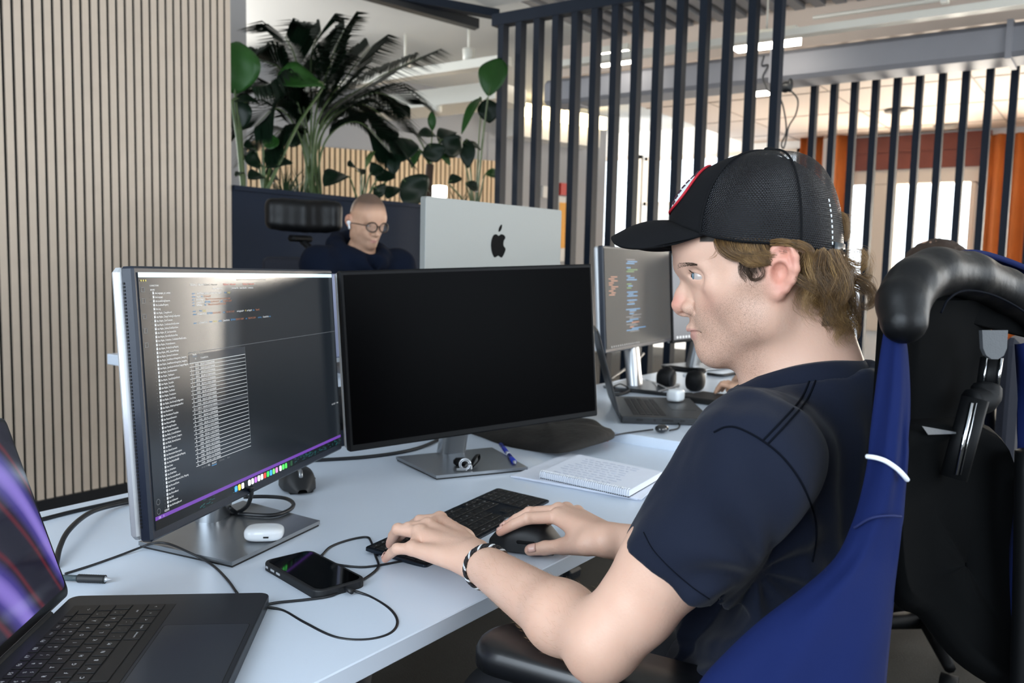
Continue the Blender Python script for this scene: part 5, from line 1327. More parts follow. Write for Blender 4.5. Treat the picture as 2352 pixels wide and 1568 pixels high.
# ------------------------------------------------------------------ t-shirt
TS = Solid()
HEM = atd(1543, 1311, .888); AX = nrm(HEM - SHL)
TS.rc(SHL, HEM + AX * .03, .0635, .0575, .02); TS.ell(SHL + V(0, .0, .0), (.064, .066, .066), k=.02)
HEMR = SHR * .45 + ELR * .55; AXR = nrm(HEMR - SHR); TS.rc(SHR, HEMR + AXR * .02, .062, .056, .02)
TS.rc(NB + V(-.01, .004, -.052), SHL + V(.02, 0, .010), .058, .054, .03); TS.rc(NB + V(.01, .004, -.052), SHR + V(-.02, 0, .010), .058, .054, .03)
TS.rc(hp(1800, 900), hp(1805, 970), .058, .06, .02); TS.rc(hp(1886, 895), hp(1880, 970), .066, .066, .02); TS.rc(hp(1845, 895), hp(1845, 970), .066, .066, .02)
TS.ell(NB + V(-.005, .018, -.15), (.172, .088, .16), k=.05); TS.ell(NB + V(-.02, .02, -.36), (.165, .105, .22), k=.06); TS.ell(NB + V(-.02, .05, -.48), (.172, .130, .15), k=.06)
TS.rc(NB + V(0, -.010, -.02), NB + V(-.01, -.0, -.25), .058, .075, .05)
TS.rc(HEM - AX * .012, HEM + AX * .2, .0500, .053, .002, '-'); TS.rc(HEMR - AXR * .012, HEMR + AXR * .2, .049, .05, .002, '-')
TS.half(HEM, AX) if False else None
# sleeve ends
TS.p.append(('b', HEM + AX * .1, V(.1, .1, .1), np.stack([AX, nrm(np.cross(AX, (0, 0, 1))), np.cross(nrm(np.cross(AX, (0, 0, 1))), -AX)], 1), .001, .003, '-', HEM + AX * .1, .18))
# collar opening
CN = hp(1842, 866); NA = nrm(hp(1835, 780) - hp(1860, 930))
def ring(t, r=1.):
    return CN + HF * (.0665 * r * np.cos(t)) + HS * (.064 * r * np.sin(t)) + HU * (-.016 * np.cos(t) + .012 * np.sin(t) ** 2)
_rx = nrm(HF * .0665 - HU * .016); _rz = np.cross(_rx, HS); TS.box(CN + _rz * .082, (.12, .12, .08), np.stack([_rx, HS, _rz], 1), .001, .004, '-')
def fold(P, d):
    u = vnoise(P * V(26, 26, 11), 3) * .0042 + vnoise(P * V(60, 60, 22), 5) * .0014
    # creases running from the armpit over sleeve and side
    ap = atd(1760, 1330, .86); q = P - ap; r = np.linalg.norm(q, axis=1); an = np.arctan2(q @ CU, q @ CR)
    u += np.sin(an * 9 + vnoise(P * 14, 9) * 2.6) * .0045 * np.exp(-((r - .07) / .05) ** 2) * np.clip((r - .015) / .03, 0, 1)
    lo = np.clip((NB[2] - .2 - P[:, 2]) / .1, 0, 1); u += np.sin((P[:, 2] * .95 + P[:, 0] * .5) * 130 + vnoise(P * 9, 4) * 4) * .0036 * lo
    u += np.sin((P[:, 0] * 1.1 + P[:, 2] * .3) * 95 + vnoise(P * 10, 6) * 3) * .0016 * (1 - lo)
    return d + u
tee = solid_obj('t_shirt', TS, .0035, m_tee, person, disp=fold)
class Folded:
    def ev(s, P, *a): return fold(P, TS.ev(P))
TF = Folded()
mb = MB(); mb.grid([[ring(t, r) + HU * z for r, z in ((.93, .004), (.96, .008), (1.0, .007), (1.06, .001), (1.11, -.007), (1.15, -.017))] for t in np.linspace(0, 2 * math.pi, 61)], True, th=.0025); obj('collar', mb, m_tee, tee)
def seam(name, pts, r=.0011, off=.0002):
    s_ = [march(TF, p[0], p[1], .55, 1.3, off) for p in spline([V(*p, 0) for p in pts], 6)]; mb = MB(); mb.tube(s_, r, 6); obj(name, mb, m_seam, tee)
seam('shoulder_seam', [(1862, 868), (1840, 915), (1800, 962), (1752, 1012)]); seam('shoulder_seam', [(1874, 872), (1853, 918), (1812, 968), (1765, 1018)])
seam('sleeve_seam', [(1640, 992), (1668, 980), (1700, 984), (1752, 1012), (1800, 1052), (1842, 1110), (1870, 1180), (1875, 1235), (1866, 1290)])
seam('hem_stitch', [(1478, 1222), (1500, 1262), (1540, 1305), (1590, 1348), (1630, 1376)], .0006)
# bracelet
wa = nrm(ELL - WRL); bc_ = WRL + wa * (.040)
def fore_r(p):    # distance from the arm axis to the skin
    pass
u1 = nrm(np.cross(wa, (0, 0, 1))); u2 = np.cross(wa, u1)
def skin_ring(c, ax, a1, a2, n, off):
    out = []
    for t in np.linspace(0, 2 * math.pi, n, endpoint=False):
        d = a1 * math.cos(t) + a2 * math.sin(t); r = .06
        while r > .015 and BS.ev((c + d * r)[None])[0] > off: r -= .0006
        out.append(c + d * r)
    return np.array(out)
tl_ = nrm(wa + u1 * .28)
a1_ = nrm(u1 - tl_ * np.dot(u1, tl_)); rg = skin_ring(bc_, tl_, a1_, np.cross(tl_, a1_), 96, .0022)
mbs = [MB(), MB()]
for k in range(4):
    P = []
    for i in range(97):
        q = rg[i % 96]; o = nrm(q - bc_); t = i / 96 * 2 * math.pi * 11 + k * math.pi / 2; P.append(q + o * .0013 * math.cos(t) + tl_ * .0024 * math.sin(t))
    mbs[0 if k != 1 else 1].tube(P, .0016, 6)
bl = obj('bracelet', mbs[0], mat('black_cord', '#120e12', .7), person); obj('white_cord', mbs[1], mat('white_cord', '#c9cdd0', .6), bl)
# trousers and shoes
LG = Solid()
for s, kx in ((-1, -.10), (1, .11)):
    hip = V(NB[0] + .09 * s, .235, .56); kn = V(NB[0] + .02 + kx * 1.2, .66, .565); an = V(kn[0] + .02, .78, .10)
    LG.rc(hip, kn, .085, .062, .03); LG.rc(kn, an, .060, .045, .02)
LG.ell((NB[0], .20, .56), (.18, .14, .11), k=.04)
solid_obj('trousers', LG, .007, m_jean, person)
for s, kx in ((-1, -.10), (1, .11)):
    kn = V(NB[0] + .02 + kx * 1.2 + .02, .78, 0); mb = MB(); superell(mb, kn + V(0, .06, .045), (.048, .14, .045), .7); obj('shoe', mb, mat('pale_canvas', '#b7bab8', .7), person)
# ------------------------------------------------------------------ the cap
CT = hp(1768, 348)                                    # crown top
def rim(t):
    """lower edge of the crown; t = 0 front, +90 deg his left side (towards the camera), 180 back"""
    c, s = math.cos(t), math.sin(t)
    f, b, m = hl(1541, 512), hl(1937, 588), hl(1735, 560, .083)
    if c >= 0: a = m[0] + (f[0] - m[0]) * c ** .9; z = m[2] + (f[2] - m[2]) * c ** 1.6
    else: a = m[0] + (b[0] - m[0]) * (-c) ** .9; z = m[2] + (b[2] - m[2]) * (-c) ** 1.2
    return HC + HR @ V(a, .084 * math.copysign(abs(s) ** .8, s), z)
def crown(t, f, off=0.):
    """f = 0 rim .. 1 top"""
    R = rim(t); ph = f * math.pi / 2; c = math.cos(t)
    p = .95 if c > 0 else 1.; p = 1.02 * max(c, 0) ** 2 + .62 * max(-c, 0) ** 2 + .72 * math.sin(t) ** 2
    h = math.cos(ph) ** p if ph < math.pi / 2 - 1e-6 else 0.; v = math.sin(ph) ** (1.05 if c > .3 else 1.0)
    P = V(*CT); d = R - CT; P = CT + d * V(h, h, 0) + V(0, 0, d[2] * (1 - v))
    if off:
        e = 1e-3; du = crown(t + e, f) - crown(t - e, f); dv = crown(t, min(f + e, .999)) - crown(t, max(f - e, 0)); n = nrm(np.cross(du, dv)); 
        if np.dot(n, P - (HC + HU * .03)) < 0: n = -n
        P = P + n * off
    return P
cap = bpy.data.objects.new('cap', None); COL.objects.link(cap); cap.parent = person; M_[cap] = base_matrix(person); cap['label'] = 'black trucker cap with mesh sides'
tf = rad(57)
def shell(t0, t1, n, name, m_, th, par=cap, f0=0., f1=1., nv=26, uv=False):
    G = [[crown(t0 + (t1 - t0) * i / n, f0 + (f1 - f0) * j / nv) for j in range(nv + 1)] for i in range(n + 1)]
    mb = MB(); mb.grid(G, True, th=th)
    at = None
    if uv:
        U = np.repeat(np.arange(n + 1) / n, nv + 1) * (t1 - t0); Vv = np.tile(np.arange(nv + 1) / nv, n + 1)
        # arc length so that the holes stay even
        Lr = np.array([np.linalg.norm(np.diff(np.array(g), axis=0), axis=1).sum() for g in G]); 
        at = {'mu': np.concatenate([U, U]) if th else U, 'mv': np.concatenate([Vv, Vv]) if th else Vv}
    return obj(name, mb, m_, par, attrs=at)
def net_mat():
    m = bpy.data.materials.new('black_cap_mesh'); m.use_nodes = True; nt = m.node_tree; b = nt.nodes['Principled BSDF']; L = nt.links
    b.inputs['Base Color'].default_value = (.006, .007, .010, 1); b.inputs['Roughness'].default_value = .38; b.inputs['Specular IOR Level'].default_value = .32
    def att(n): x = nt.nodes.new('ShaderNodeAttribute'); x.attribute_name = n; return x.outputs['Fac']
    def mth(op, a, c=None):
        n = nt.nodes.new('ShaderNodeMath'); n.operation = op
        for i, x in enumerate((a, c)):
            if x is None: continue
            if isinstance(x, (int, float)): n.inputs[i].default_value = x
            else: L.new(x, n.inputs[i])
        return n.outputs[0]
    row = mth('MULTIPLY', att('mv'), 74.)
    off = mth('MULTIPLY', mth('MODULO', mth('FLOOR', row), 2.), .5)
    u = mth('ADD', mth('MULTIPLY', att('mu'), 34.), off)
    a = mth('ABSOLUTE', mth('SUBTRACT', mth('FRACT', u), .5)); c = mth('ABSOLUTE', mth('SUBTRACT', mth('FRACT', row), .5))
    hole = mth('LESS_THAN', mth('ADD', mth('POWER', mth('MULTIPLY', a, 2.9), 2.), mth('POWER', mth('MULTIPLY', c, 2.7), 2.)), 1.)
    L.new(mth('SUBTRACT', 1., mth('MULTIPLY', hole, .80)), b.inputs['Alpha'])
    h = mth('ADD', mth('MULTIPLY', a, 1.2), c); bp = nt.nodes.new('ShaderNodeBump'); bp.inputs['Strength'].default_value = .8; bp.inputs['Distance'].default_value = .001
    L.new(h, bp.inputs['Height']); L.new(bp.outputs['Normal'], b.inputs['Normal'])
    return m
m_net = net_mat()
shell(-tf, tf, 36, 'front_panel', m_capf, .0022, f0=0.)
for s, nm in ((1, 'side'), (-1, 'side')):
    shell(s * tf, s * rad(118), 26, 'mesh_panel', m_net, 0, uv=True)
    shell(s * rad(118), s * rad(180), 26, 'mesh_panel', m_net, 0, uv=True)
mb = MB()
for t in (tf, -tf, rad(118), -rad(118)): mb.tube([crown(t, f, .0006) for f in np.linspace(0, .98, 30)], .0013, 6)
mb.tube([crown(t, .012, .0006) for t in np.linspace(tf, 2 * math.pi - tf, 60)], .0034, 6, flat=.4)
obj('seam_tape', mb, m_capf, cap)
mb = MB(); mb.lathe([(.0075, -.003), (.0078, 0), (.006, .0028), (.002, .0038)], 18, T=frame(CT + V(0, 0, .0015), HF, z=HU)); obj('button', mb, m_capf, cap)
# brim
G = []
tipc = hl(1414, 546)
for i in range(37):
    s = -1 + 2 * i / 36; t = s * rad(60); a = rim(t); al = (a - HC) @ HR
    row = []
    reach = (1 - abs(s) ** 2.6) ** .62
    end = V(tipc[0], .073 * math.sin(s * 1.35) , tipc[2] - .033 * s * s)
    e = al * (1 - reach) + V(al[0] + (end[0] - al[0]), end[1] * .98 + al[1] * .02, end[2]) * reach
    for k in range(13):
        u = k / 12; q = al * (1 - u) + e * u; q[2] += .0065 * math.sin(u * math.pi) * (1 - s * s) - .018 * math.sin(u * 2.2) * s * s * reach
        row.append(HC + HR @ q)
    G.append(row)
mb = MB(); mb.grid(G, True, th=.0032); br = obj('brim', mb, m_capf, cap)
for k in (3, 6, 9):
    mb = MB(); mb.tube([np.array(G[i][k]) + HU * .0004 for i in range(2, 35)], .0004, 4); obj('stitching', mb, m_under, br)
# patch
mpw, mpr = mat('patch_white', '#d9dde0', .8, bump=(900, .4, .0006)), mat('patch_red', '#b01528', .7, bump=(1200, .4, .0006))
def pz(u, v, off): return crown(u * rad(31), .34 + v * .25, off)
ov = [(math.cos(a), math.sin(a)) for a in np.linspace(0, 2 * math.pi, 49)]
mb = MB(); mb.grid([[pz(x * r, y * r, .0018) for x, y in ov[:-1]] for r in (.02, .35, .7, 1.)], True, closed_u=True); pt = obj('patch', mb, mpw, cap)
mb = MB(); mb.tube([pz(x * 1.0, y * 1.0, .0016) for x, y in ov], .0017, 8); obj('patch_border', mb, mpr, pt)
mb = MB(); random.seed(4)
for k in range(7):
    y = -.62 + k * .2; 
    for xx in (-.55, -.2, .15, .5):
        w = .13; mb.tube([pz(xx, y, .0024), pz(xx + w, y + .05, .0024)], .0009, 5); mb.tube([pz(xx + w * .5, y - .06, .0024), pz(xx + w * .6, y + .09, .0024)], .0008, 5)
mb.tube([pz(-.8, .45, .0022), pz(-.3, .62, .0022), pz(.3, .62, .0022), pz(.8, .45, .0022)], .002, 5)
obj('patch_lettering', mb, mat('patch_ink', '#3a1f2b', .8), pt)
# strap and its tab at the back
mb = MB(); mb.grid([[HC + HR @ ((rim(rad(150) + rad(60) * i / 14) - HC) @ HR) * 1.012 + HU * (z - .004) for z in (.0, .0085, .017)] for i in range(15)], True, th=.0016)
sp_ = obj('strap', mb, mat('smoky_plastic', '#3d4347', .35), cap)
mb = MB()
for i in range(5): mb.ell(rim(rad(160) + rad(7) * i) + HU * .0045 + nrm((rim(rad(160) + rad(7) * i) - HC) * V(1, 1, 0)) * .0022, (.0016, .0016, .0028), 8, 6)
obj('strap_hole', mb, m_under, sp_)
mb = MB()
for i in range(9):
    f = .05 + i * .033; p = crown(rad(146), f, .0012); q = crown(rad(146), f + .018, .0012); mb.tube([p, q], .0008, 5)
obj('white_stitch', mb, mpw, cap)

# ------------------------------------------------------------------ hair: clumps of fine strands
rng = np.random.default_rng(11)
TONE = {}
def strands(mb, guide, n, spread, r, curl=0., freq=3., taper=.25, seg=14, jitter=.3):
    g = spline([hp(*p) if len(p) == 3 else p for p in guide], 8); L = np.linalg.norm(np.diff(g, axis=0), axis=1).sum()
    s = np.linspace(0, 1, len(g)); t = np.linspace(0, 1, seg)
    base = np.stack([np.interp(t, s, g[:, k]) for k in range(3)], 1)
    tan = np.gradient(base, axis=0); tan /= np.linalg.norm(tan, axis=1, keepdims=True) + 1e-9
    a = np.cross(tan, HS); a /= np.linalg.norm(a, axis=1, keepdims=True) + 1e-9; b = np.cross(tan, a)
    tn = rng.uniform(.2, .8); n = int(n * 1.5); r = r * .70
    for _ in range(n):
        th = rng.uniform(0, 6.283); q = math.sqrt(rng.uniform()) * spread; x, y = q * math.cos(th), q * math.sin(th)
        c = curl * (.6 + .8 * rng.uniform()); ph = rng.normal(0, .5); fr_ = freq * (1 + .12 * rng.normal())
        w = (.7 + .5 * np.sin(np.pi * np.clip(t * 1.1, 0, 1))) * (1 - .62 * t)
        X = x * w + c * np.sin(6.283 * fr_ * t + ph) * t; Y = y * w * .8 + c * np.cos(6.283 * fr_ * t + ph) * t * .8
        e = 1 - rng.uniform(0, jitter); P = base + a * X[:, None] + b * Y[:, None]
        m = max(5, int(seg * e)); P = P[:m]
        n0 = len(mb.v); mb.tube(P, np.linspace(1, taper, m) * r * rng.uniform(.7, 1.25), 3, caps=False); TONE.setdefault(id(mb), []).extend([float(np.clip(tn + rng.normal(0, .13), 0, 1))] * (len(mb.v) - n0))
hb = MB()
# temple hair swept back under the cap edge
for i in range(16):
    u = i / 15; x0 = 1648 + 118 * u; 
    strands(hb, [(x0, 548 + 4 * u, .070 + .01 * u), (x0 + 14, 572 + 12 * math.sin(u * 3), .077), (x0 + 45, 594 - 8 * u, .081), (x0 + 82 - 30 * u, 590 - 14 * u, .083)], 62, .0085, .00030, .0022, 1.0)
for k in range(5): strands(hb, [(1700 + 12 * k, 556, .076), (1705 + 14 * k, 590, .081), (1735 + 9 * k, 607, .084), (1770, 590, .085)], 60, .006, .0003, .002, 1)
strands(hb, [(1655, 552, .068), (1652, 572, .069), (1640, 590, .066), (1622, 596, .061)], 9, .004, .00022, .001, .5)
strands(hb, [(1668, 556, .071), (1675, 585, .074), (1664, 596, .073)], 12, .004, .00022, .001, .5)
# hair over the top of the ear and behind it
for k in range(6): strands(hb, [(1770 + 12 * k, 556, .084), (1800 + 12 * k, 556 + 3 * k, .09), (1830 + 8 * k, 572 + 5 * k, .088)], 40, .005, .0003, .001, 1)
roots = [(1838 + 84 * rng.uniform(), 572 + 12 * rng.uniform(), .082 - .075 * rng.uniform() ** 1.4) for _ in range(46)]
for i, (x, y, w) in enumerate(roots):
    u = (x - 1838) / 84; ex = 1862 + 95 * u + rng.uniform(-14, 14); ey = 690 + 105 * rng.uniform(.25, 1) * (.55 + .45 * u); m = rng.uniform(-14, 14)
    strands(hb, [(x, y, w), (x + 6 + 2 * m, y + (ey - y) * .33, w + .006), (x + (ex - x) * .55 - 2 * m, y + (ey - y) * .68, w + .010), (ex, ey, w * .92 + .005)], 55, .0085, .00028, .0075, rng.uniform(1.1, 2.))
# nape curls
for i in range(16):
    x = 1868 + 82 * rng.uniform(); w = .058 - .11 * rng.uniform() ** 1.2
    strands(hb, [(x - 8, 690 + 20 * rng.uniform(), w), (x + 4, 735, w + .006), (x + 14, 768, w + .007), (x + 2 + 22 * rng.uniform(), 792 + 10 * rng.uniform(), w)], 55, .0085, .00028, .007, 1.6)
# curls flying out at the back
for g in ([(1918, 590, .02), (1950, 604, .03), (1978, 612, .03), (1990, 590, .028), (1975, 572, .026), (1962, 590, .025)],
          [(1925, 600, -.01), (1960, 630, .0), (1990, 640, .005), (2000, 615, .0), (1988, 590, 0)],
          [(1930, 640, .02), (1968, 640, .03), (2000, 662, .03), (2004, 690, .03), (1985, 706, .03), (1958, 700, .026)],
          [(1930, 650, .0), (1965, 655, .01), (1992, 672, .012), (1996, 698, .01), (1970, 704, .01)],
          [(1915, 600, .04), (1940, 640, .046), (1955, 690, .044), (1945, 730, .04)],
          [(1920, 620, .03), (1950, 660, .035), (1966, 720, .034), (1962, 775, .03)], [(1925, 660, .0), (1952, 700, .01), (1968, 745, .01), (1966, 792, .005)],
          [(1905, 600, .055), (1925, 640, .06), (1920, 690, .056), (1895, 720, .052)], [(1880, 590, .07), (1900, 640, .073), (1885, 690, .068), (1862, 705, .066)],
          [(1848, 640, .08), (1868, 680, .078), (1890, 705, .072), (1875, 735, .066)]):
    strands(hb, g, 75, .0065, .0003, .003, 1.2)
# tuft through the opening above the strap
for k in range(9): strands(hb, [(1918 - 3 * k % 7, 492 + 5 * k, .012 - .004 * k), (1938, 498 + 5 * k, .012 - .004 * k), (1944, 522 + 3 * k, .01 - .004 * k), (1936, 556, .008 - .004 * k)], 40, .006, .0003, .002, .8)
for g in ([(1930, 500, .01), (1950, 505, .012), (1958, 530, .012)], [(1935, 520, 0), (1956, 540, 0), (1950, 570, 0)], [(1940, 580, .02), (1975, 575, .02), (2000, 600, .022), (2003, 640, .02)], [(1950, 590, .0), (1990, 585, 0), (2012, 620, 0)], [(1960, 640, .02), (2000, 640, .02), (2016, 690, .02)]): strands(hb, g, 14, .008, .00018, .004, 1.2)
print('hair faces', len(hb.f))
hr = obj('hair', hb, m_hair, person, attrs={'tone': TONE[id(hb)]}); hr['kind'] = 'stuff'
sb = MB()
for k in range(7): strands(sb, [(1702 + 6 * k, 600, .077), (1708 + 6 * k, 622, .0785), (1722 + 4 * k, 642, .0775), (1738 + 3 * k, 664, .075)], 16, .0055, .00026, .0020, 1.4)
strands(sb, [(1716, 596, .08), (1716, 622, .083), (1728, 642, .084), (1750, 636, .084), (1754, 616, .085), (1740, 607, .084), (1733, 618, .084)], 20, .0028, .00030, .0008, 1)
strands(sb, [(1705, 600, .078), (1704, 630, .079), (1716, 654, .078)], 20, .005, .00026, .001, 1)
obj('sideburn', sb, m_hair2, person)['kind'] = 'stuff'
eb = MB()
def on_face(px, py, off=.0004): return march(BS, px, py, .6, 1.3, 0) - CF * off
for i in range(460):
    x = 1556 + 44 * (i / 460); y = 611 - 4 * math.sin((x - 1556) / 44 * 2.4) + rng.uniform(-7.0, 6.0) * (1 - .7 * (x - 1556) / 44)
    p = on_face(x, y, .0006); d = CR * .0056 * rng.uniform(.6, 1.2) + CU * .0022 * rng.uniform(-.6, 1); mid = p + d * .5 - CF * .0006
    eb.tube([p, mid, p + d], [.00015, .00014, .00005], 3, caps=False)
obj('eyebrow', eb, m_hair2, person)['kind'] = 'stuff'
lb = MB(); ec = HC + HR @ hl(1615, 633, .0325)
for i in range(46):
    t = i / 45; an = rad(-35 + 80 * t)      # along the upper lid
    p = ec + HR @ (V(math.cos(an) * .0136, math.sin(an) * .0136, .0046 - .0035 * abs(t - .35)))
    o = nrm(p - ec); lb.tube([p, p + o * .003 + HU * .0008, p + o * .0055 + HU * .0028], [.00018, .00015, .00005], 3, caps=False)
obj('eyelashes', lb, m_hair2, person)['kind'] = 'stuff'
# fine hair on the forearm
ab = MB(); nh = 700
us = rng.uniform(.10, .95, nh); ths = rng.uniform(-2.6, 1.6, nh)
bs = WRL * (1 - us)[:, None] + ELL * us[:, None]; os_ = u1 * np.cos(ths)[:, None] + u2 * np.sin(ths)[:, None]
lo = np.full(nh, .012); hi = np.full(nh, .065)
for _ in range(13):
    m = (lo + hi) / 2; out_ = BS.ev(bs + os_ * m[:, None]) > 0; hi = np.where(out_, m, hi); lo = np.where(out_, lo, m)
for b_, o, r in zip(bs, os_, lo):
    p = b_ + o * r; d = nrm(-wa * rng.uniform(.6, 1) + np.cross(o, wa) * rng.normal(0, .35) + o * .12); l = rng.uniform(.005, .010)
    ab.tube([p, p + d * l * .5 + o * .0008, p + d * l + o * .0006], [.00006, .00005, .00002], 3, caps=False)
obj('arm_hair', ab, mat('light_brown_arm_hair', '#a98562', .6), person)['kind'] = 'stuff'
# ------------------------------------------------------------------ chair of the man in the cap
m_greyp = mat('grey_moulded_plastic', '#4b4d50', .5, bump=(600, .3, .0008)); m_chrome = mat('chrome', '#c8ccd2', .08, metal=1.)
m_mesh = mat('black_chair_mesh', '#040506', .95, spec=.08)
CX = NB[0]
oc = thing('office_chair', 'black office chair with leather headrest under the man in the cap', 'chair', (CX, .24, 0))
mb = MB(); superell(mb, (CX, .26, .455), (.25, .25, .045), .35); obj('seat', mb, m_fabricb, oc)
mb = MB(); mb.tube([(CX, .24, .42), (CX, .24, .12)], [.03, .03], 16); obj('gas_lift', mb, m_chrome, oc)
for k in range(5):
    a = rad(20 + 72 * k); c_ = V(CX, .24, .11); mb = MB(); mb.tube([c_, c_ + V(math.cos(a) * .31, math.sin(a) * .31, -.025)], [.034, .018], 8); lg = obj('leg', mb, m_cpl, oc)
    mb = MB(); mb.lathe([(.029, -.022), (.031, -.01), (.031, .01), (.029, .022)], 16, T=frame(c_ + V(math.cos(a) * .31, math.sin(a) * .31, -.079), (0, 0, 1), z=(math.cos(a + 1.2), math.sin(a + 1.2), 0))); obj('caster', mb, m_cpl, lg)
# curved back shell, ends come forward round the man
def back_pt(u, z, off=0.):     # u -1 .. 1 across
    x = CX + .045 + u * .185; y = .150 + .045 * u * u - off + .05 * max(0, (.85 - z))
    return V(x, y, z)
G = [[back_pt(u, z) for u in np.linspace(-1, 1, 17)] for z in np.linspace(.90, 1.155, 8)]
mb = MB(); mb.grid(G, True, th=.03); obj('backrest', mb, m_mesh, oc)
mb = MB(); mb.tube(spline([(CX, .2, .43), (CX, .10, .44), (CX, .055, .56), (CX, .06, .80), (CX, .07, 1.0)], 8), .022, 8, flat=.6); obj('back_spine', mb, m_cpl, oc)
# headrest: padded arch with a recessed rear panel
hq = atd(2190, 690, .875)
e_ = nrm(V(1, -.06, 0)); n_ = nrm(np.cross(e_, (0, 0, 1)))      # n_ points backwards (towards -y)
S = Solid()
ar = [(2076, 738, .775), (2072, 692, .785), (2098, 648, .80), (2150, 622, .83), (2230, 632, .87), (2310, 668, .915), (2390, 722, .95), (2410, 780, .96)]
A_ = [atd(*p) for p in ar]
for p in A_: pass
for i in range(len(A_) - 1): S.rc(A_[i], A_[i + 1], .0205, .0205, .012); o0, o1 = nrm(A_[i] - CO) * .028, nrm(A_[i + 1] - CO) * .028; S.rc(A_[i] + o0, A_[i + 1] + o1, .0205, .0205, .012)
mid = sum(A_) / len(A_)
solid_obj('headrest', S, .0035, m_leather, oc)
mb = MB(); ctr = mid + V(0, .012, -.02); mb.grid([[ctr + (p + V(0, .012, 0) - ctr) * r for p in spline(A_, 5)] for r in (1., .7, .35, .02)], True, th=.006); obj('headrest_panel', mb, m_mesh, oc)
mb = MB(); mb.tube(spline([p + V(-.002, -.0195, -.004) + (ctr - p) * .30 for p in A_[1:-1]], 8), .0011, 6); obj('piping', mb, m_seam, oc)
mb = MB(); mb.tube(spline([p + nrm(p - ctr) * .0195 + V(0, -.006, 0) for p in A_], 8), .0007, 5); obj('stitching', mb, m_greyp, oc)
# headrest bracket
q0 = atd(2262, 790, .845)
mb = MB(); T = frame(q0 - CF * .012, CR, z=-CF); mb.prism([(-.0125, .0135), (-.0115, -.004), (-.0085, -.011), (-.003, -.0145), (.003, -.0145), (.0085, -.011), (.0115, -.004), (.0125, .0135)], 0, .006, T=T); hb_ = obj('bracket_cover', mb, m_greyp, oc)
mb = MB(); a, b = atd(2276, 822, .855), atd(2266, 890, .855); mb.tube([a, b], .0095, 12, flat=.6); obj('bracket_post', mb, m_cpl, oc)
mb = MB(); mb.tube([a + CR * .006 - CF * .008, b + CR * .006 - CF * .008], .0018, 8); mb.tube([a - CR * .008 - CF * .007, b - CR * .008 - CF * .007], .0010, 8); obj('bracket_trim', mb, m_chrome, oc)
mb = MB(); mb.tube(spline([b, atd(2262, 915, .85), atd(2232, 925, .845)], 5), .014, 10); mb.tube([atd(2240, 915, .84), atd(2190, 1098, .84)], .0125, 12, flat=.5); obj('recline_lever', mb, m_cpl, oc)
mb = MB(); mb.tube([atd(2232, 925, .829), atd(2196, 1090, .829)], .0022, 8); mb.tube([atd(2243, 925, .832), atd(2206, 1090, .832)], .0009, 6); obj('lever_trim', mb, m_chrome, oc)
# armrest under the left elbow
ZA = ELL[2] - .048
t0, t1 = V(.802, .605, ZA), V(.835, .30, ZA)
ad = nrm(t1 - t0); asd = np.cross((0, 0, 1), ad)
P = [(x, y) for x, y in rrect(.33, .098, .045, 8, .165, 0)]
mb = MB(); T = frame(t0, ad, z=(0, 0, 1)); mb.prism(P, -.030, 0, T=T, bev=.014, smooth=True); ap_ = obj('armrest_pad', mb, mat('moulded_black_rubber', '#0c0e12', .34, spec=.6), oc)
mb = MB(); mb.tube(spline([t0 + ad * .19 - V(0, 0, .03), t0 + ad * .19 - V(0, 0, .2), t0 + ad * .2 - asd * -.03 - V(0, 0, .3)], 5), .02, 10, flat=.6); obj('armrest_post', mb, m_cpl, oc)
t0b = V(ELR[0] - .02, .55, ZA - .02); mb = MB(); mb.prism([(x, y) for x, y in rrect(.28, .09, .04, 8, .14, 0)], -.03, 0, T=frame(t0b, (0, -1, 0), z=(0, 0, 1)), bev=.012, smooth=True); obj('armrest_pad', mb, mat('moulded_black_rubber', '#0c0e12', .34), oc)
mb = MB(); mb.tube([t0b + V(0, -.15, -.03), t0b + V(0, -.15, -.28)], .02, 10); obj('armrest_post', mb, m_cpl, oc)

# ------------------------------------------------------------------ blue jacket hanging over the chair
m_jack = mat('royal_blue_softshell', '#081848', .85, spec=.2, sheen=.0, var=(12, .12), bump=(900, .25, .0006)); m_pip = mat('reflective_white_piping', '#e6ebf5', .35)
# rows from the shoulder (top) down; each row runs from behind the man's back, round the edge of the backrest, to the rear
rows = []
def jr(inner, left, right, dl, dr, di):
    """left/right picture columns at that height with their depths"""
    rows.append((inner, left, right, dl, dr, di))
lv = [(735, 2034, 2072, .795, .79), (800, 2022, 2082, .80, .785), (900, 2008, 2088, .80, .785), (1000, 1996, 2086, .80, .785), (1060, 1990, 2084, .80, .785), (1130, 1976, 2078, .80, .785), (1200, 1955, 2072, .80, .782), (1280, 1915, 2062, .795, .78), (1350, 1838, 2052, .785, .775), (1420, 1745, 2044, .77, .77), (1490, 1668, 2037, .755, .765), (1570, 1598, 2030, .742, .76), (1680, 1560, 2022, .73, .75)]
G = []
for (y, xl, xr, dl, dr) in lv:
    n = 26; row = []
    back = atd(xl + 40, y, dl + .10)
    for i in range(n + 1):
        u = i / n
        if u < .22:
            p = back * (1 - u / .22) + atd(xl, y, dl + .012) * (u / .22)
        elif u < .80:
            w = (u - .22) / .58; x = xl + (xr - xl) * w
            f = vnoise(np.array([[w * 3.2 + 1, y / 210., 2.2]]), 7)[0] * .010 * min(1, (xr - xl) / 200) + vnoise(np.array([[w * 7 + y / 260., y / 330., 5.]]), 8)[0] * .005
            p = atd(x, y, dl + (dr - dl) * w - .020 * math.sin(math.pi * w) * min(1.4, (xr - xl) / 160) + f)
        else:
            w = (u - .80) / .20; p = atd(xr + 6 * w, y, dr + .07 * w)
        row.append(p)
    G.append(row)
Gs = np.array(G); 
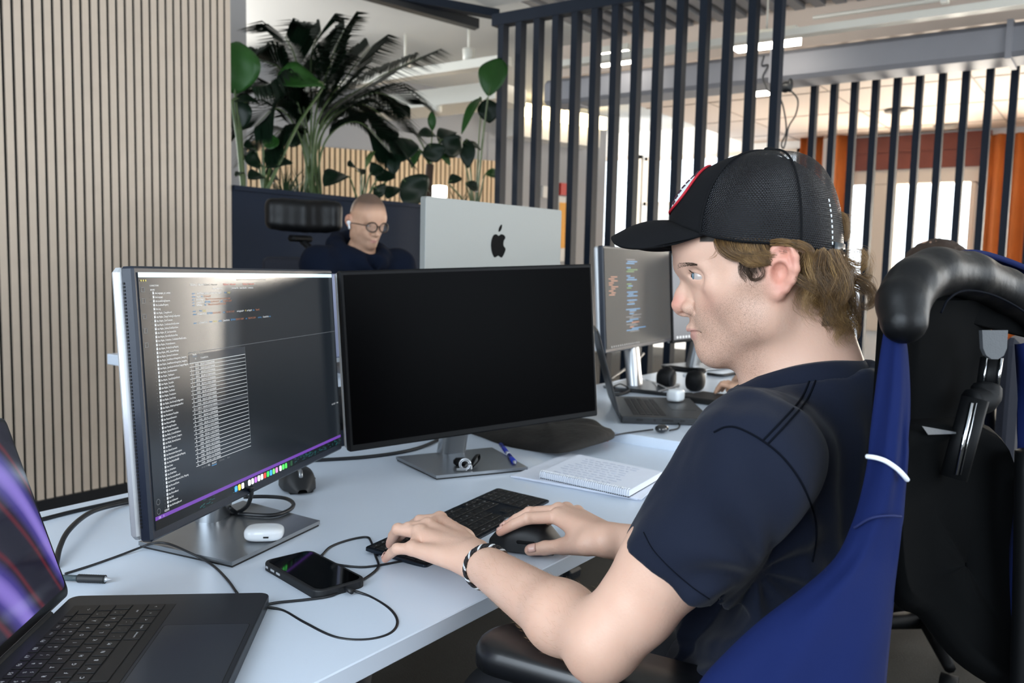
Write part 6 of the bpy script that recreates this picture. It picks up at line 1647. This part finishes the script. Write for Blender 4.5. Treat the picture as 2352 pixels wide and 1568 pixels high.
# refine along the height
Gf = np.stack([spline(Gs[:, j], 5) for j in range(Gs.shape[1])], 1)
mb = MB(); mb.grid(Gf, True, th=.004)
jk = own('jacket', mb, m_jack, 'royal blue jacket with white piping hung over the chair of the man in the cap', 'jacket')
mb = MB()
pp = [(1991, 1048, .785), (2012, 1051, .776), (2035, 1059, .772), (2060, 1076, .772), (2076, 1092, .774), (2084, 1102, .778)]
mb.tube(spline([atd(*p) for p in pp], 6), .0023, 8); obj('piping', mb, m_pip, jk)
mb = MB(); mb.tube(spline([atd(x, y, d) for x, y, d in ((1962, 1212, .786), (2000, 1190, .772), (2040, 1184, .770), (2070, 1186, .775))], 6), .0012, 6); mb.tube(spline([atd(x, y, d) for x, y, d in ((1898, 1310, .782), (1902, 1360, .766), (1900, 1440, .752), (1898, 1568, .735))], 6), .0011, 6); obj('seam', mb, mat('navy_seam', '#0a1a4c', .8), jk)
# hood over the top of the headrest and the other side
G = []
for (u, pts) in enumerate([[(2180, 594, .90), (2240, 586, .92), (2310, 604, .95), (2400, 640, .98)], [(2176, 600, .93), (2240, 592, .95), (2310, 612, .98), (2400, 650, 1.0)], [(2190, 640, .945), (2250, 640, .965), (2320, 660, .99), (2400, 700, 1.01)], [(2200, 720, .95), (2260, 720, .97), (2330, 740, .99), (2410, 780, 1.01)]]):
    G.append(spline([atd(*p) for p in pts], 6))
Gf = np.stack([spline(np.array(G)[:, j], 5) for j in range(np.array(G).shape[1])], 1)
mb = MB(); mb.grid(Gf, True, th=.006); obj('hood', mb, m_jack, jk)
G = []
for y, a, b in ((790, 2330, 2420), (950, 2338, 2430), (1150, 2330, 2440), (1350, 2310, 2440), (1568, 2330, 2440)):
    G.append([atd(a + (b - a) * i / 8, y, .93 - .02 * math.sin(i / 8 * 3.1) + .008 * math.sin(y * .02 + i)) for i in range(9)])
Gf = np.stack([spline(np.array(G)[:, j], 5) for j in range(9)], 1)
mb = MB(); mb.grid(Gf, True, th=.005); obj('sleeve', mb, m_jack, jk)
# dark lower back shell and its pale tag
mb = MB(); lw = [(2072, 1100, .79), (2100, 1000, .80), (2300, 1010, .90), (2352, 1200, .93), (2400, 1568, .95), (2340, 1568, .92), (2235, 1500, .88), (2150, 1395, .85), (2085, 1340, .81)]
mb = MB()
c = sum(atd(*p) for p in lw) / len(lw); O_ = spline([atd(*p) for p in lw], 5, True)
mb.grid([[c + (p - c) * r + CF * (.0 if r > .9 else .012) for p in O_] for r in (1., .9, .5, .02)], True, closed_u=True, th=.02); obj('lumbar_shell', mb, m_mesh, oc)
mb = MB(); q = [atd(2118, 978, .80), atd(2196, 992, .835), atd(2196, 996, .835), atd(2132, 998, .805)]; mb.slab(*q, -CF, .001); obj('label_tag', mb, m_greyp, oc)

# ------------------------------------------------------------------ man in glasses
SC2 = .90; C2 = atd(846, 512, 3.6)
tgt = (TD @ V(wD / 2, 0, .16, 1))[:3]
F2 = nrm(V(-.20, -.98, -.13)); S2 = nrm(np.cross((0, 0, 1), F2)); U2 = np.cross(F2, S2); R2 = np.stack([F2, S2, U2], 1)
B2 = Solid(); add_head(B2, C2, R2, SC2)
F2h = nrm(F2 * V(1, 1, 0)); N2 = C2 - F2h * .06 + V(0, 0, -.13)
B2.rc(C2 + R2 @ V(-.02, 0, -.06), N2, .052, .056, .02); B2.rc(N2, N2 + V(0, 0, -.1), .056, .08, .03)
p2 = thing('person', 'shaven-headed man in glasses and navy hoodie behind the silver display', 'person', (N2[0], N2[1], 0))
def a2(v):
    q = (v - C2) @ R2 / SC2; a, s, b = q[:, 0], np.abs(q[:, 1]), q[:, 2]
    return a, s, b
def st2(v):
    a, s, b = a2(v); jaw = np.clip((-.036 - b + (a - .02) * -.3) / .022, 0, 1) * np.clip((a + .03) / .02, 0, 1) * (b > -.13); lip = np.clip(1 - ((b + .073) / .010) ** 2, 0, 1) * np.clip((a - .058) / .006, 0, 1); return jaw * (1 - lip) * 1.0
def sc2(v):
    a, s, b = a2(v); return np.clip((b - .052 - .28 * np.clip(a - .06, 0, 1) + .55 * np.clip(-a, 0, .1)) / .045, 0, 1) * .9
def lp2_(v):
    a, s, b = a2(v); return ((b < hl(1586, 752)[2]) & (b > hl(1586, 778)[2])) * np.clip((a - .0545) / .004, 0, 1) * (s < .021) * .7
zero = lambda v: np.zeros(len(v))
def rd2(v):
    a, s, b = a2(v); ec = hl(1800, 612, .08); return np.clip(1.6 - np.hypot((a - ec[0]) / .018, (b - ec[2]) / .034), 0, 1) * np.clip((s - .070) / .008, 0, 1) * .7
solid_obj('body', B2, .0034, m_skin2, p2, attr={'stub': st2, 'scalp': sc2, 'red': rd2, 'lip': lp2_})
eyes(p2, C2, R2, SC2)
R2 = R2 * SC2
mb = MB()
for s in (1, -1):
    for i in range(40):
        t = i / 40; p = C2 + R2 @ V(.083 - .012 * t - .012 * t * t, s * (.010 + .036 * t), .0105 + .003 * math.sin(t * 3)); mb.tube([p, p + R2 @ V(.001, s * .006, .001)], .0011, 4)
obj('eyebrow', mb, m_hair2, p2)
gm = mat('tortoise_brown_frame', '#2e1d14', .25); gl_ = thing('glasses', 'brown framed glasses worn by the man at the silver display', 'glasses', tuple(C2))
mb = MB(); ln = MB(); ZG = -.012
for s in (1, -1):
    c = V(.086, s * .033, ZG); ring_ = [C2 + R2 @ (c + V(-.010 * (abs(math.cos(a)) if math.cos(a) * 1 > 0 else 0) , s * .0265 * math.cos(a), .0215 * math.sin(a) * (1 - .08 * math.cos(a)))) for a in np.linspace(0, 2 * math.pi, 33)]
    mb.tube(ring_, .0029, 8); ln.add([C2 + R2 @ c] + ring_[:-1], [(0, i + 1, (i + 1) % 32 + 1) for i in range(32)], True)
    mb.tube([C2 + R2 @ V(.076, s * .0585, ZG + .006), C2 + R2 @ V(.02, s * .079, ZG + .008), C2 + R2 @ V(-.03, s * .082, ZG + .006), C2 + R2 @ V(-.045, s * .080, ZG - .012)], .0021, 6)
mb.tube([C2 + R2 @ V(.086, .0085, ZG + .004), C2 + R2 @ V(.093, 0, ZG + .006), C2 + R2 @ V(.086, -.0085, ZG + .004)], .0021, 6)
obj('frame', mb, gm, gl_); obj('lens', ln, mat('spectacle_lens', '#dfe6ea', .03, alpha=.04), gl_)
mb = MB(); c = hl(1780, 632, .092); e = C2 + R2 @ V(c[0] + .010, -c[1] + .001, c[2]); mb.ell(e, (.009, .009, .009), 12, 8); mb.tube([e + R2 @ V(.004, -.002, -.002), e + R2 @ V(.014, -.003, -.028)], .0042, 8); own('earbud', mb, m_podw, 'white wireless earbud in the ear of the man in glasses', 'earbud')
H2 = Solid(); SL, SR = N2 + S2 * V(1, 1, 0) * .20 + V(0, 0, -.045), N2 - S2 * V(1, 1, 0) * .20 + V(0, 0, -.045)
H2.rc(N2 + V(0, 0, -.05), SL, .075, .072, .04); H2.rc(N2 + V(0, 0, -.05), SR, .075, .072, .04); H2.ell(N2 - F2h * .03 + V(0, 0, -.30), (.19, .16, .28), k=.06)
for sh in (SL, SR): el = sh + F2h * .16 + V(0, 0, 0); el[2] = ZH + .07; H2.rc(sh, el, .068, .055, .03); H2.rc(el, el + F2h * .26 + V(0, 0, -.015), .053, .04, .02)
for i in range(12):
    a, b = 2 * math.pi * i / 12, 2 * math.pi * (i + 1) / 12; f_ = lambda t: N2 + V(0, 0, .012) - F2h * .012 + F2h * (.092 * math.cos(t)) + S2 * (.098 * math.sin(t)) + V(0, 0, -.05 * math.cos(t))
    H2.rc(f_(a), f_(b), .036, .036, .02)
H2.rc(N2 + V(0, 0, -.05), N2 + F2h * .03 + V(0, 0, .2), .058, .062, .008, '-'); H2.rc(N2 + F2h * .09 + V(0, 0, -.055), N2 + F2h * .13 + V(0, 0, .0), .022, .05, .006, '-')
m_hood = mat('navy_hoodie_fleece', '#0a1222', .95, spec=.15, sheen=.0, var=(10, .15), bump=(500, .3, .001))
hd2 = solid_obj('hoodie', H2, .006, m_hood, p2, disp=lambda P, d: d + vnoise(P * V(22, 22, 14), 2) * .005)
mb = MB()
for s in (1, -1): mb.tube(spline([N2 + F2h * .105 + S2 * .03 * s + V(0, 0, -.07), N2 + F2h * .125 + S2 * .04 * s + V(0, 0, -.13), N2 + F2h * .13 + S2 * .045 * s + V(0, 0, -.2)], 5), .003, 6)
obj('drawstring', mb, m_hood, hd2)

L2 = Solid(); hipz = .56
for s in (1, -1):
    hip = V(N2[0], N2[1], hipz) + S2 * V(1, 1, 0) * .1 * s - F2h * .02; kn = hip + F2h * .42 + V(0, 0, .02); ft = atz(812, 1580, .10) if s < 0 else V(kn[0] - .02, kn[1] - .18, .10)
    L2.rc(hip, kn, .08, .06, .03); L2.rc(kn, ft, .058, .042, .02)
    mb = MB(); fd = nrm((ft - kn) * V(1, 1, 0)); superell(mb, ft + fd * .06 + V(0, 0, -.05), (.14, .05, .05), .7, R=np.stack([fd, np.cross((0, 0, 1), fd), V(0, 0, 1)], 1)); obj('shoe', mb, mat('pale_canvas', '#b7bab8', .7), p2)
solid_obj('trousers', L2, .008, m_jean, p2)

# ------------------------------------------------------------------ neighbour, mostly hidden behind the chair
C3 = atd(2142, 652, 2.62); F3 = nrm(V(-.15, 1, -.05)); S3 = nrm(np.cross((0, 0, 1), F3)); R3 = np.stack([F3, S3, np.cross(F3, S3)], 1)
B3 = Solid(); add_head(B3, C3, R3, 1., ear=True); N3 = C3 - V(0, .05, .15); B3.rc(C3 + R3 @ V(-.02, 0, -.06), N3, .052, .056, .02)
H3 = atz(1682, 890, ZN + .045); E3 = V(C3[0] - .12, .62, ZN + .06)
B3.rc(N3 + V(-.18, .02, -.09), E3, .045, .038, .02); B3.rc(E3, H3 + V(.05, -.11, .015), .038, .026, .02)
W3 = H3 + V(.03, -.09, .012); k3 = [H3 + V(-.03 + .019 * i, .0 - .004 * abs(i - 1.5), .006) for i in range(4)]
hand(B3, W3, k3, [p + V(-.004, .03, .006) for p in k3], [p + V(-.006, .048, -.022) for p in k3], [W3 + V(-.01, .02, 0), W3 + V(-.04, .05, -.01), W3 + V(-.045, .075, -.015), W3 + V(-.04, .1, -.02)][::1], (.0085, .0095, .0095, .009))
H3b = H3 + V(.20, .03, 0); E3b = V(C3[0] + .2, .5, ZN + .06); W3b = H3b + V(0, -.09, .012); k3b = [H3b + V(.03 - .019 * i, -.004 * abs(i - 1.5), .006) for i in range(4)]
B3.rc(N3 + V(.18, .02, -.09), E3b, .045, .038, .02); B3.rc(E3b, W3b, .038, .026, .02)
hand(B3, W3b, k3b, [p + V(.004, .03, .006) for p in k3b], [p + V(.006, .048, -.022) for p in k3b], [W3b + V(.01, .02, 0), W3b + V(.04, .05, -.01), W3b + V(.045, .075, -.015), W3b + V(.04, .1, -.02)], (.0085, .0095, .0095, .009))
B3.rc(N3 + V(-.18, .02, -.09), N3 + V(.18, .02, -.09), .05, .05, .02)
p3 = thing('person', 'neighbour with short brown hair, mostly hidden behind the black headrest', 'person', (N3[0], N3[1], 0))
solid_obj('body', B3, .004, m_skin2, p3, attr={'stub': zero, 'scalp': zero, 'red': zero, 'lip': zero})
eyes(p3, C3, R3)
S = Solid(); S.ell(C3 + R3 @ V(-.012, 0, .045), (.100, .082, .092), R3, k=.01); S.half(C3 + R3 @ V(.07, 0, .02), R3 @ V(.8, 0, -.6)); S.half(C3 + V(0, 0, -.02), (0, 0, -1))
solid_obj('hair', S, .005, mat('short_brown_hair', '#33241a', .8, var=(60, .4), bump=(160, .8, .004)), p3, disp=lambda P, d: d + vnoise(P * 120, 3) * .004)
S = Solid(); S.rc(N3 + V(-.17, 0, -.09), E3, .062, .054, .03); S.rc(E3, E3 * .3 + W3 * .7, .052, .040, .02); S.rc(N3 + V(.17, 0, -.09), E3b, .062, .054, .03); S.rc(E3b, E3b * .3 + W3b * .7, .052, .04, .02); S.rc(N3 + V(-.17, 0, -.09), N3 + V(.17, 0, -.09), .065, .065, .03); S.ell(N3 + V(0, -.02, -.32), (.19, .13, .27), k=.05); S.ell(N3 + V(0, .02, -.55), (.19, .17, .12), k=.05)
solid_obj('sweater', S, .008, m_hood, p3, disp=lambda P, d: d + vnoise(P * 24, 2) * .004)
ch3 = thing('office_chair', 'dark office chair of the neighbour behind the main chair', 'chair', (N3[0], N3[1], 0))
mb = MB(); superell(mb, (N3[0], N3[1] + .02, .43), (.24, .24, .045), .4); obj('seat', mb, m_fabricb, ch3)
mb = MB(); mb.box((N3[0], N3[1] - .19, .76), (.44, .05, .5), bev=.02); obj('backrest', mb, m_fabricb, ch3)
mb = MB(); mb.tube([(N3[0], N3[1], .42), (N3[0], N3[1], .1)], .03); obj('gas_lift', mb, m_cpl, ch3)
for k in range(5):
    a = rad(72 * k - 15); c_ = V(N3[0], N3[1], .10); mb = MB(); mb.tube([c_, c_ + V(math.cos(a) * .3, math.sin(a) * .3, -.02)], [.032, .016], 8); lg = obj('leg', mb, m_cpl, ch3)
    mb = MB(); mb.lathe([(.03, -.022), (.03, .022)], 16, T=frame(c_ + V(math.cos(a) * .3, math.sin(a) * .3, -.07), (0, 0, 1), z=(math.cos(a + 1.2), math.sin(a + 1.2), 0))); obj('caster', mb, m_cpl, lg)
# ------------------------------------------------------------------ plants in the planter
m_lf = mat('dark_green_leaf', '#0c1e12', .45, spec=.25, var=(8, .35)); m_lf2 = mat('fresh_green_leaf', '#22481a', .42, spec=.3, var=(8, .3)); m_lf3 = mat('olive_green_leaf', '#22381e', .45, var=(10, .3))
m_stm = mat('green_stem', '#42562a', .5, var=(20, .25)); m_trk = mat('brown_trunk', '#3c2c20', .9, var=(30, .4), bump=(40, .8, .01))
ZS = PZ - .07
P_ = lambda px, py, y=4.0: aty(px, py, y)
def leaf_grid(base, tip, w, nup, curl=.15, fold=.25, shape=1., n=12, m=7):
    d = tip - base; L = np.linalg.norm(d); d = d / L; nup = nrm(nup - d * np.dot(nup, d)); s = np.cross(d, nup); G = []
    for i in range(n + 1):
        t = i / n; ww = w * max(.03, math.sin(math.pi * min(1, t ** shape * .97 + .02)) ** .75); row = []
        for j in range(m):
            x = -1 + 2 * j / (m - 1); row.append(base + d * L * t + s * ww * x + nup * (L * curl * (math.sin(math.pi * t) - .2 * t) + fold * ww * (abs(x) - .5) + .06 * ww * math.sin(9 * t + 3 * x)))
        G.append(row)
    return G
def broad_plant(label, root, leaves, name='leafy_plant', m_=None, stem_r=.006, trunk=None, group=None):
    t = thing(name, label, 'plant', (root[0], root[1], ZS), group=group)
    if trunk is not None:
        mb = MB(); mb.tube(spline([V(root[0], root[1], ZS)] + trunk, 5), .028, 9); obj('trunk', mb, m_trk, t)
    for L in leaves:
        b, tp, w = L[0], L[1], L[2]; m2 = L[3] if len(L) > 3 and L[3] is not None else (m_ or m_lf); nu = L[4] if len(L) > 4 else (V(0, 0, .6) - CF * .9)
        st = trunk[-1] if trunk is not None else V(root[0], root[1], ZS)
        mb = MB(); mb.tube(spline([st, st * .45 + b * .55 + V(0, 0, .06 * np.linalg.norm(b - st)), b, b * .5 + tp * .5], 6), [stem_r * (1.2 - .7 * k / 18) for k in range(19)], 6); obj('stem', mb, m_stm, t)
        mb = MB(); mb.grid(leaf_grid(b, tp, w, nu), True, th=.0015); obj('leaf', mb, m2, t)
    return t
# palm
random.seed(21)
pr0 = P_(722, 430, 4.02); palm = thing('palm', 'tall feathery green palm in the middle of the navy planter', 'plant', (pr0[0], pr0[1], ZS))
fr_ = [((700, 300), (655, 170), (590, 135), .30), ((705, 290), (680, 140), (655, 85), .3), ((715, 280), (715, 130), (738, 72), .3), ((722, 280), (760, 140), (792, 66), .3), ((728, 285), (800, 170), (850, 108), .3), ((735, 290), (850, 190), (968, 130), .32), ((735, 300), (850, 215), (935, 240), .3), ((690, 300), (640, 200), (572, 205), .3), ((690, 320), (640, 250), (585, 290), .26), ((740, 310), (830, 240), (915, 300), .28), ((745, 330), (820, 280), (900, 350), .26), ((700, 320), (670, 240), (620, 215), .28), ((720, 300), (745, 190), (760, 150), .28), ((715, 300), (700, 200), (690, 160), .28), ((735, 320), (790, 250), (850, 260), .26), ((700, 340), (650, 300), (600, 345), .22)]
for i, (a, b, c, ll) in enumerate(fr_):
    y0 = 4.02 + random.uniform(-.12, .12); yb = y0 + random.uniform(-.2, .2)
    pts = spline([V(pr0[0] + random.uniform(-.05, .05), pr0[1] + random.uniform(-.05, .05), ZS), P_(*a, y0), P_(*b, (y0 + yb) / 2), P_(*c, yb)], 12)
    mb = MB(); mb.tube(pts, np.linspace(.008, .002, len(pts)), 5); stem = obj('frond', mb, m_stm, palm)
    mb = MB(); k0 = len(pts) // 3 + 2
    for k in range(k0, len(pts)):
        for h in (0, .33, .67):
            p = pts[k] if h == 0 or k + 1 >= len(pts) else pts[k] * (1 - h) + pts[k + 1] * h
            tg = nrm(pts[min(k + 1, len(pts) - 1)] - pts[k - 1]); sd_ = nrm(np.cross(tg, (0, 0, 1))) if abs(tg[2]) < .95 else CR
            q = (k - k0) / max(1, len(pts) - k0); ln_ = ll * (.45 + .75 * math.sin(math.pi * (.15 + .75 * q))) * random.uniform(.85, 1.1)
            for s in (1, -1):
                d = nrm(tg * .75 + sd_ * s * .8 + V(0, 0, .12)); e1 = p + d * ln_ * .55; e2 = p + d * ln_ * .95 + V(0, 0, -.32 * ln_); w = .0075
                n_v = nrm(np.cross(d, (0, 0, 1))); mb.add([p, e1 + n_v * w, e2, e1 - n_v * w, e1 + V(0, 0, .004)], [(0, 1, 4), (0, 4, 3), (1, 2, 4), (4, 2, 3)], True)
    obj('leaflets', mb, m_lf, stem)
broad_plant('big round green leaf on a tall stalk in front of the palm', P_(600, 430, 3.88), [(P_(742, 196, 3.80), P_(636, 188, 3.78), .105, m_lf2, V(0, 0, .35) - CF), (P_(650, 300, 4.05), P_(690, 330, 4.0), .09)], 'banana_plant', stem_r=.009)
broad_plant('tall dark leaves at the left end of the planter beside the grey column', P_(560, 432, 3.9), [(P_(540, 215, 3.9), P_(546, 95, 3.9), .13, m_lf2, -CF + CR * .2), (P_(535, 232, 3.9), P_(598, 238, 3.88), .04), (P_(548, 225, 3.95), P_(545, 300, 3.95), .09), (P_(560, 400, 3.9), P_(540, 405, 3.85), .02)], 'banana_plant', stem_r=.01)
broad_plant('low broad leaved plant left of the palm stems', P_(607, 432, 3.92), [(P_(606, 335, 3.9), P_(640, 320, 3.85), .07, m_lf2), (P_(588, 345, 3.95), P_(560, 335, 3.95), .05), (P_(610, 385, 3.9), P_(672, 372, 3.86), .05), (P_(600, 380, 3.92), P_(560, 365, 3.95), .06), (P_(605, 405, 3.9), P_(570, 410, 3.9), .05), (P_(610, 400, 3.95), P_(640, 410, 3.95), .06)])
broad_plant('dark heart leaved plant between the palm and the small trunk', P_(830, 440, 3.92), [(P_(800, 405, 3.9), P_(745, 425, 3.85), .075), (P_(830, 400, 3.95), P_(800, 380, 3.9), .06), (P_(850, 400, 3.9), P_(880, 385, 3.85), .06), (P_(865, 415, 3.9), P_(905, 400, 3.88), .07), (P_(860, 430, 3.85), P_(880, 450, 3.82), .06), (P_(900, 405, 3.9), P_(915, 350, 3.9), .045), (P_(840, 385, 4.0), P_(862, 345, 4.0), .02, m_stm)])
broad_plant('large round glossy leaf drooping over the planter edge beside the display', P_(950, 446, 3.88), [(P_(925, 412, 3.85), P_(972, 462, 3.78), .125, m_lf, V(0, 0, .4) - CF), (P_(910, 430, 3.85), P_(890, 455, 3.8), .06), (P_(955, 430, 3.9), P_(990, 445, 3.9), .05)])
tk = [P_(985, 420, 4.0), P_(988, 378, 4.0)]
broad_plant('small trunked plant with drooping dark leaves left of the tall leaf', P_(985, 446, 4.0), [(P_(940, 320, 4.0), P_(912, 372, 3.95), .10, m_lf, -CF), (P_(960, 312, 4.0), P_(1010, 318, 4.0), .06), (P_(985, 330, 3.95), P_(1005, 372, 3.9), .085), (P_(1015, 320, 4.0), P_(1060, 350, 3.95), .085, m_lf, -CF), (P_(993, 300, 4.0), P_(992, 255, 4.0), .03, m_lf2), (P_(965, 345, 4.05), P_(945, 385, 4.05), .03, m_lf2), (P_(1005, 350, 4.05), P_(1035, 380, 4.0), .03, m_lf2), (P_(1010, 330, 4.05), P_(1042, 300, 4.1), .07)], 'dracaena', trunk=tk)
broad_plant('tall plant with upright glossy leaves leaning against the post screen', P_(1092, 450, 4.0), [(P_(1122, 220, 3.75), P_(1148, 132, 3.74), .105, m_lf2, -CF - CR * .2), (P_(1118, 228, 3.95), P_(1125, 282, 3.92), .085), (P_(1105, 225, 4.0), P_(1060, 305, 3.95), .035, m_lf2), (P_(1072, 320, 4.0), P_(1075, 385, 3.95), .06), (P_(1060, 330, 4.0), P_(1110, 350, 3.95), .035), (P_(1030, 420, 3.95), P_(1060, 408, 3.9), .045), (P_(1115, 400, 3.85), P_(1152, 408, 3.8), .05, m_lf2), (P_(1070, 420, 3.95), P_(1098, 440, 3.9), .045)], 'banana_plant', stem_r=.007)
for i, (px, y_, lab) in enumerate(((655, 3.88, 'spiky grass tuft left of the palm stems'), (690, 4.08, 'spiky grass tuft at the foot of the palm'), (1050, 4.05, 'spiky grass tuft near the right end of the planter'))):
    r0 = P_(px, 438, y_); mb = MB()
    for k in range(46):
        a = random.uniform(0, 6.28); l = random.uniform(.14, .28); e = r0 * V(1, 1, 0) + V(0, 0, ZS); dr = V(math.cos(a) * random.uniform(.3, .9), math.sin(a) * random.uniform(.3, .9), 1)
        p = spline([e, e + nrm(dr) * l * .6, e + nrm(dr) * l + V(dr[0], dr[1], -.4) * l * .25], 4); n_v = nrm(np.cross(dr, (0, 0, 1))) * .006
        mb.grid([[q - n_v * (1 - j / len(p)), q + n_v * (1 - j / len(p))] for j, q in enumerate(p)], True)
    own('grass_plant', mb, m_lf3, lab, 'plant', loc=(r0[0], r0[1], ZS))
